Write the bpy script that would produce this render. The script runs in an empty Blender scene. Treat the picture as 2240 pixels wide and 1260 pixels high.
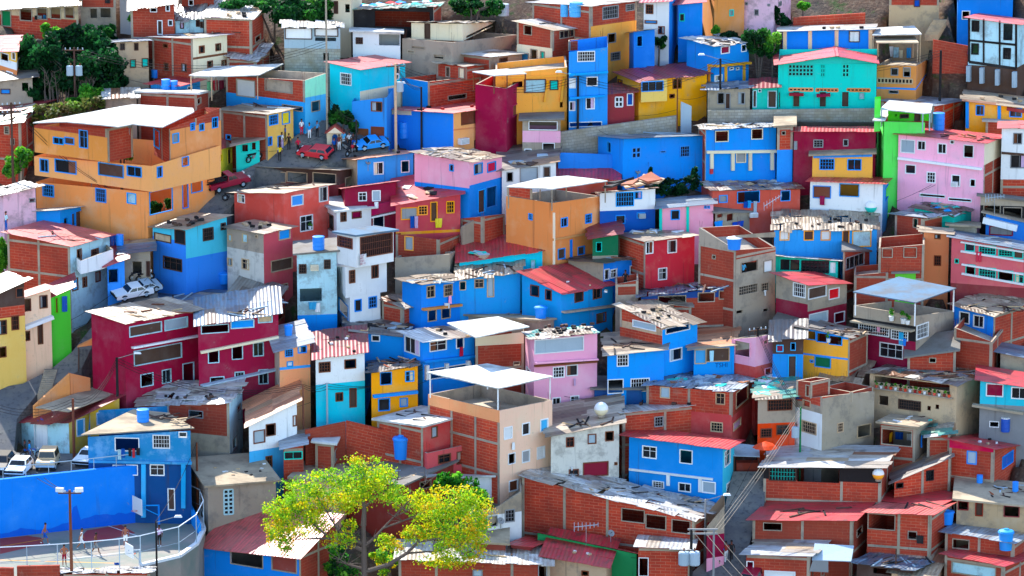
import bpy, math, random
from mathutils import Vector as V, Matrix
from mathutils.bvhtree import BVHTree
random.seed(7)
sc = bpy.context.scene
COL = sc.collection
# ---------------------------------------------------------------- camera model
F = 8500.0; PITCH = math.radians(12.0); DIST = 340.0
CAM = V((0, -DIST*math.cos(PITCH), 40 + DIST*math.sin(PITCH)))
FW = V((0, math.cos(PITCH), -math.sin(PITCH))); UP = V((0, math.sin(PITCH), math.cos(PITCH))); RT = V((1, 0, 0))
SLOPE = math.tan(math.radians(28))
def ray(px, py): return FW + RT*((px-1120)/F) - UP*((py-630)/F)
def atY(px, py, Y):
    r = ray(px, py); return CAM + r*((Y-CAM.y)/r.y)
def atZ(px, py, z):
    r = ray(px, py); return CAM + r*((z-CAM.z)/r.z)
def ground(px, py):
    r = ray(px, py); t = (40 + CAM.y*SLOPE - CAM.z)/(r.z - r.y*SLOPE); return CAM + r*t
def ontoplane(px, py, p, n):
    r = ray(px, py); return CAM + r*((p-CAM).dot(n)/r.dot(n))
def proj(p):
    d = p-CAM; k = F/d.dot(FW); return 1120+d.x*k, 630-d.dot(UP)*k
# ---------------------------------------------------------------- materials
def lin(c): return tuple(((x/255)/12.92 if x/255 <= .04045 else ((x/255+.055)/1.055)**2.4) for x in c)
PAL = dict(blue=(0,130,226), navy=(4,76,172), sky=(4,142,220), cyan=(56,194,216), aqua=(8,198,220), pale=(178,214,222), white=(228,228,226),
 bluewash=(40,130,188), deepblue=(20,70,135), orange=(240,162,94), peach=(243,200,160), ochre=(248,170,38), yellow=(243,196,84), lemon=(238,214,30), pink=(248,168,188),
 palepink=(232,186,200), coral=(206,86,72), salmon=(228,106,94), maroon=(144,8,44), crimson=(162,12,58), concrete=(166,150,128), tan=(196,166,128), block=(170,165,155),
 green=(70,205,30), lime=(98,238,96), teal=(4,196,178), mint=(140,225,190), wood=(84,60,48), zinc=(160,176,186), cream=(230,214,178), dark=(34,30,30),
 brown=(120,70,45), red=(205,36,48), brickred=(150,60,48), black=(24,24,28), grey=(140,140,140), dgreen=(20,110,70), umber=(220,144,84), pgreen=(20,160,90),
 lblue=(66,166,220), terracotta=(225,90,50), whitewash=(205,198,184), trimblue=(36,140,226), lilac=(205,170,200))
MATS = {}
def nodemat(name, rough=.8):
    m = bpy.data.materials.new(name); m.use_nodes = True
    b = m.node_tree.nodes['Principled BSDF']; b.inputs['Roughness'].default_value = rough
    b.inputs['Specular IOR Level'].default_value = .2
    MATS[name] = m
    return m, m.node_tree, b
def N(t, ty, **kw):
    n = t.nodes.new(ty)
    for k, v in kw.items(): setattr(n, k, v)
    return n
def mixc(t, fac, a, b, mode='MIX'):
    m = N(t, 'ShaderNodeMix', data_type='RGBA', blend_type=mode)
    for i, x in ((0, fac), (6, a), (7, b)):
        if hasattr(x, 'is_output'): t.links.new(x, m.inputs[i])
        else: m.inputs[i].default_value = x if i == 0 else (tuple(x)+(1,) if len(x) == 3 else x)
    return m.outputs[2]
def noise(t, vec, scale, detail=4, rough=.6):
    n = N(t, 'ShaderNodeTexNoise'); n.inputs['Scale'].default_value = scale; n.inputs['Detail'].default_value = detail
    n.inputs['Roughness'].default_value = rough
    if vec is not None: t.links.new(vec, n.inputs['Vector'])
    return n.outputs['Fac']
def ramp(t, fac, a, b, ca=(0,0,0,1), cb=(1,1,1,1)):
    r = N(t, 'ShaderNodeValToRGB'); e = r.color_ramp.elements
    e[0].position = a; e[0].color = ca; e[1].position = b; e[1].color = cb
    t.links.new(fac, r.inputs[0]); return r.outputs[0]
def mapping(t, vec, scale):
    m = N(t, 'ShaderNodeMapping'); m.inputs['Scale'].default_value = scale; t.links.new(vec, m.inputs[0]); return m.outputs[0]
def bump(t, b, h, dist, s=.6):
    n = N(t, 'ShaderNodeBump'); n.inputs['Strength'].default_value = s; n.inputs['Distance'].default_value = dist
    t.links.new(h, n.inputs['Height']); t.links.new(n.outputs[0], b.inputs['Normal'])
SAT = 1.0
def mat(name):
    if name in MATS: return MATS[name]
    if name == 'brick':
        m, t, b = nodemat(name, .9)
        uv = N(t, 'ShaderNodeUVMap').outputs[0]; geo = N(t, 'ShaderNodeNewGeometry').outputs['Position']
        br = N(t, 'ShaderNodeTexBrick'); br.inputs['Scale'].default_value = 1.0
        br.inputs['Brick Width'].default_value = .8; br.inputs['Row Height'].default_value = .25
        br.inputs['Mortar Size'].default_value = .018; br.inputs['Mortar Smooth'].default_value = .3; br.inputs['Bias'].default_value = -.1
        br.inputs['Color1'].default_value = lin((206,70,42))+(1,); br.inputs['Color2'].default_value = lin((180,56,38))+(1,)
        br.inputs['Mortar'].default_value = lin((206,128,98))+(1,)
        t.links.new(uv, br.inputs['Vector'])
        n1 = ramp(t, noise(t, geo, .35, 6), .4, .66); c = mixc(t, n1, br.outputs[0], mixc(t, .6, br.outputs[0], lin((118,50,38))))
        c = mixc(t, mixc(t, .8, ramp(t, noise(t, geo, 1.1, 6), .48, .62), (0, 0, 0)), c, lin((176, 62, 42)))
        oi = N(t, 'ShaderNodeObjectInfo').outputs['Random']; c = mixc(t, oi, c, mixc(t, .72, c, lin((134, 60, 44))))
        n2 = ramp(t, noise(t, geo, .8, 7, .7), .60, .68); c = mixc(t, mixc(t, .7, n2, (0,0,0)), c, lin((168,132,110)))
        t.links.new(c, b.inputs['Base Color']); bump(t, b, br.outputs['Fac'], -.012); return m
    if name == 'block':
        m, t, b = nodemat(name, .9)
        uv = N(t, 'ShaderNodeUVMap').outputs[0]; geo = N(t, 'ShaderNodeNewGeometry').outputs['Position']
        br = N(t, 'ShaderNodeTexBrick'); br.inputs['Scale'].default_value = 1.0
        br.inputs['Brick Width'].default_value = .55; br.inputs['Row Height'].default_value = .27; br.inputs['Mortar Size'].default_value = .015
        br.inputs['Color1'].default_value = lin((172,166,152))+(1,); br.inputs['Color2'].default_value = lin((150,146,136))+(1,); br.inputs['Mortar'].default_value = lin((118,112,104))+(1,)
        t.links.new(uv, br.inputs['Vector'])
        c = mixc(t, ramp(t, noise(t, geo, .8), .4, .7), br.outputs[0], lin((140,128,106)))
        t.links.new(c, b.inputs['Base Color']); bump(t, b, br.outputs['Fac'], -.01); return m
    if name == 'metal':       # roofing sheets: colour from the sheet, ribs from the uv
        m, t, b = nodemat(name, .42); b.inputs['Specular IOR Level'].default_value = .5
        uv = N(t, 'ShaderNodeUVMap').outputs[0]; at = N(t, 'ShaderNodeVertexColor', layer_name='Col').outputs[0]
        geo = N(t, 'ShaderNodeNewGeometry').outputs['Position']
        st = noise(t, mapping(t, uv, (2.2, .35, 1)), 1.6, 5, .7)
        c = mixc(t, ramp(t, st, .42, .68), at, mixc(t, .7, at, lin((112,80,58))))
        c = mixc(t, ramp(t, noise(t, geo, .9, 7), .56, .68), c, mixc(t, .62, c, lin((66,54,48))))
        wv = N(t, 'ShaderNodeTexWave', wave_type='BANDS', bands_direction='X'); wv.inputs['Scale'].default_value = 1.05
        t.links.new(uv, wv.inputs['Vector'])
        c = mixc(t, wv.outputs['Fac'], mixc(t, .75, c, (0, 0, 0), 'MIX') if False else mixc(t, .18, c, (.02, .02, .02)), c)
        t.links.new(c, b.inputs['Base Color']); bump(t, b, wv.outputs['Fac'], .035, .8); return m
    if name == 'slabtop':     # weathered concrete / felt roof, colour from attribute
        m, t, b = nodemat(name, .9)
        at = N(t, 'ShaderNodeVertexColor', layer_name='Col').outputs[0]; geo = N(t, 'ShaderNodeNewGeometry').outputs['Position']
        c = mixc(t, ramp(t, noise(t, geo, .45, 7), .42, .62), at, mixc(t, .55, at, lin((96,84,70))))
        c = mixc(t, ramp(t, noise(t, geo, 3.0, 6), .55, .75), c, mixc(t, .3, c, (.03, .03, .03)))
        t.links.new(c, b.inputs['Base Color']); return m
    if name == 'leaf':
        m, t, b = nodemat(name, .55)
        at = N(t, 'ShaderNodeVertexColor', layer_name='Col').outputs[0]
        t.links.new(at, b.inputs['Base Color'])
        tr = N(t, 'ShaderNodeBsdfTranslucent'); t.links.new(at, tr.inputs[0])
        mx = N(t, 'ShaderNodeMixShader'); mx.inputs[0].default_value = .5
        t.links.new(b.outputs[0], mx.inputs[1]); t.links.new(tr.outputs[0], mx.inputs[2])
        t.links.new(mx.outputs[0], t.nodes['Material Output'].inputs[0]); return m
    if name == 'glass':
        m, t, b = nodemat(name, .12); b.inputs['Base Color'].default_value = lin((20,26,32))+(1,); b.inputs['Specular IOR Level'].default_value = .4; return m
    if name == 'earth':
        m, t, b = nodemat(name, .95); geo = N(t, 'ShaderNodeNewGeometry').outputs['Position']
        c = mixc(t, ramp(t, noise(t, geo, .25, 6), .4, .62), lin((88,64,48)), lin((74,66,58)))
        c = mixc(t, ramp(t, noise(t, geo, .6, 6), .56, .66), c, lin((58,78,36)))
        c = mixc(t, ramp(t, noise(t, geo, 2.5, 5), .5, .7), c, lin((112,94,76)))
        t.links.new(c, b.inputs['Base Color']); bump(t, b, noise(t, geo, 3, 5), .2); return m
    if name == 'asphalt':
        m, t, b = nodemat(name, .9); geo = N(t, 'ShaderNodeNewGeometry').outputs['Position']
        c = mixc(t, ramp(t, noise(t, geo, .35, 6), .38, .65), lin((92,92,94)), lin((124,118,108)))
        c = mixc(t, ramp(t, noise(t, geo, 2.5, 6), .52, .7), c, lin((70,70,72)))
        t.links.new(c, b.inputs['Base Color']); return m
    if name == 'court':
        m, t, b = nodemat(name, .9); geo = N(t, 'ShaderNodeNewGeometry').outputs['Position']
        c = mixc(t, ramp(t, noise(t, geo, .3, 6), .38, .65), lin((112,122,112)), lin((146,134,124)))
        t.links.new(c, b.inputs['Base Color']); return m
    if name.startswith('gloss_'):
        m, t, b = nodemat(name, .42); b.inputs['Base Color'].default_value = lin(PAL[name[6:]])+(1,); b.inputs['Specular IOR Level'].default_value = .5; return m
    # painted plaster
    m, t, b = nodemat(name, .85)
    base = lin(PAL[name]); geo = N(t, 'ShaderNodeNewGeometry').outputs['Position']
    g = sum(base)/3
    fade = tuple(min(.8, x*(.84 if base[2] < base[0]*1.6 else .92)+(g*.1+.025)*(1 if base[2] < base[0]*1.6 else .35)) for x in base); dirt = tuple(x*.8+.01*y for x, y in zip(base, (1,.8,.6)))
    oi = N(t, 'ShaderNodeObjectInfo').outputs['Random']
    hs = N(t, 'ShaderNodeHueSaturation')
    for k_, a_, b_ in (('Hue', .485, .505), ('Saturation', .95, 1.08), ('Value', .82, 1.1)):
        mr = N(t, 'ShaderNodeMapRange'); mr.inputs['To Min'].default_value = a_; mr.inputs['To Max'].default_value = b_
        fr = N(t, 'ShaderNodeMath', operation='FRACT'); ml = N(t, 'ShaderNodeMath', operation='MULTIPLY'); ml.inputs[1].default_value = {'Hue': 7.3, 'Saturation': 13.7, 'Value': 3.1}[k_]
        t.links.new(oi, ml.inputs[0]); t.links.new(ml.outputs[0], fr.inputs[0]); t.links.new(fr.outputs[0], mr.inputs['Value']); t.links.new(mr.outputs[0], hs.inputs[k_])
    hs.inputs['Color'].default_value = tuple(base)+(1,)
    n1 = noise(t, geo, .45, 6); c = mixc(t, ramp(t, n1, .48, .74), hs.outputs[0], fade)
    n2 = noise(t, mapping(t, geo, (1.4, 1.4, .22)), 1.3, 6, .7); c = mixc(t, ramp(t, n2, .56, .8), c, dirt)
    n3 = noise(t, geo, 6, 6); c = mixc(t, ramp(t, n3, .6, .78), c, tuple(x*.75 for x in base))
    pe = noise(t, geo, .9, 8, .75); c = mixc(t, mixc(t, .7, ramp(t, pe, .645, .665), (0, 0, 0)), c, lin((150, 138, 124)))
    st = noise(t, mapping(t, geo, (2.6, 2.6, .12)), 1.0, 4, .6); c = mixc(t, mixc(t, .35, ramp(t, st, .62, .8), (0, 0, 0)), c, lin((60, 52, 46)))
    if name in ('bluewash', 'whitewash', 'palepink', 'pale', 'concrete', 'tan'):
        n4 = ramp(t, noise(t, geo, .7, 6, .7), .5, .62)
        c = mixc(t, mixc(t, .55, n4, (0,0,0)), c, lin((104,98,92)) if name != 'bluewash' else lin((128,176,212)))
    t.links.new(c, b.inputs['Base Color']); bump(t, b, n3, .02, .3)
    return m
# ---------------------------------------------------------------- mesh builder
class MB:
    def __init__(s): s.v = []; s.f = []; s.m = []; s.uv = []; s.c = []; s.mats = []; s.smooth = False
    def mi(s, n):
        if n not in s.mats: s.mats.append(n)
        return s.mats.index(n)
    def poly(s, pts, m, uv=None, col=None):
        k = len(s.v); s.v += [tuple(p) for p in pts]; s.f.append(tuple(range(k, k+len(pts)))); s.m.append(s.mi(m))
        s.uv.append(uv or [(p[0], p[2]+p[1]) for p in pts]); s.c.append(col or (1, 1, 1))
    def hexa(s, b, t, m, col=None):     # bottom ring, top ring (same count), closed
        n = len(b); cb = sum((V(p) for p in b), V())/n; ct = sum((V(p) for p in t), V())/n
        fs = [list(reversed(b)), list(t)]+[[b[i], b[(i+1) % n], t[(i+1) % n], t[i]] for i in range(n)]
        cc = (cb+ct)/2
        for f in fs:
            f = [V(p) for p in f]; nn = (f[1]-f[0]).cross(f[2]-f[0]); ce = sum(f, V())/len(f)
            if nn.dot(ce-cc) < 0: f.reverse()
            e = (f[1]-f[0]); e = e.normalized() if e.length > 1e-6 else V((1,0,0))
            g = nn.normalized().cross(e) if nn.length > 1e-9 else V((0,0,1))
            s.poly(f, m, [(q.dot(e), q.dot(g)) for q in f], col)
    def box(s, c, sx, sy, sz, m, rz=0, col=None):       # c = centre of the bottom
        c = V(c); x = V((math.cos(rz), math.sin(rz), 0))*sx/2; y = V((-math.sin(rz), math.cos(rz), 0))*sy/2
        r = [c-x-y, c+x-y, c+x+y, c-x+y]; s.hexa(r, [p+V((0,0,sz)) for p in r], m, col)
    def bar(s, a, b, w, h, m, n=None, col=None):        # bar from a to b; w across, h along normal n
        a = V(a); b = V(b); d = (b-a).normalized()
        n = V(n) if n is not None else (V((0,0,1)) if abs(d.z) < .9 else V((0,-1,0)))
        q = d.cross(n).normalized()*w/2; n = q.cross(d).normalized()*h/2
        s.hexa([a-q-n, a+q-n, a+q+n, a-q+n], [b-q-n, b+q-n, b+q+n, b-q+n], m, col)
    def tube(s, a, b, r0, r1, m, seg=8, col=None):
        a = V(a); b = V(b); d = (b-a).normalized(); x = d.orthogonal().normalized(); y = d.cross(x)
        A = []; B = []
        for i in range(seg):
            w = x*math.cos(2*math.pi*i/seg)+y*math.sin(2*math.pi*i/seg); A.append(a+w*r0); B.append(b+w*r1)
        s.hexa(A, B, m, col)
    def lathe(s, c, prof, m, seg=16, col=None, axis=None):
        c = V(c); rings = []
        for r, z in prof: rings.append([c+V((r*math.cos(2*math.pi*i/seg), r*math.sin(2*math.pi*i/seg), z)) for i in range(seg)])
        for a, b in zip(rings, rings[1:]):
            for i in range(seg): s.poly([a[i], a[(i+1) % seg], b[(i+1) % seg], b[i]], m, None, col)
    def build(s, name, parent=None, smooth=None):
        if not s.f: return None
        me = bpy.data.meshes.new(name); me.from_pydata(s.v, [], s.f)
        for n in s.mats: me.materials.append(mat(n))
        me.polygons.foreach_set('material_index', s.m)
        uv = me.uv_layers.new(name='UVMap'); flat = [x for f in s.uv for p in f for x in p]; uv.data.foreach_set('uv', flat)
        ca = me.color_attributes.new('Col', 'FLOAT_COLOR', 'CORNER')
        ca.data.foreach_set('color', [x for f, c in zip(s.f, s.c) for _ in f for x in (c[0], c[1], c[2], 1)])
        if smooth: me.polygons.foreach_set('use_smooth', [True]*len(me.polygons))
        o = bpy.data.objects.new(name, me); COL.objects.link(o)
        if parent is not None:
            o.parent = parent; o.matrix_parent_inverse = parent.matrix_basis.inverted()
        return o
def tag(o, label, cat, group=None, kind=None):
    if label: o['label'] = label
    if cat: o['category'] = cat
    if group: o['group'] = group
    if kind: o['kind'] = kind
    return o
def empty(name, loc, label, cat, group=None):
    o = bpy.data.objects.new(name, None); COL.objects.link(o); o.location = loc; o.empty_display_size = .2
    return tag(o, label, cat, group)
# ---------------------------------------------------------------- roofs
RP = dict(white=[(208,208,202),(182,186,188),(196,190,178),(170,160,146)], beige=[(172,154,128),(150,134,112),(186,170,146),(132,116,96)],
 zinc=[(150,164,174),(128,142,154),(170,180,188),(112,124,136)], rust=[(160,122,86),(134,84,56),(176,152,120),(116,96,80),(186,172,150)],
 red=[(198,40,54),(188,34,50),(206,52,62)], maroon=[(142,22,44),(132,20,42),(152,28,48)], pink=[(206,84,82),(196,74,76),(214,96,92)],  # pink: red roofing with its paling in sunlight put into the colour
 grey=[(122,118,112),(102,100,98),(142,136,126),(88,86,86)], bluegrey=[(84,112,134),(70,98,122),(102,126,144),(132,144,152)],
 dark=[(78,70,64),(98,88,78),(62,60,62),(120,108,92)], mixed=[(166,150,126),(140,146,150),(134,92,64),(196,188,174),(96,90,86),(70,140,132)],
 green=[(180,170,152),(56,160,142),(156,142,120),(214,212,206),(40,140,132)], orange=[(204,130,88),(190,114,76),(212,152,112)])
def jit(c, a=.08):
    k = 1+random.uniform(-a, a); return tuple(min(.82, x*k) for x in lin(c))
def roof_mesh(mb, Lc, Mc, Rc, Bc, style, pal, ov=.35):
    """Mc near corner, Lc left, Rc right, Bc back; bilinear sheet roof."""
    def pt(u, v, dz=0):      # u along M->L, v along M->R
        p = Mc*(1-u)*(1-v)+Lc*u*(1-v)+Rc*(1-u)*v+Bc*u*v; return p+V((0, 0, dz))
    wl = max((Lc-Mc).length, .3); dl = max((Rc-Mc).length, .3)
    u0 = -ov/wl; u1 = 1+ov/wl; v0 = -ov/dl; v1 = 1+ov/dl
    P = RP[pal]
    # ribs run down the slope
    nL = (Lc.z-Mc.z)/wl; nR = (Rc.z-Mc.z)/dl
    alongL = abs(nL) > abs(nR)
    if style == 'slab':
        c = [pt(u0, v0, .02), pt(u1, v0, .02), pt(u1, v1, .02), pt(u0, v1, .02)]
        mb.hexa(c, [p+V((0, 0, .16)) for p in c], 'slabtop', lin(P[0])); return
    A, Bn = (dl, wl) if alongL else (wl, dl)   # A across ribs, Bn along ribs
    sw = 1.0 if style != 'patch' else .9; sl = 3.2 if style != 'patch' else 1.7
    if style == 'tile': sw = 1.6; sl = 2.4
    na = max(1, round((A+2*ov)/sw)); nb = max(1, round((Bn+2*ov)/sl))
    j = dict(sheet=.06, tile=.0, patch=.2)[style]
    seam = 0 if style != 'patch' else 1
    for i in range(na):
        for k in range(nb):
            a0 = i/na; a1 = (i+1)/na; b0 = k/nb; b1 = (k+1)/nb
            edge = lambda x: x
            ja = (j/na if seam else 0); jb = j/nb
            a0 -= .04/na; a1 += .05/na; b0 -= .05/nb; b1 += .05/nb
            b0 += random.uniform(-jb, jb); b1 += random.uniform(-jb, jb); a0 += random.uniform(-ja, ja); a1 += random.uniform(-ja, ja)
            dz = .03+random.uniform(0, .03 if not seam else .08)+.012*((i+k) % 2)
            tl = random.uniform(-.08, .08) if seam else random.uniform(-.015, .015)
            col = jit(random.choice(P), .3 if seam else (.2 if style == 'sheet' else .07))
            if style == 'sheet' and pal not in ('red', 'maroon') and random.random() < .1: col = jit(random.choice(RP['rust']), .2)
            def q(a, b, e=0):
                u, v = (b, a) if alongL else (a, b)
                return pt(u0+(u1-u0)*u, v0+(v1-v0)*v, dz+e)
            c = [q(a0, b0, tl), q(a1, b0, -tl), q(a1, b1, tl), q(a0, b1, -tl)]
            top = [p+V((0, 0, .03)) for p in c]
            # top face with metre uvs (x across ribs)
            uvs = [(a0*A, b0*Bn), (a1*A, b0*Bn), (a1*A, b1*Bn), (a0*A, b1*Bn)]
            n = (top[1]-top[0]).cross(top[2]-top[0])
            if n.z < 0: top.reverse(); uvs.reverse(); c.reverse()
            mb.poly(top, 'metal', uvs, col); mb.poly(list(reversed(c)), 'metal', None, tuple(x*.8 for x in col))
            for m in range(4): mb.poly([c[m], c[(m+1) % 4], top[(m+1) % 4], top[m]], 'metal', [(0, 0), (.05, 0), (.05, .05), (0, .05)], col)
# ---------------------------------------------------------------- houses
HS = {}; CARVE = []
class Box: pass
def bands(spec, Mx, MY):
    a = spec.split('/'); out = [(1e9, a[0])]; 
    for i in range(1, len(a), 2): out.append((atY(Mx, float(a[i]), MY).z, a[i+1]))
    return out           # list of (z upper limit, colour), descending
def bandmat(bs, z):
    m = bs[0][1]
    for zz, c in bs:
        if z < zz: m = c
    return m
def wallface(mb, M, u, w, z0, zt0, zt1, bs, holes, n, flip, inner=.14):
    ss = sorted({0.0, w, *[min(max(x, 0), w) for h in holes for x in h[:2]]})
    zmin = min(zt0, zt1); zmax = max(zt0, zt1)
    zs = sorted({z0, zmax, *[min(max(x, z0), zmax) for h in holes for x in h[2:4]], *[min(max(b[0], z0), zmax) for b in bs if b[0] < 1e8]})
    top = lambda s: zt0+(zt1-zt0)*s/w
    P = lambda s, z: V((M.x+u.x*s, M.y+u.y*s, z))
    for a, b in zip(ss, ss[1:]):
        if b-a < 1e-4: continue
        for c, d in zip(zs, zs[1:]):
            if d-c < 1e-4: continue
            sm = (a+b)/2; zm = (c+d)/2
            if any(h[0] < sm < h[1] and h[2] < zm < h[3] for h in holes): continue
            ca, cb, da, db = min(c, top(a)), min(c, top(b)), min(d, top(a)), min(d, top(b))
            if da-ca < 1e-4 and db-cb < 1e-4: continue
            q = [(a, ca), (b, cb), (b, db), (a, da)]
            if da-ca < 1e-4: q = q[:3]
            elif db-cb < 1e-4: q = [q[0], q[1], q[3]]
            if flip: q.reverse()
            mb.poly([P(*x) for x in q], bandmat(bs, zm), q)
    for h in holes:      # reveals
        a, b, c, d = h[:4]; m = bandmat(bs, (c+d)/2); i = -n*inner
        r = [P(a, c), P(b, c), P(b, d), P(a, d)]
        for k in range(4):
            p, q = r[k], r[(k+1) % 4]; f = [p, q, q+i, p+i]
            if flip: f.reverse()
            mb.poly(f, m, [(0, 0), (1, 0), (1, .2), (0, .2)])
GLASSC = ['glass', 'glass', 'glass', 'dark', 'dark', 'glass']
def window(par, M, u, n, s0, s1, z0, z1, ty, fc, c):
    P = lambda s, z, o=0: V((M.x+u.x*s, M.y+u.y*s, z))+n*o
    f = MB(); t = .07 if ty != 'o' else .06
    w = s1-s0; h = z1-z0; nm = 'window'
    if fc:
        for a, b in (((s0-t/2, z0), (s1+t/2, z0)), ((s0-t/2, z1), (s1+t/2, z1))): f.bar(P(*a, .0), P(*b, .0), t*1.2, .12, fc, n)
        for s in (s0, s1): f.bar(P(s, z0+t*.6, .001), P(s, z1-t*.6, .001), t*1.2, .115, fc, n)
    mc = fc or 'wood'
    if ty == 'w' and random.random() < .6:
        k = max(1, round(w/.75))
        for i in range(1, k+1 if k > 1 else 2):
            if k == 1 and i == 1: s = s0+w/2
            else: s = s0+w*i/(k+0 if k > 1 else 2)
            if s < s1-.05: f.bar(P(s, z0, -.07), P(s, z1, -.07), .035, .05, mc, n)
        if h > .7 and random.random() < .5: f.bar(P(s0, z0+h*.6, -.072), P(s1, z0+h*.6, -.072), .035, .045, mc, n)
    if ty == 'g':
        k = max(3, int(w/.22))
        for i in range(1, k): s = s0+w*i/k; f.bar(P(s, z0, -.02), P(s, z1, -.02), .03, .03, c or mc, n)
        for q in (.33, .66): f.bar(P(s0, z0+h*q, -.03), P(s1, z0+h*q, -.03), .03, .03, c or mc, n)
    if ty == 'v':
        k = max(2, int(w/.32)); kk = max(1, int(h/.32))
        for i in range(k+1): s = s0+w*i/k; f.bar(P(s, z0, -.03), P(s, z1, -.03), .12, .1, c or 'teal', n)
        for i in range(kk+1): z = z0+h*i/kk; f.bar(P(s0, z, -.032), P(s1, z, -.032), .12, .098, c or 'teal', n)
    if ty == 'D': nm = 'door'
    if ty == 's' and c not in ('zinc', 'black', 'lemon', 'white', 'red', 'lblue', 'green', 'pale', 'lilac', 'maroon', 'grey', 'sky', 'pgreen', 'wood', 'cyan'): nm = 'shutter'
    o = f.build(nm, par)
    pane = MB(); pm = c if ty in 'sD' and c else ('wood' if ty == 'D' else random.choice(GLASSC))
    if ty != 'o':
        d = -.12 if ty not in 's' else -.05
        pane.poly([P(s0, z0, d), P(s1, z0, d), P(s1, z1, d), P(s0, z1, d)] if u.cross(V((0, 0, 1))).dot(n) > 0 else [P(s1, z0, d), P(s0, z0, d), P(s0, z1, d), P(s1, z1, d)], pm)
        if ty == 'w' and random.random() < .38 and w > .4:   # half-drawn curtain behind the glass
            a, b = (s0, s0+w*.4) if random.random() < .5 else (s1-w*.4, s1)
            pane.bar(P(a, (z0+z1)/2, -.108), P(b, (z0+z1)/2, -.108), h*.98, .012, random.choice(['grey', 'cream', 'zinc', 'lilac', 'brown']), n)
        pane.build('pane' if nm == 'window' else ('panel'), o or par)
def mkbox(xs, ys, yb, th, col, roof, win='', fc='white', Y=None, par=None, yB=None, d=None, w=None, ov=.35, ext=4.6, rnd=None, name='walls', frame=True):
    xl, xm, xr = xs; yL, yM, yR = ys; th = math.radians(th)
    B = Box(); M = ground(xm, yb) if Y is None else atY(xm, yb, Y)
    zM = atY(xm, yM, M.y).z; H = max(zM-M.z, .5)
    uL = V((-math.cos(th), math.sin(th), 0)); uR = V((math.sin(th), math.cos(th), 0))
    def solve(u, x):
        D0 = (M-CAM).dot(FW)+(V((0,0,H/2))).dot(FW); den = F*u.x-(x-1120)*u.dot(FW)
        return ((x-1120)*D0-F*M.x)/den if abs(den) > 1e-6 else -1
    vd = V((M.x-CAM.x, M.y-CAM.y, 0)).normalized()
    dd = d or min(9, max(4, H/SLOPE*.85))
    if yB is not None and not d: dd = min(11, max(3, (yM-yB)*(M-CAM).dot(FW)/F/(-ray(xm, yM).normalized().z+.14)))
    hidL = xm-xl < 9; hidR = xr-xm < 9
    if hidL: uL = vd; W = w or dd
    else:
        W = solve(uL, xl)
        if not .2 < W < 40: W = 40 if W > 40 or W < 0 else .2
    if hidR: uR = vd; D = d or dd
    else:
        D = solve(uR, xr)
        if not .2 < D < 40: D = 40 if D > 40 or D < 0 else .2
    autoL = autoR = False
    if not hidL and (w or (W < 5 and xm-xl < 42 and xr-xm > 1.5*(xm-xl))):
        q = atY(xl, yb, M.y+(w or 5.5)); q.z = M.z; uL = (q-M); W = uL.length; uL.normalize(); autoL = not w
    if not hidR and (d or (D < 5 and xr-xm < 42 and xm-xl > 1.5*(xr-xm))):
        q = atY(xr, yb, M.y+(d or 5.5)); q.z = M.z; uR = (q-M); D = uR.length; uR.normalize(); autoR = not d
    def zat(p, y):
        x = proj(V((p.x, p.y, zM)))[0]; return atY(x, y, p.y).z
    if autoL and Y is None: yL = None
    if autoR and Y is None: yR = None
    if not hidR and yR is not None and yR < yM-6 and xr-xm < 62:
        while D > 2.2 and zat(M+uR*D, yR)-zM < -.35: D *= .93
    if not hidL and yL is not None and yL < yM-6 and xm-xl < 62:
        while W > 2.2 and zat(M+uL*W, yL)-zM < -.35: W *= .93
    L = M+uL*W; R = M+uR*D
    zL = zat(L, yL) if yL is not None and not hidL else None
    zR = zat(R, yR) if yR is not None and not hidR else None
    Bk = M+uL*W+uR*D
    if yB is not None:
        zB = zat(Bk, yB); zB = min(max(zB, zM-1.0), zM+3.5)
        if hidR: zL = zL if zL is not None else zM; zR = zB-zL+zM
        elif hidL: zR = zR if zR is not None else zM; zL = zB-zR+zM
    tilt = .1 if roof[0] in ('sheet', 'patch', 'tile') else .0
    if zL is None: zL = zM+(tilt*W if yB is None else 0)
    if zR is None: zR = zM+(tilt*D if yB is None else 0)
    zL = min(max(zL, zM-3.5), zM+4.5); zR = min(max(zR, zM-3.5), zM+4.5)
    zBk = zL+zR-zM
    B.M, B.uL, B.uR, B.W, B.D, B.zM, B.xm = M, uL, uR, W, D, zM, xm
    zb = M.z-(ext if Y is None else 0); B.zb = zb
    nL = V((-uL.y, uL.x, 0))*(1 if uL.x < 0 else 1); nL = V((-uL.y, uL.x, 0)); nL = nL if nL.x < 0 or (abs(nL.x) < .2 and nL.y < 0) else -nL
    if hidL: nL = V((-1, 0, 0))
    nR = V((uR.y, -uR.x, 0)); nR = nR if nR.x > 0 or (abs(nR.x) < .2 and nR.y < 0) else -nR
    if hidR: nR = V((1, 0, 0))
    B.nL, B.nR = nL, nR
    cl = col.split('|'); bL = bands(cl[0], xm, M.y); bR = bands(cl[-1], xm, M.y)
    hl, hr = [], []
    for ws in [x for x in win.split(';') if x.strip()]:
        q = ws.split(); x, y, wd, hh = map(float, q[:4]); ty = q[4] if len(q) > 4 else 'w'; c = q[5] if len(q) > 5 else None
        left = (x < xm and not hidL) or hidR
        u, n, mx = (uL, nL, W) if left else (uR, nR, D)
        pts = [ontoplane(a, b, M, n) for a, b in ((x-wd/2, y), (x+wd/2, y), (x, y-hh/2), (x, y+hh/2))]
        ss = sorted((p-M).dot(u) for p in pts[:2]); zz = sorted(p.z for p in pts[2:])
        s0, s1 = max(ss[0], .06), min(ss[1], mx-.06); z0 = max(zz[0], zb+.05)
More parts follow.
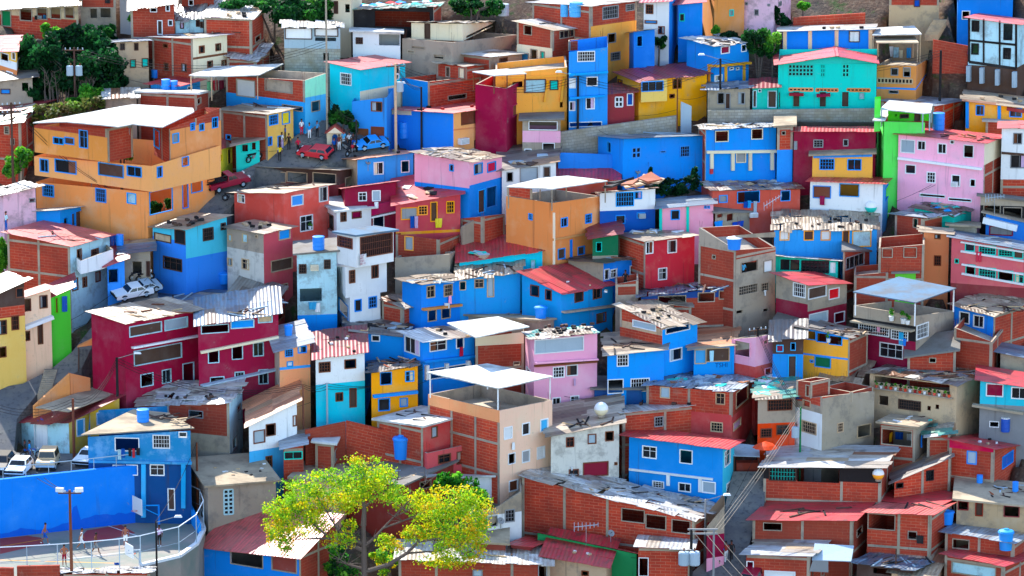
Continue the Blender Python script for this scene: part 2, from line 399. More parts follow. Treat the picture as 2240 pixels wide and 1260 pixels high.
        zt = min(zM+((zL if left else zR)-zM)*s0/mx, zM+((zL if left else zR)-zM)*s1/mx)-.06
        z1 = min(zz[1], zt)
        if s1-s0 < .12 or z1-z0 < .1: continue
        lst = hl if left else hr
        if any(s0 < h[1] and s1 > h[0] and z0 < h[3] and z1 > h[2] for h in lst): continue
        if ty == 'w':
            rr = random.random()
            if rr < .2: ty = 'g'
            elif rr < .28: ty, c = 's', random.choice(['wood', 'grey', 'pale', 'zinc'])
            elif rr < .42: ty = 'o'
        lst.append((s0, s1, z0, z1, ty, c))
    mb = MB()
    op = roof[0] == 'open'
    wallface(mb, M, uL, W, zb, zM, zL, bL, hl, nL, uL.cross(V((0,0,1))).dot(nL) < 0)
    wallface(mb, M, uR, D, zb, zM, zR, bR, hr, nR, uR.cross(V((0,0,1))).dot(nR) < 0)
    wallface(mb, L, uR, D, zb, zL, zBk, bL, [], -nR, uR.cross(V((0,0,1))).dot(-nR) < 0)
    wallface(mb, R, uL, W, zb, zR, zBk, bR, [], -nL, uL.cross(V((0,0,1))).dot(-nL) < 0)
    Z = lambda p, z: V((p.x, p.y, z))
    if op:       # parapet: inner faces, rim and terrace floor
        dp = float(roof[1]) if len(roof) > 1 else 1.0; tk = .16
        a, b = uL*tk, uR*tk
        out = [Z(M, zM), Z(L, zL), Z(Bk, zBk), Z(R, zR)]
        inn = [Z(M+a+b, zM), Z(L-a+b, zL), Z(Bk-a-b, zBk), Z(R+a-b, zR)]
        cc = cl[-1].split('/')[0]; cc = cc if cc in ('brick', 'crimson', 'ochre', 'blue') else 'concrete'
        for k in range(4):
            o1, o2, i1, i2 = out[k], out[(k+1) % 4], inn[k], inn[(k+1) % 4]
            f = [o1, o2, i2, i1]
            if (f[1]-f[0]).cross(f[2]-f[0]).z < 0: f.reverse()
            mb.poly(f, 'concrete')
            mb.poly([i1, i2, i2-V((0, 0, dp+.3)), i1-V((0, 0, dp+.3))], cc if cc != 'dark' else 'concrete', [(0, 0), ((i2-i1).length, 0), ((i2-i1).length, dp), (0, dp)])
        fl = [p-V((0, 0, dp)) for p in inn]
        if (fl[1]-fl[0]).cross(fl[2]-fl[0]).z < 0: fl.reverse()
        mb.poly(fl, 'slabtop', None, lin((176,164,146)))
    if frame:
        fm = mb
        for (u, n, mx, bs, hs, zt1) in ((uL, nL, W, bL, hl, zL), (uR, nR, D, bR, hr, zR)):
            if not any(b[1] == 'brick' for b in bs) or mx < 1.2: continue
            if (u is uL and hidL) or (u is uR and hidR): continue
            k = max(1, round(mx/3.4))
            for i in range(k+1):
                s = min(max(mx*i/k, .11), mx-.11)
                if any(h[0]-.15 < s < h[1]+.15 for h in hs): continue
                zt = zM+(zt1-zM)*s/mx-.02
                lo = max(zb, min([b[0] for b in bs if b[0] < 1e8] or [zb])) if bs[0][1] == 'brick' and len(bs) > 1 else zb
                hi = zt if bs[0][1] == 'brick' else min(zt, max(b[0] for b in bs if b[1] == 'brick'))
                if bs[0][1] != 'brick': lo = zb
                if hi-lo < .5: continue
                p = M+u*s; fm.bar(Z(p, lo)+n*.005, Z(p, hi)+n*.005, .22, .06, 'concrete', n)
            z = min(zM, zt1)-.14; lev = 0
            while z > zb+.8:
                if bandmat(bs, z) == 'brick' and not any(h[2]-.12 < z < h[3]+.12 for h in hs):
                    fm.bar(Z(M+u*.05, z)+n*.004, Z(M+u*(mx-.05), z)+n*.004, .2, .05, 'concrete', n)
                z -= 2.6
    B.walls = mb.build(name, par)
    for (u, n, hs) in ((uL, nL, hl), (uR, nR, hr)):
        for h in hs: window(par, M, u, n, *h[:5], (None if h[4] in 'v' or (h[4] == 'o' and fc in ('wood', 'none')) else ('wood' if fc == 'none' else fc)), h[5])
    Lc, Mc, Rc, Bc = Z(L, zL), Z(M, zM), Z(R, zR), Z(Bk, zBk)
    B.roofpts = (Lc, Mc, Rc, Bc)
    if op and par is not None:
        for q_ in (Lc, Mc, Rc, Bc):
            q_ = q_+(Lc+Mc+Rc+Bc-q_*4)*.012
            for dx in (-.05, .05):
                rb = MB(); rb.tube(q_+V((dx, 0, -.1)), q_+V((dx*2.5, dx, random.uniform(.5, .95))), .014, .014, 'brown', 4); rb.build('rebar', par)
    if not op and roof[0] != 'none':
        rm = MB(); roof_mesh(rm, Lc, Mc, Rc, Bc, roof[0], roof[1], ov); B.roof = rm.build('roof', par)
    if Y is None: CARVE.append(([(q.x, q.y) for q in (M, L, Bk, R)], M.z-2.2))
    return B
def H(key, label, xs, ys, yb, th, col, roof, win='', fc='white', cat='house', nm='house', **kw):
    M = ground(xs[1], yb)
    e = empty(nm, M, label, cat, 'houses stacked up the hillside' if cat == 'house' else kw.pop('group', None))
    B = mkbox(xs, ys, yb, th, col, roof.split(), win, fc, par=e, **kw); B.o = e; HS[key] = B
    return B
def part(key, name, xs, ys, yb, th, col, roof='none', win='', fc='white', dy=0, **kw):
    P = HS[key]; return mkbox(xs, ys, yb, th, col, roof.split(), win, fc, Y=P.M.y+dy, par=P.o, name=name, **kw)
def canopy(key, pts, pal, dy=0, posts=0, style='slab', ref=0, pc='zinc', yref=None, name='canopy', parent=None, z=None):
    P = HS[key]; mb = MB(); z = z if z is not None else atY(pts[ref][0], pts[ref][1], P.M.y+dy).z
    p3 = [atZ(x, y, z) for x, y in pts]
    a = sum((p3[i].x*p3[(i+1) % len(p3)].y-p3[(i+1) % len(p3)].x*p3[i].y) for i in range(len(p3)))
    if a < 0: p3.reverse()
    mb.hexa(p3, [p+V((0, 0, .09)) for p in p3], 'slabtop', lin(RP[pal][0])); o = mb.build(name, P.o)
    if posts:
        c = sum(p3, V())/len(p3)
        for p in p3:
            q = p+(c-p)*.05; m = MB(); m.tube(q-V((0, 0, posts)), q, .06, .06, pc, 6); m.build('post', P.o)
    return o
def bars(key, spec, name='', box=None):
    P = box or HS[key]
    for s in spec.split(';'):
        mb = MB()
        q = s.split(); x0, y0, x1, y1, tk, pr = map(float, q[:6]); c = q[6]
        n = P.nL if (x0+x1)/2 < P.xm else P.nR
        a = ontoplane(x0, y0, P.M, n); b = ontoplane(x1, y1, P.M, n)
        mb.bar(a+n*pr/2, b+n*pr/2, tk, pr, c, n)
        mb.build(name or ('column' if abs(a.z-b.z) > (a.xy-b.xy).length else 'ledge'), HS[key].o)
# ---------------------------------------------------------------- ground, light, camera
def terrain():
    def axis(a): 
        return sorted(set(a))
    xs = axis([-900,-500,-300,-180,-120,-90,-75]+[-66+.75*i for i in range(177)]+[75,90,120,180,300,500,900])
    ys = axis([-700,-500,-420,-330,-250,-180,-120,-80]+[-52+.75*i for i in range(137)]+[60,80,120,200,400,800])
    def zz(x, y):
        if y < -60: return 40-60*SLOPE
        if y > 65: return 40+65*SLOPE+(y-65)*.3
        return 40+y*SLOPE
    Z = {}
    for i, x in enumerate(xs):
        for j, y in enumerate(ys):
            r = .25*math.sin(x*.7+y*.3)*math.sin(y*.9)+.15*math.sin(x*1.9)*math.cos(y*1.7)
            Z[i, j] = zz(x, y)-2.3+(r*.5 if abs(x) < 75 and -52 < y < 60 else 0)
    def inside(p, poly):
        c = False; x, y = p
        for k in range(len(poly)):
            (x1, y1), (x2, y2) = poly[k], poly[k-1]
            if (y1 > y) != (y2 > y) and x < (x2-x1)*(y-y1)/(y2-y1)+x1: c = not c
        return c
    import bisect
    for poly, z in CARVE:
        cx = sum(p[0] for p in poly)/len(poly); cy = sum(p[1] for p in poly)/len(poly)
        q = [(cx+(p[0]-cx)*1.08, cy+(p[1]-cy)*1.08) for p in poly]
        x0, x1 = min(p[0] for p in q), max(p[0] for p in q); y0, y1 = min(p[1] for p in q), max(p[1] for p in q)
        for i in range(bisect.bisect_left(xs, x0), bisect.bisect_right(xs, x1)):
            for j in range(bisect.bisect_left(ys, y0), bisect.bisect_right(ys, y1)):
                if inside((xs[i], ys[j]), q): Z[i, j] = min(Z[i, j], z)
    for poly, z in LEVEL:
        x0, x1 = min(p[0] for p in poly)-.8, max(p[0] for p in poly)+.8; y0, y1 = min(p[1] for p in poly)-.8, max(p[1] for p in poly)+.8
        cx = sum(p[0] for p in poly)/len(poly); cy = sum(p[1] for p in poly)/len(poly)
        q = [(cx+(p[0]-cx)*1.04, cy+(p[1]-cy)*1.04) for p in poly]
        for i in range(bisect.bisect_left(xs, x0), bisect.bisect_right(xs, x1)):
            for j in range(bisect.bisect_left(ys, y0), bisect.bisect_right(ys, y1)):
                if inside((xs[i], ys[j]), q): Z[i, j] = min(Z[i, j], z-.25)
    n = len(ys)
    v = [(x, y, Z[i, j]) for i, x in enumerate(xs) for j, y in enumerate(ys)]
    f = [(i*n+j, (i+1)*n+j, (i+1)*n+j+1, i*n+j+1) for i in range(len(xs)-1) for j in range(n-1)]
    me = bpy.data.meshes.new('hillside'); me.from_pydata(v, [], f); me.materials.append(mat('earth'))
    me.polygons.foreach_set('use_smooth', [True]*len(f))
    o = bpy.data.objects.new('hillside', me); COL.objects.link(o); o['kind'] = 'structure'
LEVEL = []
def pad(name, pts, z, m, thick=.6, label=None):
    """level paved area; pts are pixels seen on the plane z"""
    p3 = [atZ(x, y, z) for x, y in pts]
    a = sum((p3[i].x*p3[(i+1) % len(p3)].y-p3[(i+1) % len(p3)].x*p3[i].y) for i in range(len(p3)))
    if a < 0: p3.reverse()
    mb = MB(); mb.hexa([p-V((0, 0, thick)) for p in p3], p3, m); o = mb.build(name); o['kind'] = 'structure'
    LEVEL.append(([(p.x, p.y) for p in p3], z)); return o
def drape(name, pts, m, dz=-.05):
    """sloping street that follows the hill"""
    p3 = [ground(x, y)+V((0, 0, dz)) for x, y in pts]
    mb = MB(); 
    a = sum((p3[i].x*p3[(i+1) % len(p3)].y-p3[(i+1) % len(p3)].x*p3[i].y) for i in range(len(p3)))
    if a < 0: p3.reverse()
    mb.hexa([p-V((0, 0, 4)) for p in p3], p3, m); o = mb.build(name); o['kind'] = 'structure'; return o
def light():
    w = bpy.data.worlds.new("World"); sc.world = w; w.use_nodes = True; t = w.node_tree
    bg = t.nodes['Background']; sk = t.nodes.new('ShaderNodeTexSky'); sk.sky_type = 'NISHITA'; sk.sun_disc = False
    el, az = math.radians(39), math.radians(-27)      # sun behind the hill, to the left
    sk.sun_elevation = el; sk.sun_rotation = az; sk.air_density = 1.0; sk.dust_density = .7; sk.ozone_density = 1.6; sk.altitude = 900
    t.links.new(sk.outputs[0], bg.inputs[0]); bg.inputs[1].default_value = .15
    L = bpy.data.lights.new('sun', 'SUN'); L.energy = 3.0; L.angle = math.radians(.5); L.color = (1, .95, .86)
    o = bpy.data.objects.new('sun', L); COL.objects.link(o)
    d = V((math.sin(az)*math.cos(el), math.cos(az)*math.cos(el), math.sin(el)))
    o.rotation_euler = d.to_track_quat('Z', 'Y').to_euler(); o.location = d*300
    c = bpy.data.cameras.new('camera'); co = bpy.data.objects.new('camera', c); COL.objects.link(co)
    co.location = CAM; co.rotation_euler = (math.radians(90)-PITCH, 0, 0)
    c.sensor_width = 36; c.lens = 36*F/2240; c.clip_end = 3000; c.clip_start = 1
    sc.camera = co
    vs = sc.view_settings; vs.view_transform = 'Standard'; vs.look = 'None'; vs.exposure = EXPO; vs.gamma = 1; vs.use_curve_mapping = False
    sc.cycles.max_bounces = 6; sc.cycles.diffuse_bounces = 3; sc.cycles.glossy_bounces = 2; sc.cycles.transmission_bounces = 3
EXPO = 1.9
# ---------------------------------------------------------------- houses, upper part of the hill
H('a1',"unpainted concrete house with an open brick porch at the top left corner",(0,172,176),(20,9,9),60,4,'tan/44/brick','sheet white',"57 32 26 26 o;92 30 22 24 o;122 29 22 24 o;152 28 20 24 o;14 40 20 34 s dgreen",'concrete',yB=0,w=4)
H('a2',"brick house raised on concrete stilts above the dark green bushes",(176,254,258),(-14,-16,-16),42,5,'brick/16/concrete','sheet beige',"205 29 16 22 o;231 28 24 22 o",'concrete',yB=-22)
H('a3',"small white shed wall beside the top edge, right of the stilt house",(262,300,318),(-6,-8,-8),22,10,'white','sheet grey',"")
H('a4',"narrow two storey brick house with vines on its left side",(286,382,386),(20,7,7),80,8,'brick','sheet beige',"367 17 8 14 w;373 50 9 12 w;350 60 10 30 D;336 22 14 8 o",'white',yB=-4)
H('a5',"low white house with a pink shutter under a cluttered grey roof",(384,445,449),(47,40,40),76,6,'pale','patch grey',"398 56 7 12 s lilac;433 51 7 13;442 54 6 12",'wood',yB=20)
H('a6',"dark brick house behind the grey rooftop, at the top edge",(398,468,472),(-6,-8,-8),28,6,'brick/0/brick','sheet grey',"418 6 10 12 o")
H('a7',"two storey brick house with a two piece white roof and concrete columns",(447,551,578),(36,41,37),114,14,'brick','sheet white',"564 84 12 12 o;",'concrete',yB=None)
H('a8',"small brick hut under a white cluttered roof below the two piece white roof",(497,560,590),(126,133,126),146,14,'brick','patch white',"",yB=None)
H('a9',"house with a brick left side and a cream right side with small barred windows",(334,423,497),(82,85,76),178,42,'brick|cream/126/brown/131/cream','sheet zinc',"362 100 10 8 o;364 146 9 16;403 148 11 17;441 108 11 15;477 103 11 15;459 140 11 13;489 138 9 12",'brown')
H('a10',"ochre two storey shack with a grey blue roof beside the green bushes",(236,252,325),(88,93,90),168,78,'concrete|tan','sheet bluegrey',"268 102 9 14;298 102 8 15;291 139 11 17 s teal;318 137 14 18 s teal",'wood',w=5)
H('a11',"yellow and white balcony house with a red roof at the left edge",(-30,38,47),(113,112,109),205,18,'yellow/137/white/154/umber','sheet red',"10 124 18 18 o;30 122 8 16 o;22 164 13 13",'white',yB=None,w=6)
H('a12',"tiny grey shack with a blue tarp below the yellow balcony house",(-10,72,76),(178,168,168),222,4,'concrete','sheet grey',"12 200 20 10 s blue;55 190 14 18 o",'wood',yB=160)
H('a13',"long low house with a maroon roof in front of the bare bushes",(-40,44,128),(244,242,216),285,30,'wood','sheet maroon',"30 256 12 10 o",'wood')
H('a14',"brick house with a teal and white cluttered roof at the left edge",(-30,47,74),(280,267,262),355,20,'brick','patch green',"15 285 10 16;28 310 8 14 o",'concrete')
H('a15',"brick block with flat white roof carrying two blue tanks",(303,432,458),(203,207,201),300,18,'brick','slab white',"435 221 8 13 o",'concrete',d=4)
H('a16',"low concrete house with a white roof left of the brick block with tanks",(231,300,304),(214,212,212),290,6,'concrete','sheet white',"",yB=197)
H('a17',"house with a red metal roof behind the two blue tanks",(330,394,438),(183,188,176),235,30,'sky','sheet red',"415 194 10 10 o")
H('a18',"brick and yellow house with a flat beige roof and a yellow tarp in one window",(485,586,642),(241,250,238),350,36,'brick|yellow','sheet beige',"598 262 19 21;625 258 16 25 s lemon;590 309 9 18;613 314 11 34 D;500 300 10 10 o",'trimblue')
H('a19',"unfinished brick house with an open rusty roof grid and a sky blue lower floor",(495,668,716),(166,176,160),292,38,'brick/224/sky|mint/214/lblue','open 1.0',"538 193 40 36 s white;610 186 60 30 o;640 236 44 10 o;690 232 18 22 o",'concrete')
H('a20',"teal shop front with a pale rusty roof facing the plaza",(512,517,568),(312,317,306),362,76,'teal','sheet beige',"536 322 14 20 o;555 318 10 20 o",'teal',yB=284)
H('a21',"small lemon yellow shop with two red awnings on the street",(471,474,518),(326,327,318),375,72,'lemon','sheet pink',"483 345 6 14 o;502 342 9 34 D",'lemon',d=5,w=4)
H('a22',"white panel house above pale block wall, with a wavy white roof",(622,745,752),(60,62,60),160,6,'zinc/107/block','patch white',"653 73 58 24 s white;714 70 50 18 s white;712 86 46 8 o;713 124 12 16 o",'none',yB=48)
H('a23',"plain cream house with one window at the top edge beside tall pole",(700,768,792),(-8,-10,-12),76,12,'cream','sheet grey',"718 14 10 14;735 16 8 26 D;760 18 10 18 o",'wood')
H('a24',"shadowy market shed under a roof heaped with coloured tarps",(766,948,982),(22,16,8),74,8,'dark|brick','patch green',"880 42 120 34 o",'none',yB=None)
H('a25',"low white house with a wide shaded opening full of plants",(772,876,882),(70,74,72),126,4,'white','slab white',"786 89 14 13;852 87 46 25 o",'wood',yB=64)
H('a26',"large bare concrete house with a long walled terrace",(880,990,1131),(84,93,76),170,32,'concrete','open 1.2',"899 113 14 6 o;960 124 22 9 o;915 104 28 5 o",'concrete')
part('a26','upper_storey',(900,1012,1088),(50,52,48),90,16,'cream','patch beige',"935 68 11 32 D;1050 68 60 30 o",'wood',dy=2.5,yB=30)
H('a27',"turquoise and yellow house with a pink tiled roof and one white window",(722,788,887),(138,152,137),262,40,'cyan|cyan/200/cream','tile pink',"757 173 23 25;868 154 10 14 o;868 168 8 10 o",'white')
H('a28',"sky blue house with brown garage doors beside the plaza",(770,846,862),(222,213,205),306,16,'sky','none',"824 233 23 20;794 290 22 16 s brown;826 288 27 20 s brown",'brown')
H('a29',"blue and brick house with a walled roof terrace full of junk",(880,936,1052),(170,179,166),240,48,'sky|brick','open 1.0',"1000 212 40 10 o",'concrete')
part('a29','roof_room',(955,1018,1078),(139,146,141),174,40,'brick','patch beige',"980 160 9 28 o;1010 160 12 22 s cream",'concrete',dy=2.4)
H('a30',"small concrete house with a bright white roof beside the brick tower",(1010,1074,1142),(118,125,118),178,40,'brick|concrete','sheet white',"1101 136 17 19;",'brown')
H('a31',"crimson house with a tall flat front and a thin white canopy on posts",(1040,1108,1146),(184,194,196),338,30,'crimson','open 1.0',"1132 238 22 24 s brown",'crimson')
canopy('a19',[(413,166),(460,169),(566,166),(620,141),(470,147)],'white',dy=1.5,posts=2.2,pc='tan')
canopy('a31',[(1033,158),(1080,167),(1152,162),(1110,152)],'white',dy=1,posts=1.6,pc='brown')
H('a32',"bright blue and orange house with a long pink tiled roof",(852,992,1108),(240,248,231),338,46,'blue|orange','tile pink',"1027 257 36 27 s brown;1090 253 18 25;1082 307 24 32 g;1044 315 13 16",'brown')
bars('a32','992 284 1108 272 .12 .08 umber;855 244 900 246 .5 .06 cream')
H('a33',"brick tower house with a white roof, carrying two pale blue tanks",(1131,1208,1330),(48,66,56),152,42,'brick/106/cream|brick/112/brick','sheet white',"1155 66 17 20 o;1240 72 32 20;1278 67 15 18;1302 70 12 24 D;1168 127 14 38 o;1187 128 8 30 s teal;1146 127 20 22 s sky",'concrete')
part('a33','balcony',(1238,1243,1318),(90,91,84),111,80,'brick','open .9',"",dy=-1.6,d=1.2)
H('a34',"tall sky blue house of four storeys under the brick tower house",(1240,1244,1329),(110,114,103),288,80,'sky','none',"1282 123 37 22;1252 182 13 20 s white;1295 178 23 19;1250 232 15 19;1291 226 18 24;1278 272 76 10 o",'white',w=7)
bars('a34','1244 162 1328 156 .2 .5 sky;1244 214 1322 208 .2 .4 sky')
H('a35',"long ochre house with dark shop windows left of the tall sky blue house",(1076,1084,1240),(160,163,147),290,80,'ochre','open .6',"1170 188 46 28;1212 186 17 20 s teal;1132 184 22 14 o;1228 229 6 12 o",'wood',w=7)
bars('a35','1100 170 1238 164 .15 .3 ochre;1110 180 1108 225 .2 .3 ochre;1198 176 1190 222 .2 .3 ochre;1232 170 1226 222 .2 .3 ochre')
H('a36',"patched wooden shack on a slab roof above the pink parapet",(1172,1204,1224),(207,213,209),258,30,'dark|tan','patch rust',"1190 232 22 30 o",'wood')
H('a37',"grey open garage house with a pink parapet and inner stairs",(1143,1226,1232),(264,262,262),342,4,'concrete/287/pink/312/concrete','slab grey',"1188 274 62 20 o;1200 326 26 26 o;1155 332 14 12 o",'white',yB=252)
H('a38',"tall brick and ochre house with a white roof at the top edge",(1165,1292,1392),(6,14,3),140,46,'brick|brick/58/ochre','sheet white',"1335 27 34 27;1378 16 18 14;1338 83 17 20 o;1346 123 20 17 g",'grey')
H('a39',"blue room hanging on two thin blue stilts",(1376,1386,1432),(72,70,64),160,74,'blue','sheet white',"1399 90 12 23 o",'blue',Y=None,w=4)
HS['a39'].o['label']="small blue annex with one dark window beside the tall ochre house"
H('a40',"tall white narrow house with a blue right side at the top edge",(1408,1463,1484),(4,2,0),104,14,'white|blue','sheet red',"1421 20 15 19;1447 66 13 16;1424 48 26 6 s sky",'brown')
H('a41',"deep blue house with a red and white roof edge at the top",(1484,1536,1542),(10,5,5),84,6,'blue','sheet red',"1492 38 10 16",'teal',yB=-4)
H('a42',"plain orange brown tower house with one tiny window at the top edge",(1536,1562,1628),(-10,-14,-18),76,62,'umber','sheet beige',"1600 28 8 13",'teal')
H('a43',"weathered pink brick house with two tiny windows at the top edge",(1626,1692,1730),(-10,-12,-16),62,22,'palepink','sheet grey',"1655 27 8 12;1706 8 6 9;1633 8 5 5 o;1682 11 5 4 o",'grey')
H('a44',"long blue house with salmon columns and a white striped shutter",(1712,1906,1912),(69,64,64),128,3,'blue','sheet white',"1869 80 22 23 s white",'wood',yB=60)
bars('a44','1717 69 1717 112 .35 .1 peach;1772 67 1772 112 .35 .1 peach;1830 66 1830 112 .35 .1 peach;1904 65 1904 112 .35 .1 peach')
H('a45',"turquoise two storey house with lattice walls and a red gable roof",(1702,1916,1920),(140,139,138),238,3,'teal','none',"1752 152 54 28 v teal;1800 153 9 30 v teal;1820 155 38 24 o;1850 153 14 30 v teal;1881 150 72 30 v teal;1752 196 52 6 v umber;1809 197 48 6 v umber;1878 197 50 6 v umber;1742 217 15 34 D;1800 217 15 34 D;1849 217 16 34 D;1885 210 12 15;1700 218 14 34 D",'teal',yB=108)
def gable(key, lf, pk, rf, dep, wall_c, pal):
    P = HS[key]; a, b, c = (ontoplane(x, y, P.M, P.nL) for x, y in (lf, pk, rf)); o = P.nL*.6; bk = -P.nL*dep; m = MB()
    for q, r in ((a, b), (c, b)): roof_mesh(m, q+o+bk, q+o, r+o, r+o+bk, 'tile', pal, .05)
    m.build('roof', P.o); m = MB(); z = P.nL*.012; m.hexa([a+z*2, b+z*2, c+z*2], [a-z, b-z, c-z], wall_c); m.build('gable_wall', P.o)
gable('a45', (1697,141), (1830,122), (1920,138), 6, 'teal', 'red')
bars('a45','1786 208 1816 206 .25 .6 maroon;1726 205 1758 206 .25 .5 maroon')
H('a46',"orange house with a terrace rail and laundry under a white canopy",(1918,2003,2112),(142,144,143),208,12,'umber/193/trimblue/197/umber|umber/193/trimblue/197/umber','open .3',"1957 157 15 15;1984 158 15 20;1957 177 78 10 v tan;2050 161 38 17;1955 201 20 6 o;2042 201 18 6 o",'grey')
canopy('a46',[(1908,78),(1920,62),(2000,58),(2016,76)],'white',dy=4,posts=2.9,style='slab',pc='tan')
canopy('a46',[(1918,95),(1912,82),(2000,80),(2010,95)],'beige',dy=2.4,posts=2.0,pc='tan')
H('a47',"pale blue house with a dark trim grid standing on white stilts",(2118,2224,2262),(40,54,46),176,22,'pale/148/wood','tile pink',"2134 57 15 23;2205 70 18 34 o;2133 107 15 23;2203 117 15 23",'dark',yB=None)
bars('a47','2120 38 2120 135 .2 .08 dark;2152 41 2152 139 .16 .08 dark;2187 45 2187 144 .16 .08 dark;2223 52 2223 149 .2 .08 dark;2120 88 2223 98 .2 .08 dark;2120 135 2223 150 .25 .1 dark')
bars('a47','2121 143 2121 177 .35 .6 zinc;2150 147 2150 181 .35 .6 zinc;2184 151 2184 185 .35 .6 zinc;2221 156 2221 190 .35 .6 zinc','stilt')
H('a48',"vivid blue house overhanging at the top right corner",(2095,2214,2250),(-6,-8,-12),70,6,'blue','sheet red',"2113 33 17 18;2226 10 16 14 s pale",'white')
H('a49',"brick and cement house on bare earth at the top edge",(1945,2054,2058),(-10,-12,-12),30,4,'brick/12/tan','sheet grey',"2006 7 12 15 s navy",'wood',yB=-20)
H('a50',"blue corner house with ochre columns and a bright patched roof",(1502,1562,1638),(86,101,94),190,48,'blue','patch white',"1586 109 18 15 s maroon;1627 105 11 15;1568 171 22 12;1600 150 8 5 o;1613 150 6 5 o",'white')
bars('a50','1552 142 1562 144 .2 .3 ochre;1562 144 1638 137 .2 .4 ochre;1552 146 1552 186 .3 .1 ochre;1587 143 1587 184 .3 .1 ochre;1627 140 1627 178 .3 .1 ochre')
H('a51',"yellow house with a maroon roof and a wide blue framed window bay",(1350,1397,1546),(159,178,161),248,60,'ochre','sheet maroon',"1481 183 18 20;1357 182 9 15 o;1470 210 10 8 o",'brown')
part('a51','window_bay',(1398,1402,1459),(178,178,175),224,82,'yellow','none',"1427 188 47 22",'trimblue',dy=-.6,d=.8)
H('a52',"small brick red house with a maroon roof and a white lattice window",(1322,1327,1388),(206,207,202),268,82,'brickred','sheet maroon',"1354 223 16 21 v white;1378 217 12 26 D navy",'white',yB=182)
H('a53',"grey shack with patched zinc roof and a red cloth in its window",(1548,1640,1646),(197,193,192),242,3,'concrete','patch bluegrey',"1577 215 14 24 o;1592 221 10 34 D;1622 215 14 25",'grey',yB=184)
H('a54',"narrow turquoise row house with two dark doors left of the lattice house",(1646,1700,1704),(192,190,188),240,3,'teal','sheet maroon',"1650 216 9 36 D;1689 217 18 36 D;1662 198 6 6 o",'pale',yB=175)
H('a55',"windowed plain blue house with a flat blue grey roof above the dark grass",(1308,1362,1543),(298,304,297),398,66,'blue','sheet bluegrey',"1392 334 18 22 v trimblue;1498 331 20 23;1333 322 8 22 o;1450 332 12 4 o",'trimblue',yB=None)
H('a56',"blue two storey house with white columns and bright ribbed roof sheets",(1520,1543,1697),(276,284,278),372,78,'brick|blue','patch white',"1579 298 28 23 o;1656 293 24 22 o;1621 344 20 22",'cream',w=6)
bars('a56','1545 332 1697 330 .25 .35 cream;1556 334 1556 368 .3 .3 cream;1602 333 1602 372 .3 .3 cream;1640 333 1640 372 .3 .3 cream;1688 332 1688 371 .3 .3 cream')
H('a57',"narrow bare brick block beside the blue house with white columns",(1696,1699,1734),(277,278,276),370,80,'brick/328/blue','slab beige',"1714 291 8 8 o",'concrete')
H('a58',"long maroon house with a thin red roof behind the small yellow house",(1736,1914,1920),(288,288,288),375,2,'maroon','sheet red',"1739 318 8 17;1790 314 20 16;1850 312 10 14",'grey',yB=279)
H('a59',"lime green house with white awnings over its open upper terrace",(1917,1932,2022),(268,266,268),395,78,'lime/300/lime','open .4',"2009 317 12 16;",'brown',w=5)
part('a59','terrace_wall',(1936,1942,2036),(240,240,242),268,82,'green','none',"1960 252 5 5 o;2007 256 12 18 D;1978 254 18 8 s black",'none',dy=2.2,d=1)
part('a59','pillar',(1909,1912,1926),(216,216,215),288,70,'lime','none',"",dy=.2,w=1)
canopy('a59',[(1908,265),(1926,240),(1950,241),(1936,265)],'white',dy=-1,name='awning')
canopy('a59',[(1925,240),(1945,221),(2040,230),(2036,248),(2020,250)],'white',dy=.5,posts=1.6,name='awning')
H('a60',"low brick house with a grey sheet roof behind the lime green house",(1928,2040,2108),(222,232,220),292,24,'brick','sheet zinc',"",yB=None)
H('a61',"amber house with blue columns, blue framed windows and a beige ribbed roof",(2112,2252,2258),(222,238,238),296,14,'ochre','sheet beige',"2144 241 17 21;2222 246 26 19",'trimblue',yB=200)
bars('a61','2116 222 2116 280 .3 .1 trimblue;2186 231 2186 262 .3 .1 trimblue;2203 237 2242 243 .3 .3 brickred')
H('a62',"small brick hut with a white roof in front of the amber house",(2156,2250,2256),(266,270,268),305,8,'brick','slab white',"2194 274 10 8 o",yB=256)
H('a63',"white house with dark windows cut by the right edge, beside the pink house",(2190,2262,2268),(281,280,280),410,3,'white/393/brick','tile pink',"2226 303 18 23;2230 353 38 28",'grey',yB=268)
bars('a63','2191 334 2240 338 .2 .15 wood')
H('a64',"big pink two storey house with white framed windows and a red roof",(1964,2150,2192),(294,313,298),452,24,'pink|cream/362/brick','tile red',"1986 320 30 28;2016 318 17 19;2061 325 18 21;2119 331 21 27;2083 310 8 9 o;1992 370 22 19;2037 388 18 23;2091 395 18 24;2128 400 11 16 o;2040 428 55 6 o;2100 437 50 6 o",'white')
bars('a64','1966 345 2149 369 .22 .35 white')
H('a65',"small yellow upper house with two blue windows above a red awning roof",(1777,1908,1914),(340,336,336),395,3,'ochre','slab beige',"1809 359 31 23 g trimblue;1869 360 29 23",'trimblue',yB=322)
bars('a65','1779 341 1908 338 .35 .15 trimblue')
H('a66',"white house with brown shutters under a sloping red metal roof",(1772,1930,1954),(397,403,390),465,12,'white|lblue','sheet red',"1798 420 38 26 s brown;1858 416 42 27 o;1943 416 13 26 o",'trimblue',yB=None)
H('a67',"coral house with blue window frames under a ragged patchwork roof",(1528,1558,1750),(400,418,414),475,74,'coral','patch rust',"1582 435 17 15;1637 430 48 26 o;1718 428 20 22",'trimblue',w=7)
H('a68',"low grey concrete base house with hanging blue laundry",(1560,1564,1665),(465,466,464),510,84,'concrete','slab grey',"1575 472 12 8 o;1597 475 14 16 o;1648 470 16 10 s white",'none',d=4)
H('a69',"pale pink house with teal pilasters and a grey blue roof",(1438,1443,1560),(453,456,446),528,78,'pink','sheet bluegrey',"1477 470 18 20;1543 453 4 5 o;1550 453 4 5 o",'trimblue',yB=428)
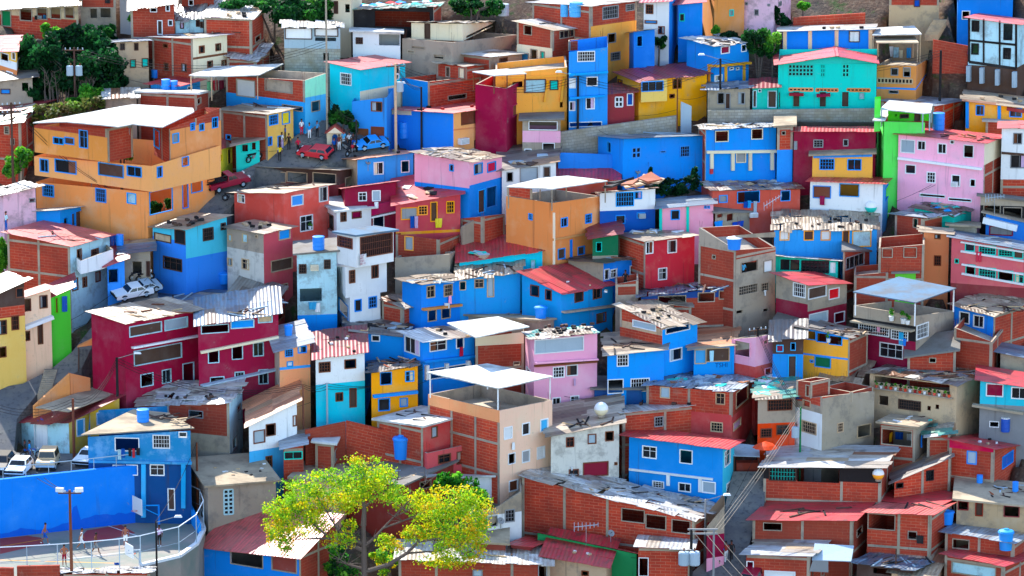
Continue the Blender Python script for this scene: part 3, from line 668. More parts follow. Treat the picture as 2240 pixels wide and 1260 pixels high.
bars('a69','1445 456 1445 510 .25 .08 teal;1504 452 1504 515 .25 .08 teal')
H('a70',"white and navy house with a large blue curtained window under a rusty roof",(1303,1312,1433),(424,423,413),522,78,'white/462/navy','patch rust',"1367 435 38 31;1396 427 15 15;1357 480 20 18;1402 471 17 11 g",'trimblue',w=6)
H('a71',"big orange corner house with a roofed terrace in the middle of the picture",(1107,1208,1316),(429,444,429),592,44,'orange','open 1.0',"1161 474 8 13;1234 486 14 19;1287 478 13 19;1228 555 15 22 D;1271 548 14 17",'trimblue')
part('a71','parapet',(1109,1164,1168),(409,414,414),436,42,'brick','none',"",dy=1.9,w=None,d=.2)
canopy('a71',[(1107,410),(1207,415),(1330,397),(1240,386),(1180,392)],'white',dy=.3,posts=1.9,pc='concrete')
bars('a71','1208 524 1314 506 .2 .15 umber;1210 465 1210 580 .12 .2 cream;1249 524 1249 580 .3 .06 blue')
H('a72',"white row house with two dark doors and a grey zinc roof",(1092,1098,1216),(371,372,354),432,76,'white','sheet grey',"1115 387 13 20;1196 376 14 22 D;1157 379 38 36 s zinc",'grey',w=7)
H('a73',"low house with a flat salmon red roof below the blue garden wall",(1215,1350,1356),(389,391,388),415,3,'coral','sheet red',"",yB=366)
H('a74',"pink box house jutting over blue ground floor, with a blue and a red window",(907,1027,1098),(334,355,343),500,34,'pink/412/blue|pink/406/blue','patch beige',"988 367 8 14 o;1046 369 18 22;1075 365 18 20 s red;1053 440 15 50 D;1075 430 22 44 o;1021 452 0 0",'trimblue')
H('a75',"blue house with two white framed windows and an orange rust roof",(720,782,904),(344,350,334),400,70,'tan|sky','sheet orange',"828 368 20 26;886 364 17 25",'white')
H('a76',"open sided shed with a corrugated roof beside the sloping street",(566,740,832),(366,373,362),412,24,'wood/405/brickred','sheet beige',"600 386 50 22 o;650 388 44 22 o;710 390 50 22 o;790 385 70 22 o",'tan',yB=None)
H('a77',"dark red house with a pale roof and a recessed balcony window pair",(746,755,866),(412,413,398),498,78,'maroon','sheet pink',"793 430 17 18;823 428 17 22;828 485 23 26 o",'white',w=6)
bars('a77','757 470 865 447 .9 .5 crimson;757 486 865 462 .15 .5 white')
H('a78',"coral red row house with yellow trim and washing hung by its door",(860,866,1007),(447,448,424),530,76,'coral/508/ochre/514/coral','tile red',"895 467 35 25;925 460 19 19;949 463 14 42 D;985 453 16 25",'ochre',w=8,yB=None)
H('a79',"salmon red two storey house with blue tarps and white framed windows",(513,622,720),(422,423,405),545,46,'salmon','sheet beige',"528 434 15 17;650 438 25 22 s trimblue;707 423 18 34;670 488 27 33",'white')
H('a80',"white upstairs house with a bright flat roof and a barred stair porch",(698,737,812),(453,464,456),530,60,'white','slab white',"717 482 26 34 o;751 473 12 22;780 470 20 14 o",'brown')
H('a81',"tall white house with brown framed glass on top and a red marked banner",(739,766,832),(648,650,638),712,52,'white','none',"783 668 14 25;815 661 17 24;752 675 20 30 o",'trimblue')
part('a81','middle_storey',(736,756,846),(582,584,572),652,52,'white','none',"770 605 12 27;820 594 14 27",'brown',dy=-.3)
part('a81','top_storey',(738,780,861),(510,517,506),586,48,'white','slab bluegrey',"823 535 70 46 g;755 530 32 22;",'brown',dy=-.7)
H('a82',"pale cyan house with an air conditioner and a laundry balcony",(646,651,737),(556,557,550),700,80,'pale/690/blue','slab grey',"662 588 15 19;716 578 13 19;680 645 48 28 o",'wood',w=5)
H('a83',"raw concrete and coral house with bricks lying on its beige roof",(497,578,640),(498,511,497),632,42,'concrete/555/whitewash|coral','sheet beige',"503 520 8 14;536 521 11 18;561 517 5 6 o;503 573 10 16;537 578 15 22;622 512 24 22 s trimblue;620 578 54 24;597 632 10 14 o;622 628 14 14 o",'tan')
H('a84',"light blue over bright blue house with a black tarp in one corner",(335,408,497),(497,501,473),622,44,'cyan/530/blue|cyan/566/blue','sheet beige',"395 516 24 34 s black;356 520 36 16 s tan;378 577 40 26;455 512 22 26;488 495 10 14",'wood')
H('a85',"bright blue cottage with a white and maroon roof under the big orange house",(25,133,225),(466,460,446),528,26,'blue','sheet white',"75 492 12 8 o;143 484 9 15 o;172 480 14 38 D;160 480 8 28 D;190 482 6 30 D",'blue')
H('a86',"brick and pale cyan house with a big pink roof and a white balcony",(18,156,241),(509,538,514),672,30,'brick|pale','tile pink',"173 558 9 26 o;207 553 15 16;185 617 9 21;214 605 10 21;164 622 12 26 s lblue",'brown')
part('a86','balcony',(152,177,248),(552,571,545),600,36,'white','open .9',"",dy=-1.4)
H('a87',"small blue house with a red roof end beside the white balcony",(230,236,273),(579,581,568),655,70,'blue','sheet red',"247 603 22 30 o",'blue',w=5)
H('a88',"narrow lime green wall house with dark clothes hung on it",(106,113,155),(642,651,632),770,66,'green','sheet maroon',"124 668 6 34 s brown;154 670 4 40 s brickred",'green',w=3.5)
H('a89',"peach house with a pale pink roof on the left street",(30,50,113),(648,653,632),806,60,'peach','tile pink',"60 667 14 26;95 660 16 27;57 735 16 20 o;88 727 10 50 D",'brown',w=2.5)
bars('a89','50 716 112 692 .3 .6 white')
H('a90',"yellow street house with a brick top storey and a white roof at the left edge",(-70,-20,56),(638,652,616),860,58,'wood/676/brick/700/yellow','sheet white',"5 716 18 30;33 706 15 30;6 770 14 22;43 640 16 20 s black;",'brown')
H('a91',"small grey house with a blue zinc roof deep in the shaded street",(268,330,336),(554,548,546),622,8,'concrete','sheet bluegrey',"300 585 20 26 o;326 588 10 32 D",'wood',yB=532)
H('a92',"pale pink house end with a ragged white roof at the left edge",(-24,10,79),(420,428,410),535,62,'palepink|palepink','patch white',"70 438 12 8 o",'grey',w=3)
H('a93',"orange house with tall front, brick top rooms and a big white roof",(80,325,470),(398,420,372),556,36,'orange','none',"106 417 24 25 g;221 427 22 29;288 434 19 22;352 440 50 50 o;405 425 12 60 o;430 405 24 30 o",'trimblue')
part('a93','middle_storey',(75,333,483),(342,363,318),420,36,'orange','none',"97 362 18 27;144 364 46 28;243 371 54 29;294 375 31 21;349 376 11 23;405 345 14 36 o",'trimblue',dy=-.5)
part('a93','left_rooms',(75,236,290),(274,281,262),355,36,'brick/301/orange|brick','none',"128 308 22 14;152 308 20 14;183 304 18 38",'trimblue',dy=1.0)
part('a93','right_rooms',(338,373,484),(279,281,236),362,36,'brick|brick/286/orange','none',"341 300 16 42 o;384 302 13 20;421 277 9 15;441 278 10 15;470 268 12 22",'trimblue',dy=2.4)
canopy('a93',[(72,270),(145,268),(258,279),(290,273),(355,280),(425,246),(422,238),(290,230)],'white',dy=1.2,z=None,name='roof')
# ---------------------------------------------------------------- houses, lower part of the hill
H('b1',"maroon corner house with a bleached beige roof and a long green window",(202,277,440),(683,706,676),905,48,'crimson','sheet beige',"318 720 70 22 s wood;385 708 50 22 s zinc;345 775 104 32;321 831 27 27;364 823 19 29;412 822 24 56 o",'pale')
bars('b1','285 755 440 738 .2 .1 crimson;287 760 440 732 .15 .4 white')
H('b2',"long maroon house with six white framed windows under a grey blue roof",(430,436,610),(710,712,684),885,72,'crimson','sheet bluegrey',"470 716 60 24 o;530 705 50 24 s sky;580 694 30 22 s tan;467 779 23 29;519 771 23 29;565 764 22 29;475 838 30 27;524 829 20 31;576 824 20 31",'pale',w=7)
bars('b2','438 770 608 736 .2 .35 cream;438 842 612 804 .12 .7 zinc')
H('b3',"brick house hidden under a broad blue grey patched roof",(300,403,497),(662,668,640),705,40,'brick','sheet bluegrey',"480 652 12 12 o",'concrete',ov=.5)
H('b4',"rust walled house under a two step beige sheet roof",(500,592,624),(648,672,660),745,34,'brickred','sheet grey',"608 695 26 18 o",'brown')
H('b5',"slim orange house with a pale metal roof and a blue band",(594,613,679),(754,767,750),905,66,'concrete|orange/804/trimblue/810/orange','sheet zinc',"632 772 16 15;661 763 18 17;634 796 12 10 s white;643 865 10 20",'trimblue')
H('b6',"white house with a maroon roof over a turquoise ground floor",(684,692,798),(783,784,771),935,68,'white/842/cyan','sheet maroon',"710 803 24 21;766 796 24 19;742 868 15 18;772 870 14 40 D",'brown',w=8,yB=716)
H('b7',"ochre house with bright blue window frames under a dark patched roof",(806,813,914),(806,817,801),932,72,'ochre','patch dark',"844 827 24 28;896 823 18 22;840 885 24 26;883 880 16 18",'trimblue',w=7,yB=777)
bars('b7','815 866 912 856 .25 .4 trimblue')
H('b8',"blue wing with a small white window under a grey debris roof",(766,884,890),(726,738,738),800,14,'blue','patch grey',"822 737 17 18",'white',yB=690,d=7)
H('b9',"bright blue house with a curved glass balcony and a blinding white roof",(883,925,1038),(728,746,734),858,56,'blue','sheet white',"902 753 32 40;958 756 36 21;1006 750 16 22;985 812 90 22 o",'white')
bars('b9','925 790 1036 778 .2 .4 blue;932 798 932 830 .3 .3 white;975 794 975 826 .3 .3 white;1022 788 1022 816 .3 .3 white')
H('b10',"brick house with cream upper wall under a huge white flat roof",(1034,1040,1146),(738,739,726),825,76,'cream/757/brick','none',"1130 795 14 8 o",'concrete',w=5)
canopy('b10',[(978,708),(1090,694),(1158,716),(1040,740)],'white',dy=.3,name='roof')
H('b11',"tall pink house with a tarp balcony and a green flecked patchwork roof",(1143,1168,1306),(729,743,729),905,70,'pink','patch green',"1222 752 108 36 s zinc;1222 814 24 23;1251 810 24 23;1217 880 17 20;1257 876 18 20;1158 815 12 14 o",'white',w=5)
bars('b11','1168 792 1305 784 .12 .5 pink;1168 800 1305 790 .14 .3 brown')
H('b12',"long blue house with a planted white window under a rusty beige roof",(1321,1328,1452),(770,777,765),885,78,'blue','sheet beige',"1362 787 24 27;1345 845 36 30 o;1400 842 40 28 g",'white',yB=720,w=7)
H('b13',"blue house with a beige roof, side walls of brick and two white windows",(1356,1448,1525),(672,715,703),838,46,'brick/720/tan/735/brick|tan/722/blue','patch beige',"1482 718 52 15 o;1444 778 30 26;1478 775 26 25;1410 712 50 14 s zinc",'white')
H('b14',"small sky blue house with plank windows and a pinkish rusted roof",(1511,1517,1606),(762,764,755),822,80,'sky','sheet orange',"1570 775 50 30 s wood;1532 780 24 30 s lblue",'tan',w=6,yB=716)
H('b15',"turquoise house with a large bright red roof in the middle",(1142,1228,1340),(598,640,622),726,42,'sky','sheet red',"1170 636 18 23 o;1200 645 13 22;1266 648 18 23;1306 641 18 23;1315 695 20 20 o",'brown')
bars('b15','1228 682 1338 668 .15 .5 concrete')
H('b16',"small two storey blue house with a pink cloth in its window",(880,922,1006),(612,624,612),716,52,'blue','patch beige',"942 638 17 25;980 635 18 25;945 690 18 24 o;975 685 19 22",'tan')
bars('b16','922 676 1006 666 .2 .4 umber')
H('b17',"long light blue house with a grey door under a pale rusty roof",(998,1004,1138),(610,611,597),668,78,'sky','patch beige',"1048 620 19 18;1073 628 14 42 D zinc;1012 625 13 18 o",'tan',w=5)
H('b18',"aqua long house with a broad dark red roof strewn with scraps",(998,1005,1193),(572,573,547),605,78,'aqua','sheet red',"1127 580 16 16;1166 578 11 20;1050 588 12 10 o",'teal',w=9,yB=None)
H('b19',"flat concrete roof terrace strewn with rubble and a blue tank",(1005,1180,1292),(690,703,690),748,36,'concrete','slab beige',"1200 722 20 10 o",'concrete')
H('b20',"unfinished grey concrete shell with low brick walls on top",(864,984,1004),(564,556,549),608,10,'concrete','open .7',"",'concrete',d=5)
H('b21',"little brick shack with a torn zinc roof beside the white tower house",(836,880,926),(655,672,662),702,42,'brick','patch rust',"905 690 18 14 o",'concrete')
H('b22',"coral red house with white barred windows and a brick left wall",(1352,1411,1519),(513,528,516),625,62,'brick|coral','sheet beige',"1419 541 18 27;1470 539 19 27;1449 599 18 25;1372 562 0 0",'white')
H('b23',"blue and raw concrete house under a brown and grey roof",(1243,1320,1408),(568,576,562),632,46,'concrete|blue','patch dark',"1327 600 10 22 o;1342 598 13 18;1385 590 14 19",'white')
H('b24',"red brick block with a broken parapet where a person leans",(1341,1346,1396),(620,622,613),690,78,'brick/646/concrete','open .8',"",'concrete',w=3)
H('b25',"tall concrete and brick block with an unfinished frame on its roof",(1528,1608,1696),(498,547,541),705,46,'concrete/548/brick|brick/568/concrete','open .9',"1562 562 7 8 o;1639 583 36 23 o;1680 582 19 25 s white;1636 633 42 20 g;1673 628 17 19 g;1616 682 16 8 o;1674 678 12 8 o",'concrete')
part('b25','roof_frame',(1600,1608,1696),(520,516,508),520,46,'concrete','none',"",dy=0,frame=False,d=.2,w=.2)
H('b26',"sky blue house with three orange framed windows and a bleached patch roof",(1686,1693,1918),(503,504,502),556,84,'sky','patch beige',"1716 515 20 20 s white;1769 515 20 20;1806 515 20 20 s white;1850 522 14 40 D;1885 522 40 34 s pale",'ochre',yB=464)
H('b27',"teal glazed house with a lattice front under a white zinc awning",(1697,1832,1842),(561,572,566),612,8,'teal','sheet white',"1728 578 44 28;1784 583 60 26 v dark;1822 585 14 26 s white",'teal',yB=546)
H('b28',"brick house with one barred window beside the teal lattice house",(1840,1844,1917),(549,550,550),610,82,'brick','slab grey',"1870 571 40 26",'grey',d=5)
H('b29',"concrete and maroon house with a bright red awning roof and corner glass",(1697,1766,1852),(600,623,620),726,46,'concrete/666/maroon|concrete/682/maroon','sheet red',"1787 638 40 26;1824 642 22 22 s red;1749 634 26 30;1790 695 40 22 s zinc;1836 694 22 22 o",'white')
H('b30',"long low shed house with layered grey blue roofs and a shaded porch",(1396,1402,1602),(648,650,628),705,82,'deepblue/655/brick','patch bluegrey',"1545 650 36 20 o;1585 645 24 18 o;1470 655 60 16 o;1530 670 10 20 o",'concrete',w=6,yB=612)
H('b31',"narrow pink house with a brick parapet terrace",(1600,1652,1691),(742,738,730),838,44,'pink/803/coral|pink/802/coral','open .7',"1624 762 34 34 o;1675 748 10 9 o;1680 812 14 14",'pink')
H('b32',"blue door house with plank upper wall in the shaded corner",(1690,1756,1762),(742,738,734),838,4,'wood/775/blue','sheet grey',"1733 802 17 48 D;1706 762 14 14 s maroon;1735 758 10 16 o",'lblue',yB=706)
H('b33',"ochre balcony house with potted plants and a rough brick right side",(1750,1854,1897),(716,738,727),842,30,'trimblue/743/ochre/784/trimblue/788/ochre|brick','patch grey',"1770 730 30 24 o;1798 735 22 26 o;1828 741 28 26 o;1800 792 34 22 s dgreen;1776 790 6 5 o",'trimblue')
H('b34',"grey terrace house with a big ribbed metal canopy and white flower pots",(1866,2002,2086),(668,691,680),808,36,'concrete/714/dark/748/maroon|concrete','open 1.0',"1912 722 66 20 g;1968 733 36 20 g;1950 767 50 30;2017 724 26 30 g",'white')
canopy('b34',[(1866,640),(2003,664),(2092,632),(1966,607)],'bluegrey',dy=0,posts=2.0,pc='white')
bars('b34','1868 700 2002 722 .15 .7 concrete')
H('b35',"blue fronted house with two white windows and a brick right side",(2085,2172,2252),(669,690,658),752,40,'dark/678/blue|sky/683/brick','patch beige',"2110 695 21 24;2141 703 22 25",'white')
H('b36',"stepped raw brick block below the blue fronted house",(2086,2168,2192),(717,748,738),828,34,'brick','open .6',"",'concrete')
H('b37',"long red gallery house with white trimmed balconies at the right edge",(2080,2262,2268),(520,552,552),668,20,'salmon/632/brickred','sheet bluegrey',"2122 540 20 18;2160 546 36 20;2200 550 30 20;2228 555 20 20;2123 590 20 22 o;2160 597 36 22;2200 603 32 22 o;2230 608 18 22;2093 571 8 9 o",'teal',yB=504)
bars('b37','2102 529 2240 551 .15 .15 white;2102 549 2240 571 .18 .15 white;2104 578 2240 600 .15 .15 white;2104 598 2240 622 .18 .15 white')
H('b38',"small orange house with a beige roof beside the concrete tower",(2020,2074,2080),(508,513,513),600,8,'umber','sheet beige',"2051 515 12 14;2051 570 14 21",'brown',yB=497)
H('b39',"square raw concrete tower room on the red gallery house",(2076,2136,2142),(494,498,496),530,8,'block','slab beige',"",yB=486)
H('b40',"roofless brick shell with empty window openings",(1921,2020,2024),(543,535,534),650,3,'brick','open 1.2',"1941 553 22 20 o;1991 552 28 22 o",'concrete',d=5)
H('b41',"brick house with a bright zinc patch roof below the pink house",(1958,2018,2084),(470,478,464),530,44,'brick','patch zinc',"2003 488 10 20 o",'concrete',yB=None)
H('b42',"teal shack buried under a debris covered roof below the pink house",(2000,2085,2140),(456,470,452),505,30,'teal','patch dark',"",yB=None)
H('b43',"blue house with a striped awning under a beige ribbed roof",(2156,2262,2268),(468,492,492),532,16,'blue','sheet beige',"2190 505 50 18;2165 500 8 16",'maroon',yB=455)
bars('b43','2152 480 2226 498 .55 .5 white','awning')
H('b44',"raw concrete deck on posts under the pink house",(2144,2262,2268),(430,444,444),488,8,'concrete/452/dark','slab grey',"2170 460 36 22 o;2215 466 40 24 o",'concrete',yB=424)
H('b45',"tan house with a row of flower pots under a huge rusty patch roof",(1902,2091,2168),(817,843,814),930,30,'tan','patch mixed',"1995 838 165 15 o;1990 886 48 20 g;1933 876 20 20;2032 893 8 10 o;2050 890 8 10 o",'wood')
H('b46',"bright cyan house with a pink red roof at the right edge",(2143,2262,2268),(832,850,850),950,14,'cyan/890/grey','tile red',"2176 853 36 27 s maroon;2230 859 34 26;2175 928 20 12 o",'white',yB=804)
bars('b46','2128 884 2240 902 .2 .6 concrete')
H('b47',"grey shed with a blue zinc roof cut by the right edge",(2188,2262,2268),(772,786,786),818,10,'concrete','sheet bluegrey',"",yB=752)
H('b48',"half built brick and concrete house with a white panel and barred windows",(1736,1797,1912),(874,868,856),992,52,'brick/890/concrete/906/white|brick/872/concrete','open .8',"1770 935 32 24 g;1838 935 12 20 g;1890 942 29 26;1765 880 16 20 o",'tan')
part('b48','brick_rooms',(1742,1772,1815),(832,836,828),872,48,'brick','open 1.2',"1768 855 10 24 o",'concrete',dy=1.0)
part('b48','brick_room_row',(1800,1862,1910),(846,858,846),880,40,'brick','open 1.2',"",dy=2.0)
H('b49',"junk covered slab roof hut with clothes hung in its open porch",(1926,2002,2040),(926,936,921),992,22,'brick|concrete','slab beige',"1962 957 66 34 o",'concrete')
H('b50',"brick house with a red fascia and wide red roof at the right",(2076,2172,2252),(962,982,970),1048,26,'red/990/brick|brick','sheet red',"2126 1001 20 27 s zinc;2204 1005 23 25 s navy",'trimblue',yB=None)
H('b51',"brick house with a sloping grey and beige roof and one black window",(1950,1956,2078),(1050,1054,1002),1088,66,'brick','sheet grey',"2034 1040 15 21;1968 1062 14 10 o",'dark',yB=962,w=7)
H('b52',"brick house with ribbed white roof over an open gallery with a green grille",(1670,1926,1952),(1021,1023,979),1104,9,'dark/1057/brick|brick','sheet white',"1712 1037 58 28 g teal;1790 1040 92 30 o;1876 1040 84 30 o",'none',yB=None,d=6)
H('b53',"brick house with a long red tiled porch roof beside the alley",(1646,1864,1906),(1137,1138,1096),1205,8,'brick','tile red',"1690 1152 40 16 o;1880 1162 12 16 o",'concrete',yB=None,d=5.5)
H('b54',"brick house with a pink tiled roof and a green box in its open room",(1897,2034,2076),(1121,1126,1102),1220,16,'brick','tile pink',"1927 1141 62 34 o;1996 1171 19 17 o",'concrete',yB=None,d=4.5)
H('b55',"red roofed brick house behind the pink tiled roof",(1925,2044,2096),(1094,1108,1082),1150,34,'brick','tile red',"2084 1112 8 14",'white')
H('b56',"brick hut with a white ribbed roof beside the street corner",(1632,1770,1820),(1213,1216,1166),1290,10,'brick','sheet white',"1706 1256 66 12 s white;1640 1240 16 24 o",'white',yB=None,d=6.5)
H('b57',"shanty with a patched grey roof between the brick houses",(1874,1994,2066),(1232,1246,1212),1295,22,'wood','patch bluegrey',"1930 1250 40 12 o",'wood',ov=.5,d=5)
H('b58',"flat roofed beige house piled with scrap and blue canisters",(2092,2262,2268),(1093,1110,1110),1168,12,'tan','slab beige',"2107 1104 22 22 o;2142 1113 15 30 D;2213 1118 33 24 o",'brickred',yB=1048)
H('b59',"brick house with a ribbed zinc roof carrying a tank shadow",(2067,2216,2266),(1163,1187,1158),1240,22,'brick','sheet zinc',"2102 1190 36 20 o",'concrete',d=5.5)
H('b60',"red roofed brick house with a curtained window at the bottom right corner",(2066,2194,2264),(1213,1237,1213),1305,30,'brick','sheet red',"2130 1247 96 24 s pale",'concrete',d=5)
H('b61',"blue house with white window frames and an overhanging bright red roof",(1376,1580,1605),(953,980,966),1092,26,'sky|cyan','sheet red',"1421 989 30 25;1501 999 27 29;1591 1000 12 33;1440 1060 24 14;1498 1066 26 18;1551 1066 28 24 s zinc;1594 1068 10 26",'white',ov=.7,d=3.4)
bars('b61','1377 1026 1560 1048 .18 .15 white;1462 1038 1462 1062 .3 .1 white;1532 1046 1532 1076 .3 .1 white')
H('b62',"brick house with a bleached roof behind the white sphere tank",(1332,1362,1546),(893,904,884),975,68,'brick','sheet white',"1441 922 18 21;1346 914 5 10 o",'grey',w=5)
H('b63',"worn whitewashed house with a maroon garage door and a beige roof",(1198,1205,1354),(951,953,926),1056,74,'whitewash','sheet beige',"1247 967 16 20;1295 960 17 20;1333 954 17 20;1255 1034 20 14;1303 1026 54 30 s maroon;1347 1014 5 5 o",'brown',w=7)
H('b64',"peach three storey house with six white windows and a white canopy roof",(937,1093,1208),(862,898,875),1096,46,'orange/925/brick|peach','open 1.1',"1111 947 17 25 s white;1150 938 16 25;1190 930 16 26 s lblue;1119 1003 15 23;1150 998 16 25;1183 990 16 25 s white;1123 1062 19 23 D brown",'white')
canopy('b64',[(934,816),(1090,852),(1210,825),(1066,797)],'white',dy=0,posts=2.1,pc='white',ref=1)
H('b65',"brick and coral house with planks lying on its white flat roof",(826,926,1021),(919,934,908),1058,42,'brick|coral','slab white',"950 945 12 23 s zinc;",'brown')
part('b65','lower_storey',(900,934,1050),(984,992,966),1062,52,'coral','open .9',"972 1003 26 18;1012 1000 25 26;1040 980 10 15",'brown',dy=-.8)
H('b66',"house under a wide flat grey slab roof with a tall blue tank",(700,882,992),(1036,1062,1012),1140,40,'brickred','slab grey',"930 1060 24 16 o",'concrete')
H('b67',"house with a small white flat roof and skylight behind the yellow tree",(640,742,780),(1046,1056,1044),1100,18,'peach','slab beige',"",'concrete')
H('b68',"bare concrete house with a flat dirty roof and a red and white lattice door",(418,456,604),(1008,1064,1052),1155,74,'concrete','slab beige',"500 1098 20 54 v pale;410 1082 10 20 o",'red',w=6)
H('b69',"slanting white house with an orange rust roof and brown side windows",(541,546,650),(929,930,880),1046,56,'brickred|white/988/lblue','sheet orange',"567 955 24 27;592 940 20 25;647 920 12 22 s white;588 1010 13 24",'brown',w=6)
H('b70',"brick house with pale blue side wall under a white zinc patch roof",(300,503,532),(888,882,860),996,22,'brick/955/concrete|pale','patch white',"429 906 30 15 o;513 970 9 25;522 892 7 12 s brickred",'grey',yB=None)
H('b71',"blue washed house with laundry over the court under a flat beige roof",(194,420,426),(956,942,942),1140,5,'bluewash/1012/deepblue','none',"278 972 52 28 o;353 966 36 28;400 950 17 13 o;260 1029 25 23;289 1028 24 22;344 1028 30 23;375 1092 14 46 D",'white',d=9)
canopy('b71',[(177,953),(425,938),(368,905),(292,897)],'beige',dy=-.3,z=None,name='roof')
bars('b71','196 1008 420 1012 .2 .3 bluewash;315 1014 315 1130 .35 .3 lblue;402 1012 402 1110 .35 .3 lblue')
H('b72',"corner shop with pale blue front, white double door and maroon roof",(37,152,262),(922,924,870),990,44,'pale|yellow','sheet maroon',"90 955 28 54 D white;176 935 17 36 s lblue;218 915 14 26 s lblue",'white',yB=None)
canopy('b72',[(78,893),(150,902),(268,857),(215,845)],'beige',dy=1.0,name='upper_roof')
H('b73',"blue and brick house with a broad salmon tiled roof at the bottom",(443,655,738),(1194,1218,1132),1300,30,'blue/1205/blue|brick','tile pink',"540 1222 70 32 o;622 1228 54 44 s brickred;515 1216 22 24 s brickred",'concrete')
H('b74',"long brick house with a big white patchwork roof above the alley",(1142,1518,1572),(1042,1138,1108),1220,24,'brick','patch white',"1385 1128 50 28 o;1435 1142 44 30 o;1490 1152 40 28 o",'concrete',yB=None)
H('b75',"green walled house with a maroon roof and antenna",(1176,1392,1402),(1166,1212,1210),1248,24,'pgreen','sheet maroon',"1300 1208 50 12 o",'wood',yB=None,d=6)
H('b76',"brick house with a broad white ribbed roof at the bottom edge",(872,1203,1209),(1222,1235,1235),1300,5,'brick','sheet white',"1045 1254 20 14 s zinc;1187 1250 18 26 o",'grey',yB=1186)
H('b77',"tan house with a red tiled roof at the bottom edge",(1190,1326,1346),(1216,1239,1222),1300,20,'tan','tile red',"1280 1254 14 10 o;1250 1250 60 4 s white",'brown',yB=None)
H('b78',"brick hut with a ribbed white roof behind the twin transformer pole",(1396,1510,1526),(1196,1201,1180),1300,6,'brick','sheet white',"1405 1240 26 40 o",'white',yB=None)
H('b79',"small white house with a stained concrete parapet beside the green tree",(1060,1067,1141),(1120,1122,1076),1180,64,'concrete/1128/white','open .9',"1115 1128 20 26 g;1077 1140 20 22",'grey',w=5)
H('b80',"brick house with a patched zinc roof and coral base above the alley",(1414,1600,1650),(842,858,824),955,22,'brick/908/coral|brick/912/coral','patch zinc',"1455 858 20 24;1576 872 19 24;1623 866 26 34 o;1568 934 25 20;1612 928 16 16 s lilac",'tan',d=7)
H('b81',"concrete box house with turquoise scraps on its patched roof",(1650,1657,1739),(874,876,868),962,80,'concrete/927/terracotta','patch green',"1706 885 52 24 g;1676 947 23 18;1712 940 26 20",'brown',w=9,yB=806)
H('b82',"short brick hut with a zinc lid in the shaded yard",(616,621,664),(980,981,972),1050,80,'brick','sheet zinc',"641 996 40 16",'teal',w=3)
H('b83',"narrow brick tank hut with a small white slab roof",(690,730,748),(968,972,964),1028,20,'brick','slab white',"737 990 12 24 s grey",'concrete')
H('b84',"white and pink corner store end beside the lower alley",(1540,1545,1584),(1150,1152,1106),1250,62,'concrete/1172/maroon/1222/pink','none',"",'white',w=4)
H('b85',"tan flat roof with a blue crate behind the white ribbed roof",(1040,1106,1112),(1186,1190,1188),1230,6,'brickred','slab beige',"",yB=1150)
H('b86',"small house with a pink roof patch behind the red tiled roof",(1118,1160,1200),(1192,1196,1182),1230,24,'brickred','tile red',"")
H('b87',"dark teal hut squeezed beside the orange corner house",(1291,1296,1352),(520,521,512),590,82,'dgreen/560/concrete','sheet maroon',"1310 540 12 20 o",'teal',w=4)
H('b88',"brick wall house with a concrete corner in the middle valley",(1008,1056,1104),(478,474,468),520,40,'brick','open .6',"",'concrete')
H('b89',"brick house with a blue door below the coral row house",(866,960,1010),(512,524,512),575,24,'brick','none',"895 530 18 34 D zinc",'ochre')
H('b90',"brick hut with a grey green wavy roof beside the clothes shed",(1700,1742,1762),(700,706,700),735,20,'concrete','slab grey',"")
H('b92',"dark brick house with a rusty roof in front of the blue rooftop",(1300,1404,1412),(852,852,846),880,4,'deepblue','slab grey',"")
H('b93',"tan hut with a beige patch roof at the bottom right",(1950,2040,2068),(1252,1262,1246),1310,20,'tan','sheet beige',"")
H('b94',"white wall yard house with a red sign beside the coral house",(1018,1080,1086),(1046,1044,1042),1082,4,'white','slab white',"1040 1062 10 8 o",'grey',yB=1040)
H('b95',"pale concrete hut behind the half built brick house",(1800,1880,1902),(832,838,832),870,22,'concrete','patch beige',"")
H('c1',"low brick house with a grey slab roof in front of the grey terrace house",(1985,2090,2096),(780,766,764),822,4,'brick','slab grey',"2040 788 14 10 o",'concrete',yB=744)
H('c2',"low brick yard house between the lattice house and the brick shell",(1868,1942,1946),(602,596,594),650,4,'brick','open .5',"",'concrete',d=4)
H('c3',"tiny green walled hut behind the ribbed metal canopy",(1958,2002,2006),(598,597,597),650,4,'green','slab grey',"",'concrete',d=4)
H('c4',"small brick room with a patchy beige roof behind the brick sided blue house",(1468,1512,1516),(668,672,670),720,4,'brick','patch beige',"1490 690 12 12 o",'concrete',yB=652)
H('c5',"low brick store with a blue green patched roof beside the clothes porch hut",(2028,2078,2082),(956,950,950),990,4,'brick','patch green',"",'concrete',yB=934)
PAL['darkstone'] = (74,66,58)
# ---------------------------------------------------------------- streets, court, walls
ZC = ground(310, 1150).z
COURT = [(-90,1186),(310,1140),(402,1120),(438,1132),(449,1160),(434,1193),(395,1222),(300,1243),(60,1266),(-90,1272)]
pad('ball_court', COURT, ZC, 'court', 7)
WP0 = atZ(-90, 1186, ZC); WP1 = atZ(306, 1141, ZC); ZW = atY(300, 1018, WP1.y).z
pad('parking_lot', [(-90,1048),(306,1017),(268,986),(160,992),(36,990),(0,960),(-90,940)], ZW-.5, 'asphalt', 1)
drape('street', [(345,640),(205,712),(200,760),(178,806),(80,862),(37,915),(30,992),(-90,990),(-90,860),(50,838),(112,806),(158,768),(236,668),(276,655),(330,622)], 'asphalt')
drape('plaza', [(412,485),(455,440),(530,372),(585,345),(640,300),(700,262),(770,262),(850,300),(850,330),(740,352),(640,376),(560,366),(545,400),(505,452),(450,490)], 'asphalt')
drape('alley', [(1500,1262),(1575,1200),(1588,1096),(1604,1030),(1676,1030),(1672,1100),(1650,1150),(1632,1215),(1640,1300),(1500,1300)], 'asphalt')
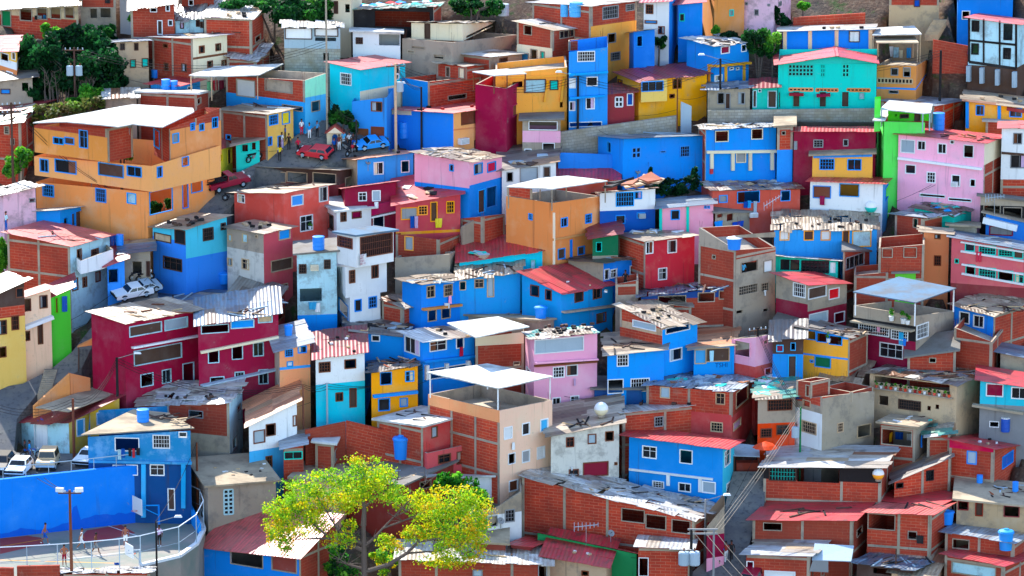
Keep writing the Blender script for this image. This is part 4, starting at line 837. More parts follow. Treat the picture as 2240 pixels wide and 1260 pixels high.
def wall(name, label, p0, p1, z0, z1, m, th=.25, cat='wall', group=None):
    mb = MB(); d = (p1-p0); d.z = 0; n = V((d.y, -d.x, 0)).normalized()*th/2
    mb.hexa([p0-n, p1-n, p1+n, p0+n], [V((q.x, q.y, z)) for q, z in ((p0-n, z0), (p1-n, z1), (p1+n, z1), (p0+n, z0))], m)
    o = mb.build(name); return tag(o, label, cat, group)
def gwall(name, label, a, b, m, ext=4.5, th=.25, cat='wall'):
    """a, b = (px, base py, top py)"""
    p, q = ground(a[0], a[1]), ground(b[0], b[1])
    return wall(name, label, p-V((0, 0, ext)), q-V((0, 0, ext)), atY(a[0], a[2], p.y).z, atY(b[0], b[2], q.y).z, m, th, cat)
RW = wall('retaining_wall', "tall bright blue wall behind the ball court", WP0, WP1, ZW+.1, ZW+.1, 'blue', .4)
PAL['dampblue'] = (4,96,205)
def damp():
    d = (WP1-WP0); d.z = 0; L = d.length; d.normalize(); n = V((d.y, -d.x, 0)); m = MB(); k = 48; h = .7
    P = lambda s, z: WP0+d*s+n*.206+V((0, 0, z-.02)); hs = []
    for i in range(k+1): h = min(1.1, max(.35, h+random.uniform(-.16, .16))); hs.append(h+(1.2 if i in (30, 31) else 0))
    for i in range(k): a, b = L*i/k, L*(i+1)/k; m.poly([P(a, 0), P(b, 0), P(b, hs[i+1]), P(a, hs[i])], 'dampblue')
    m.build('damp_stain', RW)
damp()
def rail():
    e = empty('wall_rail', WP1, "thin tube rail along the top of the tall blue court wall", 'rail'); m = MB(); q = V((0, 0, ZW+1.0-WP0.z)); m.tube(WP0+q, WP1+q, .04, .04, 'zinc', 6); m.build('top_rail', e)
    for i in range(9): p = WP0.lerp(WP1, i/8); m = MB(); m.tube(V((p.x, p.y, ZW)), V((p.x, p.y, ZW+1.0)), .03, .03, 'zinc', 6); m.build('post', e)
rail()
wall('retaining_wall', "short blue wall in the corner of the court under the laundry house", atZ(306,1141,ZC), atZ(402,1120,ZC), ZC+1.3, ZC+1.3, 'blue', .2)
wall('retaining_wall', "slanting blue side wall at the right end of the ball court", atZ(404,1120,ZC), atZ(437,1168,ZC), ZC+1.6, ZC+.9, 'blue', .25)
gwall('block_wall', "long grey block wall in front of the turquoise lattice house", (1548,264,241), (1912,262,237), 'block')
gwall('block_wall', "grey block wall climbing right below the tall sky blue house", (1224,316,288), (1482,280,252), 'block')
gwall('stone_wall', "dark rough stone wall in the grass under the turquoise lattice house", (1690,288,266), (1920,288,268), 'darkstone', 4.5, .5)
gwall('garden_wall', "low curved blue garden wall left of the plain blue house", (1221,364,334), (1342,362,338), 'blue')
gwall('brick_wall', "dark red brick wall on the bare slope at the top edge", (1735,62,38), (1892,60,28), 'brick')
gwall('brick_wall', "brick boundary wall beside the orange rail terrace", (2040,142,86), (2116,142,100), 'brick', .8, .2)
gwall('brick_wall', "stepped brick yard wall left of the planked white flat roof", (758,985,920), (860,1000,944), 'brick', 4.5)
gwall('brick_wall', "low brick yard wall under the turquoise ground floor", (668,1000,940), (756,984,922), 'brick', 4.5)
gwall('street_wall', "crumbling orange street wall beside the dark road", (74,908,888), (152,872,818), 'umber', 4.5, .3)
gwall('street_wall', "stepped end of an orange wall near the maroon corner house", (153,872,816), (196,850,826), 'umber', 4.5, .3)
gwall('zinc_screen', "tall ribbed zinc screen between the two grey block walls", (1489,284,222), (1512,276,232), 'zinc', 1, .06, 'screen')
gwall('concrete_wall', "concrete stair wall below the pink house with blue floor", (1010,520,496), (1048,500,474), 'concrete')
e = empty('house', WP0*.6+WP1*.4+V((0,-14,0)), "low brick house with a white patchy roof in front of the ball court", 'house', 'houses stacked up the hillside')
YF = atZ(200, 1262, ZC).y-1.0
HS['b96'] = mkbox((140,330,334),(1256,1254,1254),1330,2,'brick','patch white'.split(),'','white',Y=YF,yB=1244,par=e,d=4); HS['b96'].o = e
for l, a, b in (("brick parapet with a gap in front of the ball court", (-40,1256,1240), (30,1256,1242)), ("brick parapet stepping up beside the floodlight pole", (38,1262,1238), (131,1260,1236))):
    p, q = atY(a[0], a[1], YF+.5), atY(b[0], b[1], YF+.3)
    wall('brick_parapet', l, p-V((0,0,3)), q-V((0,0,3)), atY(a[0], a[2], p.y).z, atY(b[0], b[2], q.y).z, 'brick')
# ---------------------------------------------------------------- placing things on what stands there
bpy.context.view_layer.update()
DG = bpy.context.evaluated_depsgraph_get()
def hit(px, py):
    r = ray(px, py).normalized(); ok, p, n, i, o, m = sc.ray_cast(DG, CAM, r)
    if not ok: return ground(px, py), V((0, 0, 1))
    if n.dot(r) > 0: n = -n
    return p, n
def mpp(p): return (p-CAM).dot(FW)/F          # metres per pixel there
GL = ['gloss_blue', 'gloss_white']
def tank(px, py, wp, hp, kind, c, label, lid=None):
    p, n = hit(px, py); k = mpp(p); r = wp*k/2; h = hp*k
    e = empty('water_tank', p, label, 'tank', 'plastic water tanks')
    m = MB(); t = MB(); c2 = lid or c
    if kind == 'tub':
        m.lathe(p, [(0, 0), (r*.78, 0), (r*.86, h*.45), (r*.93, h*.8), (r*1.03, h*.82), (r*1.03, h*.87), (r*.9, h*.88)], 'gloss_'+c, 20)
        t.lathe(p, [(r*1.0, h*.87), (r*.92, h*.93), (r*.35, h*.99), (r*.3, h*1.03), (0, h*1.03)], 'gloss_'+c2, 20)
        m.build('body', e, True); t.build('lid', e)
    elif kind == 'barrel':
        m.lathe(p, [(0, 0), (r*.92, 0), (r*.95, h*.05), (r*.95, h*.3), (r*1.0, h*.33), (r*.95, h*.36), (r*.95, h*.62), (r, h*.65), (r*.95, h*.68), (r*.95, h*.93), (r*.9, h*.95)], 'gloss_'+c, 18)
        t.lathe(p, [(r*.98, h*.93), (r*.98, h*.98), (r*.8, h), (0, h)], 'gloss_'+c2, 18)
        m.build('body', e, True); t.build('lid', e)
    else:
        q = [(r*math.cos(a), r+r*math.sin(a)) for a in [math.pi*(i/14-.5) for i in range(8)]]
        q2 = [(r*math.cos(a), r+r*math.sin(a)) for a in [math.pi*(i/14) for i in range(8)]]
        m.lathe(p+V((0,0,.1)), q, 'gloss_'+c, 18); t.lathe(p+V((0,0,.1)), q2, 'gloss_'+c2, 18)
        s = MB(); s.lathe(p, [(r*.5, 0), (r*.5, .2), (0, .2)], 'concrete', 12)
        m.build('lower_half', e, True); t.build('upper_half', e, True); s.build('stand', e)
for a in [(363,196,20,23,'barrel','blue',"larger blue tank on the brick block with flat white roof"),(381,196,17,20,'barrel','blue',"smaller blue tank beside the larger one on the brick block"),
 (339,170,17,18,'barrel','blue',"blue barrel on the red metal roof behind the twin tanks"),(884,302,24,36,'barrel','blue',"tall blue barrel against the blue wall beside the plaza"),
 (1236,36,21,27,'barrel','lblue',"smaller pale blue tank on the brick tower house roof"),(1260,36,31,32,'barrel','lblue',"larger pale blue tank on the brick tower house roof"),
 (1101,34,26,26,'barrel','zinc',"grey tank with a pale lid behind the concrete terrace"),(2053,284,27,38,'barrel','blue',"big blue barrel beside the lime green terrace"),
 (697,546,27,30,'barrel','blue',"blue barrel between the salmon house and the white glazed tower"),(490,620,30,26,'tub','blue',"wide blue tub tank beside the bright blue house"),
 (631,733,20,24,'tub','blue',"upright blue tank above the slim orange house"),(1183,696,29,28,'tub','blue',"blue tub tank on the rubble strewn concrete terrace"),
 (1606,545,34,28,'tub','blue',"blue tank with white lid inside the unfinished roof frame",'white'),(878,1003,38,52,'tub','blue',"tall blue tank on the wide grey slab roof"),
 (313,922,28,28,'barrel','blue',"small blue drum on the flat beige roof above the court"),(2070,1146,35,32,'tub','blue',"blue tub tank on a slab beside the ribbed zinc roof"),
 (2200,1202,35,46,'tub','sky',"tall lighter blue tank on the bottom right red roof"),(2199,944,21,32,'barrel','navy',"dark blue drum with white lid on the red roof at the right edge",'white'),
 (1905,468,27,29,'sphere','teal',"white over turquoise ball tank behind the bleached patch roof",'white'),(1315,912,31,30,'sphere','cream',"white ball tank in front of the tall pink house",'white'),
 (1921,1052,26,26,'sphere','ochre',"white over orange ball tank in the open brick gallery",'white'),(1524,607,16,18,'sphere','terracotta',"small white over orange ball tank beside the coral house",'white'),
 (470,197,14,22,'barrel','red',"first red barrel on the terrace under the thin white canopy"),(484,197,13,22,'barrel','maroon',"dark red barrel beside the red one on the white canopy terrace"),
 (459,198,13,20,'barrel','dgreen',"green bin on the terrace under the thin white canopy"),(246,536,18,24,'barrel','navy',"left dark blue barrel behind the pink roofed brick house"),
 (262,536,18,24,'barrel','blue',"right bright blue barrel behind the pink roofed brick house"),(2143,1056,14,18,'barrel','blue',"blue canister among scrap on the flat beige roof"),
 (2221,1075,14,22,'barrel','blue',"blue canister at the right of the scrap pile on the beige roof"),(1556,380,9,11,'barrel','red',"little red bucket on the ragged patchwork roof corner")]:
    tank(*a)
# ---------------------------------------------------------------- plants
def leafcloud(mb, c, r, n, size, pal, clumps=9, spread=.78, kr=(.28, .5)):
    cs = []
    for _ in range(clumps):
        while 1:
            d = V((random.uniform(-1,1), random.uniform(-1,1), random.uniform(-1,1)))
            if .35 < d.length < 1: break
        cs.append((V((c.x+d.x*r.x*spread, c.y+d.y*r.y*spread, c.z+d.z*r.z*spread)), random.uniform(*kr), random.choice(pal)))
    for _ in range(n):
        cc, k, col = random.choice(cs)
        d = V((random.gauss(0,1), random.gauss(0,1), random.gauss(0,1))).normalized()*(random.random()**.4)
        p = cc+V((d.x*r.x*k, d.y*r.y*k, d.z*r.z*k))
        q = V((random.gauss(0,1), random.gauss(0,1), random.gauss(.5,1))).normalized(); x = q.orthogonal().normalized()
        x = (Matrix.Rotation(random.uniform(0,6.28), 3, q) @ x); y = q.cross(x)
        s = size*random.uniform(.6, 1.3); cl = col if random.random() < .7 else random.choice(pal)
        mb.poly([p-x*s-y*s*.5, p+x*s*.2-y*s*.7, p+x*s+y*s*.1, p-x*s*.1+y*s*.7], 'leaf', [(0,0)]*4, jit(cl, .25))
def limb(mb, pts, r0, r1):
    for i in range(len(pts)-1):
        a = r0+(r1-r0)*i/(len(pts)-1); b = r0+(r1-r0)*(i+1)/(len(pts)-1); mb.tube(pts[i], pts[i+1], a, b, 'bark', 7)
PAL['bark'] = (96,84,74)
GRN = [(34,92,38),(26,74,34),(54,120,40),(20,60,32)]; LGT = [(96,168,40),(70,150,40),(128,190,60),(50,120,40)]; LG2 = [(130,184,30),(166,200,30),(96,160,30),(206,206,24)]; YEL = [(196,210,24),(228,204,20),(166,200,30),(226,180,24),(120,176,36),(150,190,30)]
DRK = [(14,58,28),(20,70,34),(10,44,26),(30,86,40)]
def tree(nm, px, py, crowns, pal, n, size, label, group=None, cat='tree', dY=0, limbs=None, tr=.18, depth=.8):
    b = ground(px, py); b.y += dY; b = atY(px, py, b.y) if dY else b; k = mpp(b)
    e = empty(nm, b, label, cat, group); tm = MB(); cm = MB()
    for (cx, cy, rx, ry) in crowns:
        Y = b.y+random.uniform(-.5, .5)*rx*k; c = atY(cx, cy, Y)
        leafcloud(cm, c, V((rx*k, rx*k*depth, ry*k)), int(n/len(crowns)), size, pal)
        st = b+V((0, 0, -2.6)); mid = b.lerp(c, .5)+V((random.uniform(-.2,.2), 0, .2))
        limb(tm, [st, mid, c], tr, tr*.3)
        for _ in range(4): limb(tm, [mid, c+V((random.uniform(-.6,.6)*rx*k, random.uniform(-.3,.3)*rx*k, random.uniform(-.4,.6)*ry*k))], tr*.4, tr*.1)
    tm.build('trunk' if cat == 'tree' else 'stem', e); cm.build('crown' if cat == 'tree' else 'foliage', e); return e
# the big yellowing tree at the front
def bigtree():
    b = ground(797, 1320); Y = b.y; P = lambda x, y, d=0: atY(x, y, Y+d)
    e = empty('broadleaf_tree', b, "big yellow green tree with spreading bare limbs in the foreground", 'tree'); tm = MB(); cm = MB()
    limb(tm, [P(797,1330), P(797,1240), P(796,1200), P(795,1150)], .27, .17)
    L = [([(796,1205),(765,1192),(722,1178),(690,1178),(645,1180)],.22,.05),([(795,1190),(765,1178),(740,1160),(727,1140)],.2,.06),([(796,1195),(815,1180),(838,1155),(862,1130),(890,1118)],.18,.05),
     ([(800,1250),(850,1235),(890,1210),(915,1185),(960,1178),(1000,1200)],.26,.05),([(795,1150),(797,1110),(790,1060),(800,1030)],.3,.05),([(797,1110),(830,1080),(870,1050)],.12,.03),([(722,1178),(690,1150),(660,1120),(620,1110)],.14,.04),
     ([(740,1160),(715,1120),(690,1080)],.12,.03),([(862,1130),(900,1090),(930,1060)],.1,.03),([(890,1210),(960,1205),(1010,1190)],.12,.03),([(797,1245),(760,1235),(745,1225)],.16,.05),([(838,1155),(880,1140),(930,1120),(980,1110)],.12,.03),([(797,1090),(760,1060),(730,1045)],.1,.03)]
    for pts, r0, r1 in L:
        r0 *= .78; r1 *= .7
        d = random.uniform(-1.2, 1.2); limb(tm, [P(x, y, d*i/len(pts)) for i, (x, y) in enumerate(pts)], r0, r1)
        for _ in range(10):
            q = random.choice(pts[1:]); p = P(*q); limb(tm, [p, p+V((random.uniform(-1.2,1.2), random.uniform(-1,1), random.uniform(.2,1.3)))], .035, .012)
    C = [(800,1030,52,26),(762,1050,55,24),(840,1060,50,24),(700,1065,50,26),(660,1085,48,26),(625,1105,42,28),(610,1130,30,24),(655,1130,46,22),(715,1100,50,24),(770,1090,44,20),(605,1165,26,26),(640,1165,32,16),(870,1090,36,18),(985,1095,55,26),(1030,1110,40,26),(960,1130,50,26),(1015,1150,48,26),(940,1160,40,18),(985,1178,50,18),(1040,1180,26,18),(1010,1215,50,18),(905,1170,26,14),(745,1180,30,14),(840,1180,20,12),(960,1230,40,14),(625,1195,18,14),(690,1105,36,20),(1050,1140,18,20),(765,1150,16,12),(860,1195,24,12),(930,1090,34,20),(690,1150,30,14),(800,1080,30,12)]
    k = mpp(b)
    for cx, cy, rx, ry in C: leafcloud(cm, P(cx, cy, random.uniform(-2, 2)), V((rx*k*1.12, rx*k*.9, ry*k*1.25)), int(rx*ry*.9)+70, .1, YEL if random.random() < .65 else LG2, 22, .95, (.2, .75))
    tm.build('trunk', e); cm.build('crown', e)
bigtree()
tree('bush', 150, 290, [(110,245,44,20),(175,238,50,24),(80,266,20,16),(215,222,20,18),(140,262,40,14)], [(96,104,48),(120,112,66),(74,92,40),(104,140,46)], 3000, .16, "tangled olive brown bush behind the big white roof", cat='bush')
tree('mango_tree', 1010, 1150, [(1010,1062,46,30),(985,1050,30,18),(1040,1085,34,22),(965,1065,18,20),(1058,1100,16,14)], [(40,120,24),(60,150,30),(120,190,50),(30,90,24)], 2600, .17, "glossy round green tree beside the peach house", dY=0)
tree('bush', 562, 1108, [(545,1092,22,12),(570,1086,20,12)], [(70,130,60),(120,170,110),(40,96,40)], 500, .14, "pale green bush above the salmon tiled roof", cat='bush')
tree('bush', 742, 1262, [(735,1215,30,30),(750,1245,40,26),(722,1240,20,26)], LGT+GRN, 1500, .14, "dense green bush at the foot of the big yellow tree", cat='bush')
tree('bush', 860, 1262, [(850,1235,40,26),(830,1212,22,22)], YEL+LGT, 900, .13, "yellow green bush right of the big tree trunk", cat='bush')
for i, (px, py, cr) in enumerate([(75,165,[(75,110,48,50),(60,150,34,44)]),(118,185,[(115,120,48,54),(100,175,40,36)]),(160,140,[(160,95,40,44),(150,70,28,24)]),(215,160,[(205,90,50,44),(228,115,40,40)]),(235,200,[(228,150,52,40),(240,180,36,24)]),(120,215,[(110,180,56,36),(80,195,40,24)]),(180,200,[(175,150,52,50),(190,190,44,26)]),(262,185,[(258,165,30,26)])]):
    tree('bushy_tree', px, py, cr, DRK+[GRN[0]], 3400, .22, "dark green bushy tree in the gully left of the ochre shack", 'dark trees filling the upper left gully')
for px, py, cr, pal, lab in [(112,92,[(118,72,24,18),(100,62,12,10)],LGT,"sunlit bright green treetop above the dark gully"),(235,90,[(238,72,26,22)],GRN,"mid green treetop below the stilt house"),
  (290,60,[(292,40,16,14)],LGT,"small bright green bush beside the vine clad brick house"),(325,60,[(322,28,8,10),(315,50,14,6)],LGT,"yellow green creeper on the narrow brick house"),
  (190,250,[(195,212,34,26),(165,225,24,18),(215,205,18,16)],LGT,"light green shrub behind the big white roofed orange house"),
  (40,395,[(45,350,30,26),(20,370,24,24),(60,340,16,14)],LGT,"bright leafy shrub left of the big orange house"),(8,600,[(6,560,16,40)],LGT,"sunny shrub at the left edge beside the brick house with pink roof"),
  (265,362,[(262,336,14,12),(280,342,12,9)],LGT,"grass clump growing on the orange house balcony"),(1660,140,[(1655,80,34,30),(1680,105,26,26),(1640,95,20,20)],GRN,"large dark tree between the pink brick and long blue houses"),
  (1690,150,[(1690,95,22,30)],LGT,"lighter green tree touching the long blue house"),(1600,110,[(1600,88,30,16)],DRK,"low dark shrub below the orange brown tower"),(1567,85,[(1567,66,10,10)],LGT,"little bright shrub on the slope by the orange tower"),
  (640,70,[(640,30,60,40),(690,25,40,30)],GRN,"broad green tree behind the two piece white roof"),(600,40,[(545,12,60,18),(600,20,40,24)],GRN,"dark shaded tree at the top edge beside the brick house"),(735,30,[(712,12,16,10),(690,10,22,14)],LGT,"sunlit green treetop beside the tall pole at the top"),
  (1030,40,[(1030,10,46,22),(1070,15,36,20)],GRN,"green treetop behind the concrete terrace house"),(745,300,[(735,255,18,24),(760,262,22,20),(775,280,14,14)],GRN,"leafy tree hanging over the little shrine"),
  (1710,58,[(1712,45,20,14),(1700,28,8,16)],DRK,"dark shrub against the pink brick house"),(1755,28,[(1758,10,14,12)],LGT,"banana like plant on the bare slope at the top"),(1440,110,[(1445,92,16,16)],GRN,"small shrub under the white narrow house"),
  (342,475,[(340,455,16,16),(372,445,10,10)],GRN,"leafy plant on the orange house stair landing"),(232,815,[(230,805,8,14)],DRK,"small conifer beside the maroon corner house"),(1345,858,[(1343,866,14,4)],GRN,"window box plants under the long blue house"),
  (1013,585,[(1010,576,7,8)],LGT,"tiny bright plant at the end of the pale rusty roof"),(1367,812,[(1364,806,7,10)],GRN,"trailing plant in the white window of the long blue house"),(1890,285,[(1870,277,40,8),(1900,280,20,8)],GRN,"weeds along the dark stone wall")]:
    tree('tree' if py-cr[0][1] > 40 else 'bush', px, py, cr, pal, int(260+22*sum(c[2]*c[3] for c in cr)**.72), .17, lab, cat='tree' if py-cr[0][1] > 40 else 'bush', tr=.12)
tree('creeper_bank', 1480, 432, [(1440,408,30,16),(1480,405,34,20),(1515,398,22,18),(1470,420,50,12),(1520,378,7,14),(1424,385,5,26)], DRK, 2600, .16, "dark creeper covered bank below the plain blue house", cat='bush', tr=.05)
def baretree():
    b = ground(150, 215); e = empty('bare_tree', b, "leafless brown tree in front of the dark gully", 'tree'); m = MB()
    for _ in range(26):
        p = b+V((random.uniform(-2.5,2.5), random.uniform(-.5,.5), 0)); q = p+V((random.uniform(-.5,.5), 0, random.uniform(1.2,3.4)))
        limb(m, [p-V((0,0,.5)), p.lerp(q,.5)+V((random.uniform(-.2,.2),0,0)), q], .06, .015)
        for _ in range(6): s = p.lerp(q, random.uniform(.4,1)); limb(m, [s, s+V((random.uniform(-.7,.7), random.uniform(-.3,.3), random.uniform(.1,.8)))], .025, .008)
    m.build('trunk', e)
baretree()
# ---------------------------------------------------------------- poles and wires
POLE = {}
def pole(key, px, py, top, label, c='concrete', r=.13, arm=0, lamp=0, trans=0, az=0, Y=None, sink=4):
    b = ground(px, py) if Y is None else atY(px, py, Y); t = atY(px, top, b.y)
    t = V((b.x, b.y, t.z)); e = empty('utility_pole' if not lamp else 'street_lamp', b, label, 'pole')
    m = MB(); m.tube(b-V((0,0,sink)), t, r*1.15, r*.8, c, 10); m.build('pole_shaft', e); POLE[key] = t
    ax = V((math.cos(az), math.sin(az), 0))
    if arm:
        for k in range(arm):
            q = t-V((0,0,.25+.7*k)); m = MB(); m.bar(q-ax*.9, q+ax*.9, .1, .1, 'wood'); m.build('crossarm', e)
            for s in (-.8, -.35, .35, .8): m = MB(); m.lathe(q+ax*s+V((0,0,.05)), [(.05,0),(.07,.06),(.04,.1),(.06,.16),(0,.2)], 'gloss_zinc', 8); m.build('insulator', e)
    for k in range(trans):
        q = t-V((0,0,2.6))+ax*(.42 if k == 0 else -.42)+V((0,-.1,0)); m = MB(); m.lathe(q, [(0,0),(.3,0),(.32,.05),(.32,.85),(.27,.92),(0,.95)], 'zinc', 14); m.lathe(q+V((.1,0,.9)), [(.05,0),(.05,.25),(0,.28)], 'brown', 6); m.build('transformer', e)
    if lamp:
        d = ax*lamp; q = t-V((0,0,.1)); m = MB(); m.tube(q, q+d*1.5+V((0,0,.45)), .035, .03, 'grey', 6); m.build('lamp_arm', e)
        m = MB(); z = q+d*1.75+V((0,0,.42)); m.hexa([z+V((-.32,-.13,0)), z+V((.32,-.13,0)), z+V((.32,.13,0)), z+V((-.32,.13,0))], [z+V((-.22,-.08,.16)), z+V((.22,-.08,.16)), z+V((.22,.08,.16)), z+V((-.22,.08,.16))], 'white'); m.build('lamp_head', e)
pole('p1',165,238,104,"wooden pole with two grey transformers in front of the dark gully",'wood',.1,1,0,2)
pole('p2',30,440,224,"tall wooden pole at the far left with a crossarm",'wood',.12,2,az=.4)
pole('p3',716,300,-30,"very tall pale pole standing in the plaza beside the shrine",'concrete',.1,0)
pole('p4',866,320,139,"wooden pole with one grey transformer before the turquoise house",'tan',.13,1,0,1,az=.3)
pole('p5',1264,290,166,"black pole with an orange lamp in front of the tall sky blue house",'dark',.12,0,-1)
pole('p6',1575,230,128,"dark lamp pole before the blue corner house with ochre columns",'dark',.12,0,-1)
pole('p7',2056,212,110,"dark pole in front of the orange rail terrace",'dark',.14,0)
pole('p8',1481,290,170,"rusty thin pole by the grey block walls",'brown',.07,0)
pole('p9',922,290,190,"dark street lamp in front of the blue and brick terrace house",'dark',.1,0,-1)
pole('p10',780,330,262,"short dark lamp post beside the plaza",'dark',.1,0)
pole('p11',163,1030,872,"rust and white pole standing in the parking corner",'brown',.13,0,Y=ground(163,1028).y-1.0)
pole('p12',258,905,782,"dark wooden pole with a small lamp before the maroon corner house",'dark',.13,0,1)
pole('p13',1656,830,716,"grey pole with cables beside the narrow pink house",'dark',.14,1,az=.5)
pole('p14',1750,995,890,"green pole with a transformer before the half built house",'dgreen',.09,0,0,1,az=3.1)
pole('p15',1511,1310,1158,"left post of the twin transformer pole at the alley",'dark',.14,0)
pole('p16',1560,1310,1158,"right post of the twin transformer pole at the alley",'grey',.1,0)
pole('p17',664,960,840,"brown pole beside the turquoise ground floor",'brown',.08,0)
pole('p18',716,935,838,"white pole with meter boxes on the turquoise ground floor",'zinc',.09,0)
pole('p19',288,520,432,"crooked wooden post beside the big orange house",'wood',.08,0)
pole('p20',201,440,384,"thin grey service mast on the blue cottage roof",'grey',.06,0)
pole('p21',432,1090,968,"brown pole beside the dirty flat concrete roof",'brown',.1,0)
pole('p22',1542,1190,1092,"grey pole with a curved lamp at the alley corner",'grey',.1,0,1)
pole('p23',1422,850,806,"stub concrete post behind the bleached brick roof",'concrete',.2,0)
pole('p24',1959,1270,1200,"bare wooden post on the patched grey shanty roof",'wood',.07,0)
FZ = atZ(157, 1262, ZC)
pole('p25',157,1262,1072,"floodlight pole painted rust red at the edge of the ball court",'brown',.12,1,Y=FZ.y+.6,sink=.5)
pole('p26',343,1240,1140,"slim lamp post at the right side of the ball court",'dark',.08,0,1,Y=atZ(343,1238,ZC).y,sink=1.5)
t = POLE['p25']; 
for s in (-1, 1):
    m = MB(); z = t+V((s*.75,-.15,-.1)); m.box(z, .6, .3, .32, 'white', .3*s); o = m.build('floodlight'); tag(o, "%s white floodlight on the court floodlight pole" % ('left' if s < 0 else 'right'), 'lamp', 'floodlights')
# bridge between the twin posts with transformers
def twin():
    a, b = POLE['p15'], POLE['p16']; m = MB()
    for dz in (0, -.35): m.bar(a+V((-.3,0,dz)), b+V((.3,0,dz)), .12, .12, 'grey')
    tag(m.build('pole_bridge'), "double grey crossbeam joining the twin transformer posts", 'crossbeam')
    for k, x in enumerate((1496, 1519)):
        q = atY(x, 1236, a.y-.5); m = MB(); m.lathe(q, [(0,0),(.4,0),(.44,.06),(.44,1.0),(.38,1.1),(0,1.15)], 'zinc', 16); m.lathe(q+V((0,0,1.1)), [(.06,0),(.06,.3),(0,.32)], 'brown', 6)
        tag(m.build('transformer'), "%s grey transformer drum on the twin poles" % ('left' if k == 0 else 'right'), 'transformer', 'transformers at the alley')
twin()
def wire(a, b, sag, label='thin dark cable strung between the poles', r=.022, c='dark', group='overhead cables'):
    m = MB(); n = 10; pts = [a.lerp(b, i/n)-V((0, 0, sag*4*(i/n)*(1-i/n))) for i in range(n+1)]
    for i in range(n): m.tube(pts[i], pts[i+1], r, r, c, 4)
    return tag(m.build('cable'), label, 'cable', group)
A = lambda x, y, d=0: atY(x, y, ground(x, y).y+d)
for i in range(3):
    o = V((0, 0, -.25*i)); wire(POLE['p12']+o, POLE['p11']+o, 1.2); wire(POLE['p12']+o, POLE['p17']+o*.6, 1.5); wire(POLE['p17']+o*.6, POLE['p18']+o, .3)
    wire(POLE['p11']+o, A(-40, 1000, -8)+V((0, 0, 5))+o, 1); wire(POLE['p13']+o, POLE['p14']+o, .6); wire(POLE['p1']+o, POLE['p3']-V((0, 0, 5))+o, 2.0); wire(POLE['p4']+o*.5, POLE['p9']+o*.5, .7)
    wire(POLE['p5']+o, POLE['p4']+o, 1.6); wire(POLE['p6']+o, POLE['p5']+o, 1.6); wire(POLE['p7']+o, POLE['p6']+o, 1.5)
    wire(POLE['p18']+o, HS['b9'].M+V((0, 0, 2+i*.2)), .8)
for i in range(3): wire(POLE['p15'].lerp(POLE['p16'], i/2), atY(1640+22*i, 1300, POLE['p15'].y-6), .15, "pale service cable fanning down from the twin transformer poles", .02, 'concrete', 'pale cables at the alley')
for i in range(3): wire(POLE['p14']+V((0, 0, -.3*i)), POLE['p16']+V((.3*i, 0, 0)), .3, "pale service cable running from the green pole to the twin posts", .018, 'concrete', 'pale cables above the alley')
for i in range(2): wire(POLE['p2']+V((0, 0, -.4*i)), POLE['p19'], 1.2); wire(POLE['p3']-V((0, 0, 10+i*.3)), POLE['p10']+V((0,0,-.2*i)), .6); wire(POLE['p25']+V((0,0,-.2)), atY(66+20*i, 1036, WP1.y-1), .2)
wire(POLE['p2'], A(-30, 300), .5); wire(POLE['p8'], POLE['p6'], .8); wire(POLE['p26'], POLE['p21'], .5)
for x0, y0, x1, y1, sg in [(-20,310,165,120,1.2),(165,125,430,185,1.0),(430,190,716,60,1.0),(500,175,716,90,1.2),(716,150,866,175,.8),(866,165,1090,240,.8),(1090,240,1264,200,.6),(1264,230,1481,240,.8),(1481,215,1575,190,.5),(1640,200,1900,205,.9),(30,240,130,330,.6),(130,330,290,420,.9),(210,400,330,470,.5),(560,330,716,290,.6),(640,390,720,330,.5),(1310,285,1418,310,.4),(1418,300,1418,380,0),(2000,325,2140,360,.5),(2140,330,2010,420,.5),(1660,790,1745,930,.6),(330,620,190,720,.5),(160,720,330,600,.6),(360,910,680,880,.9),(680,870,820,850,.5),(820,850,940,830,.4),(1190,850,1310,870,.4),(1960,440,2140,330,.5),(1510,1180,1380,1220,.5),(1650,1000,1560,1160,.4),(-20,760,250,640,.8)]:
    wire(A(x0, y0, -1.5), A(x1, y1, -1.5), sg, 'thin dark cable strung between the houses', .017)
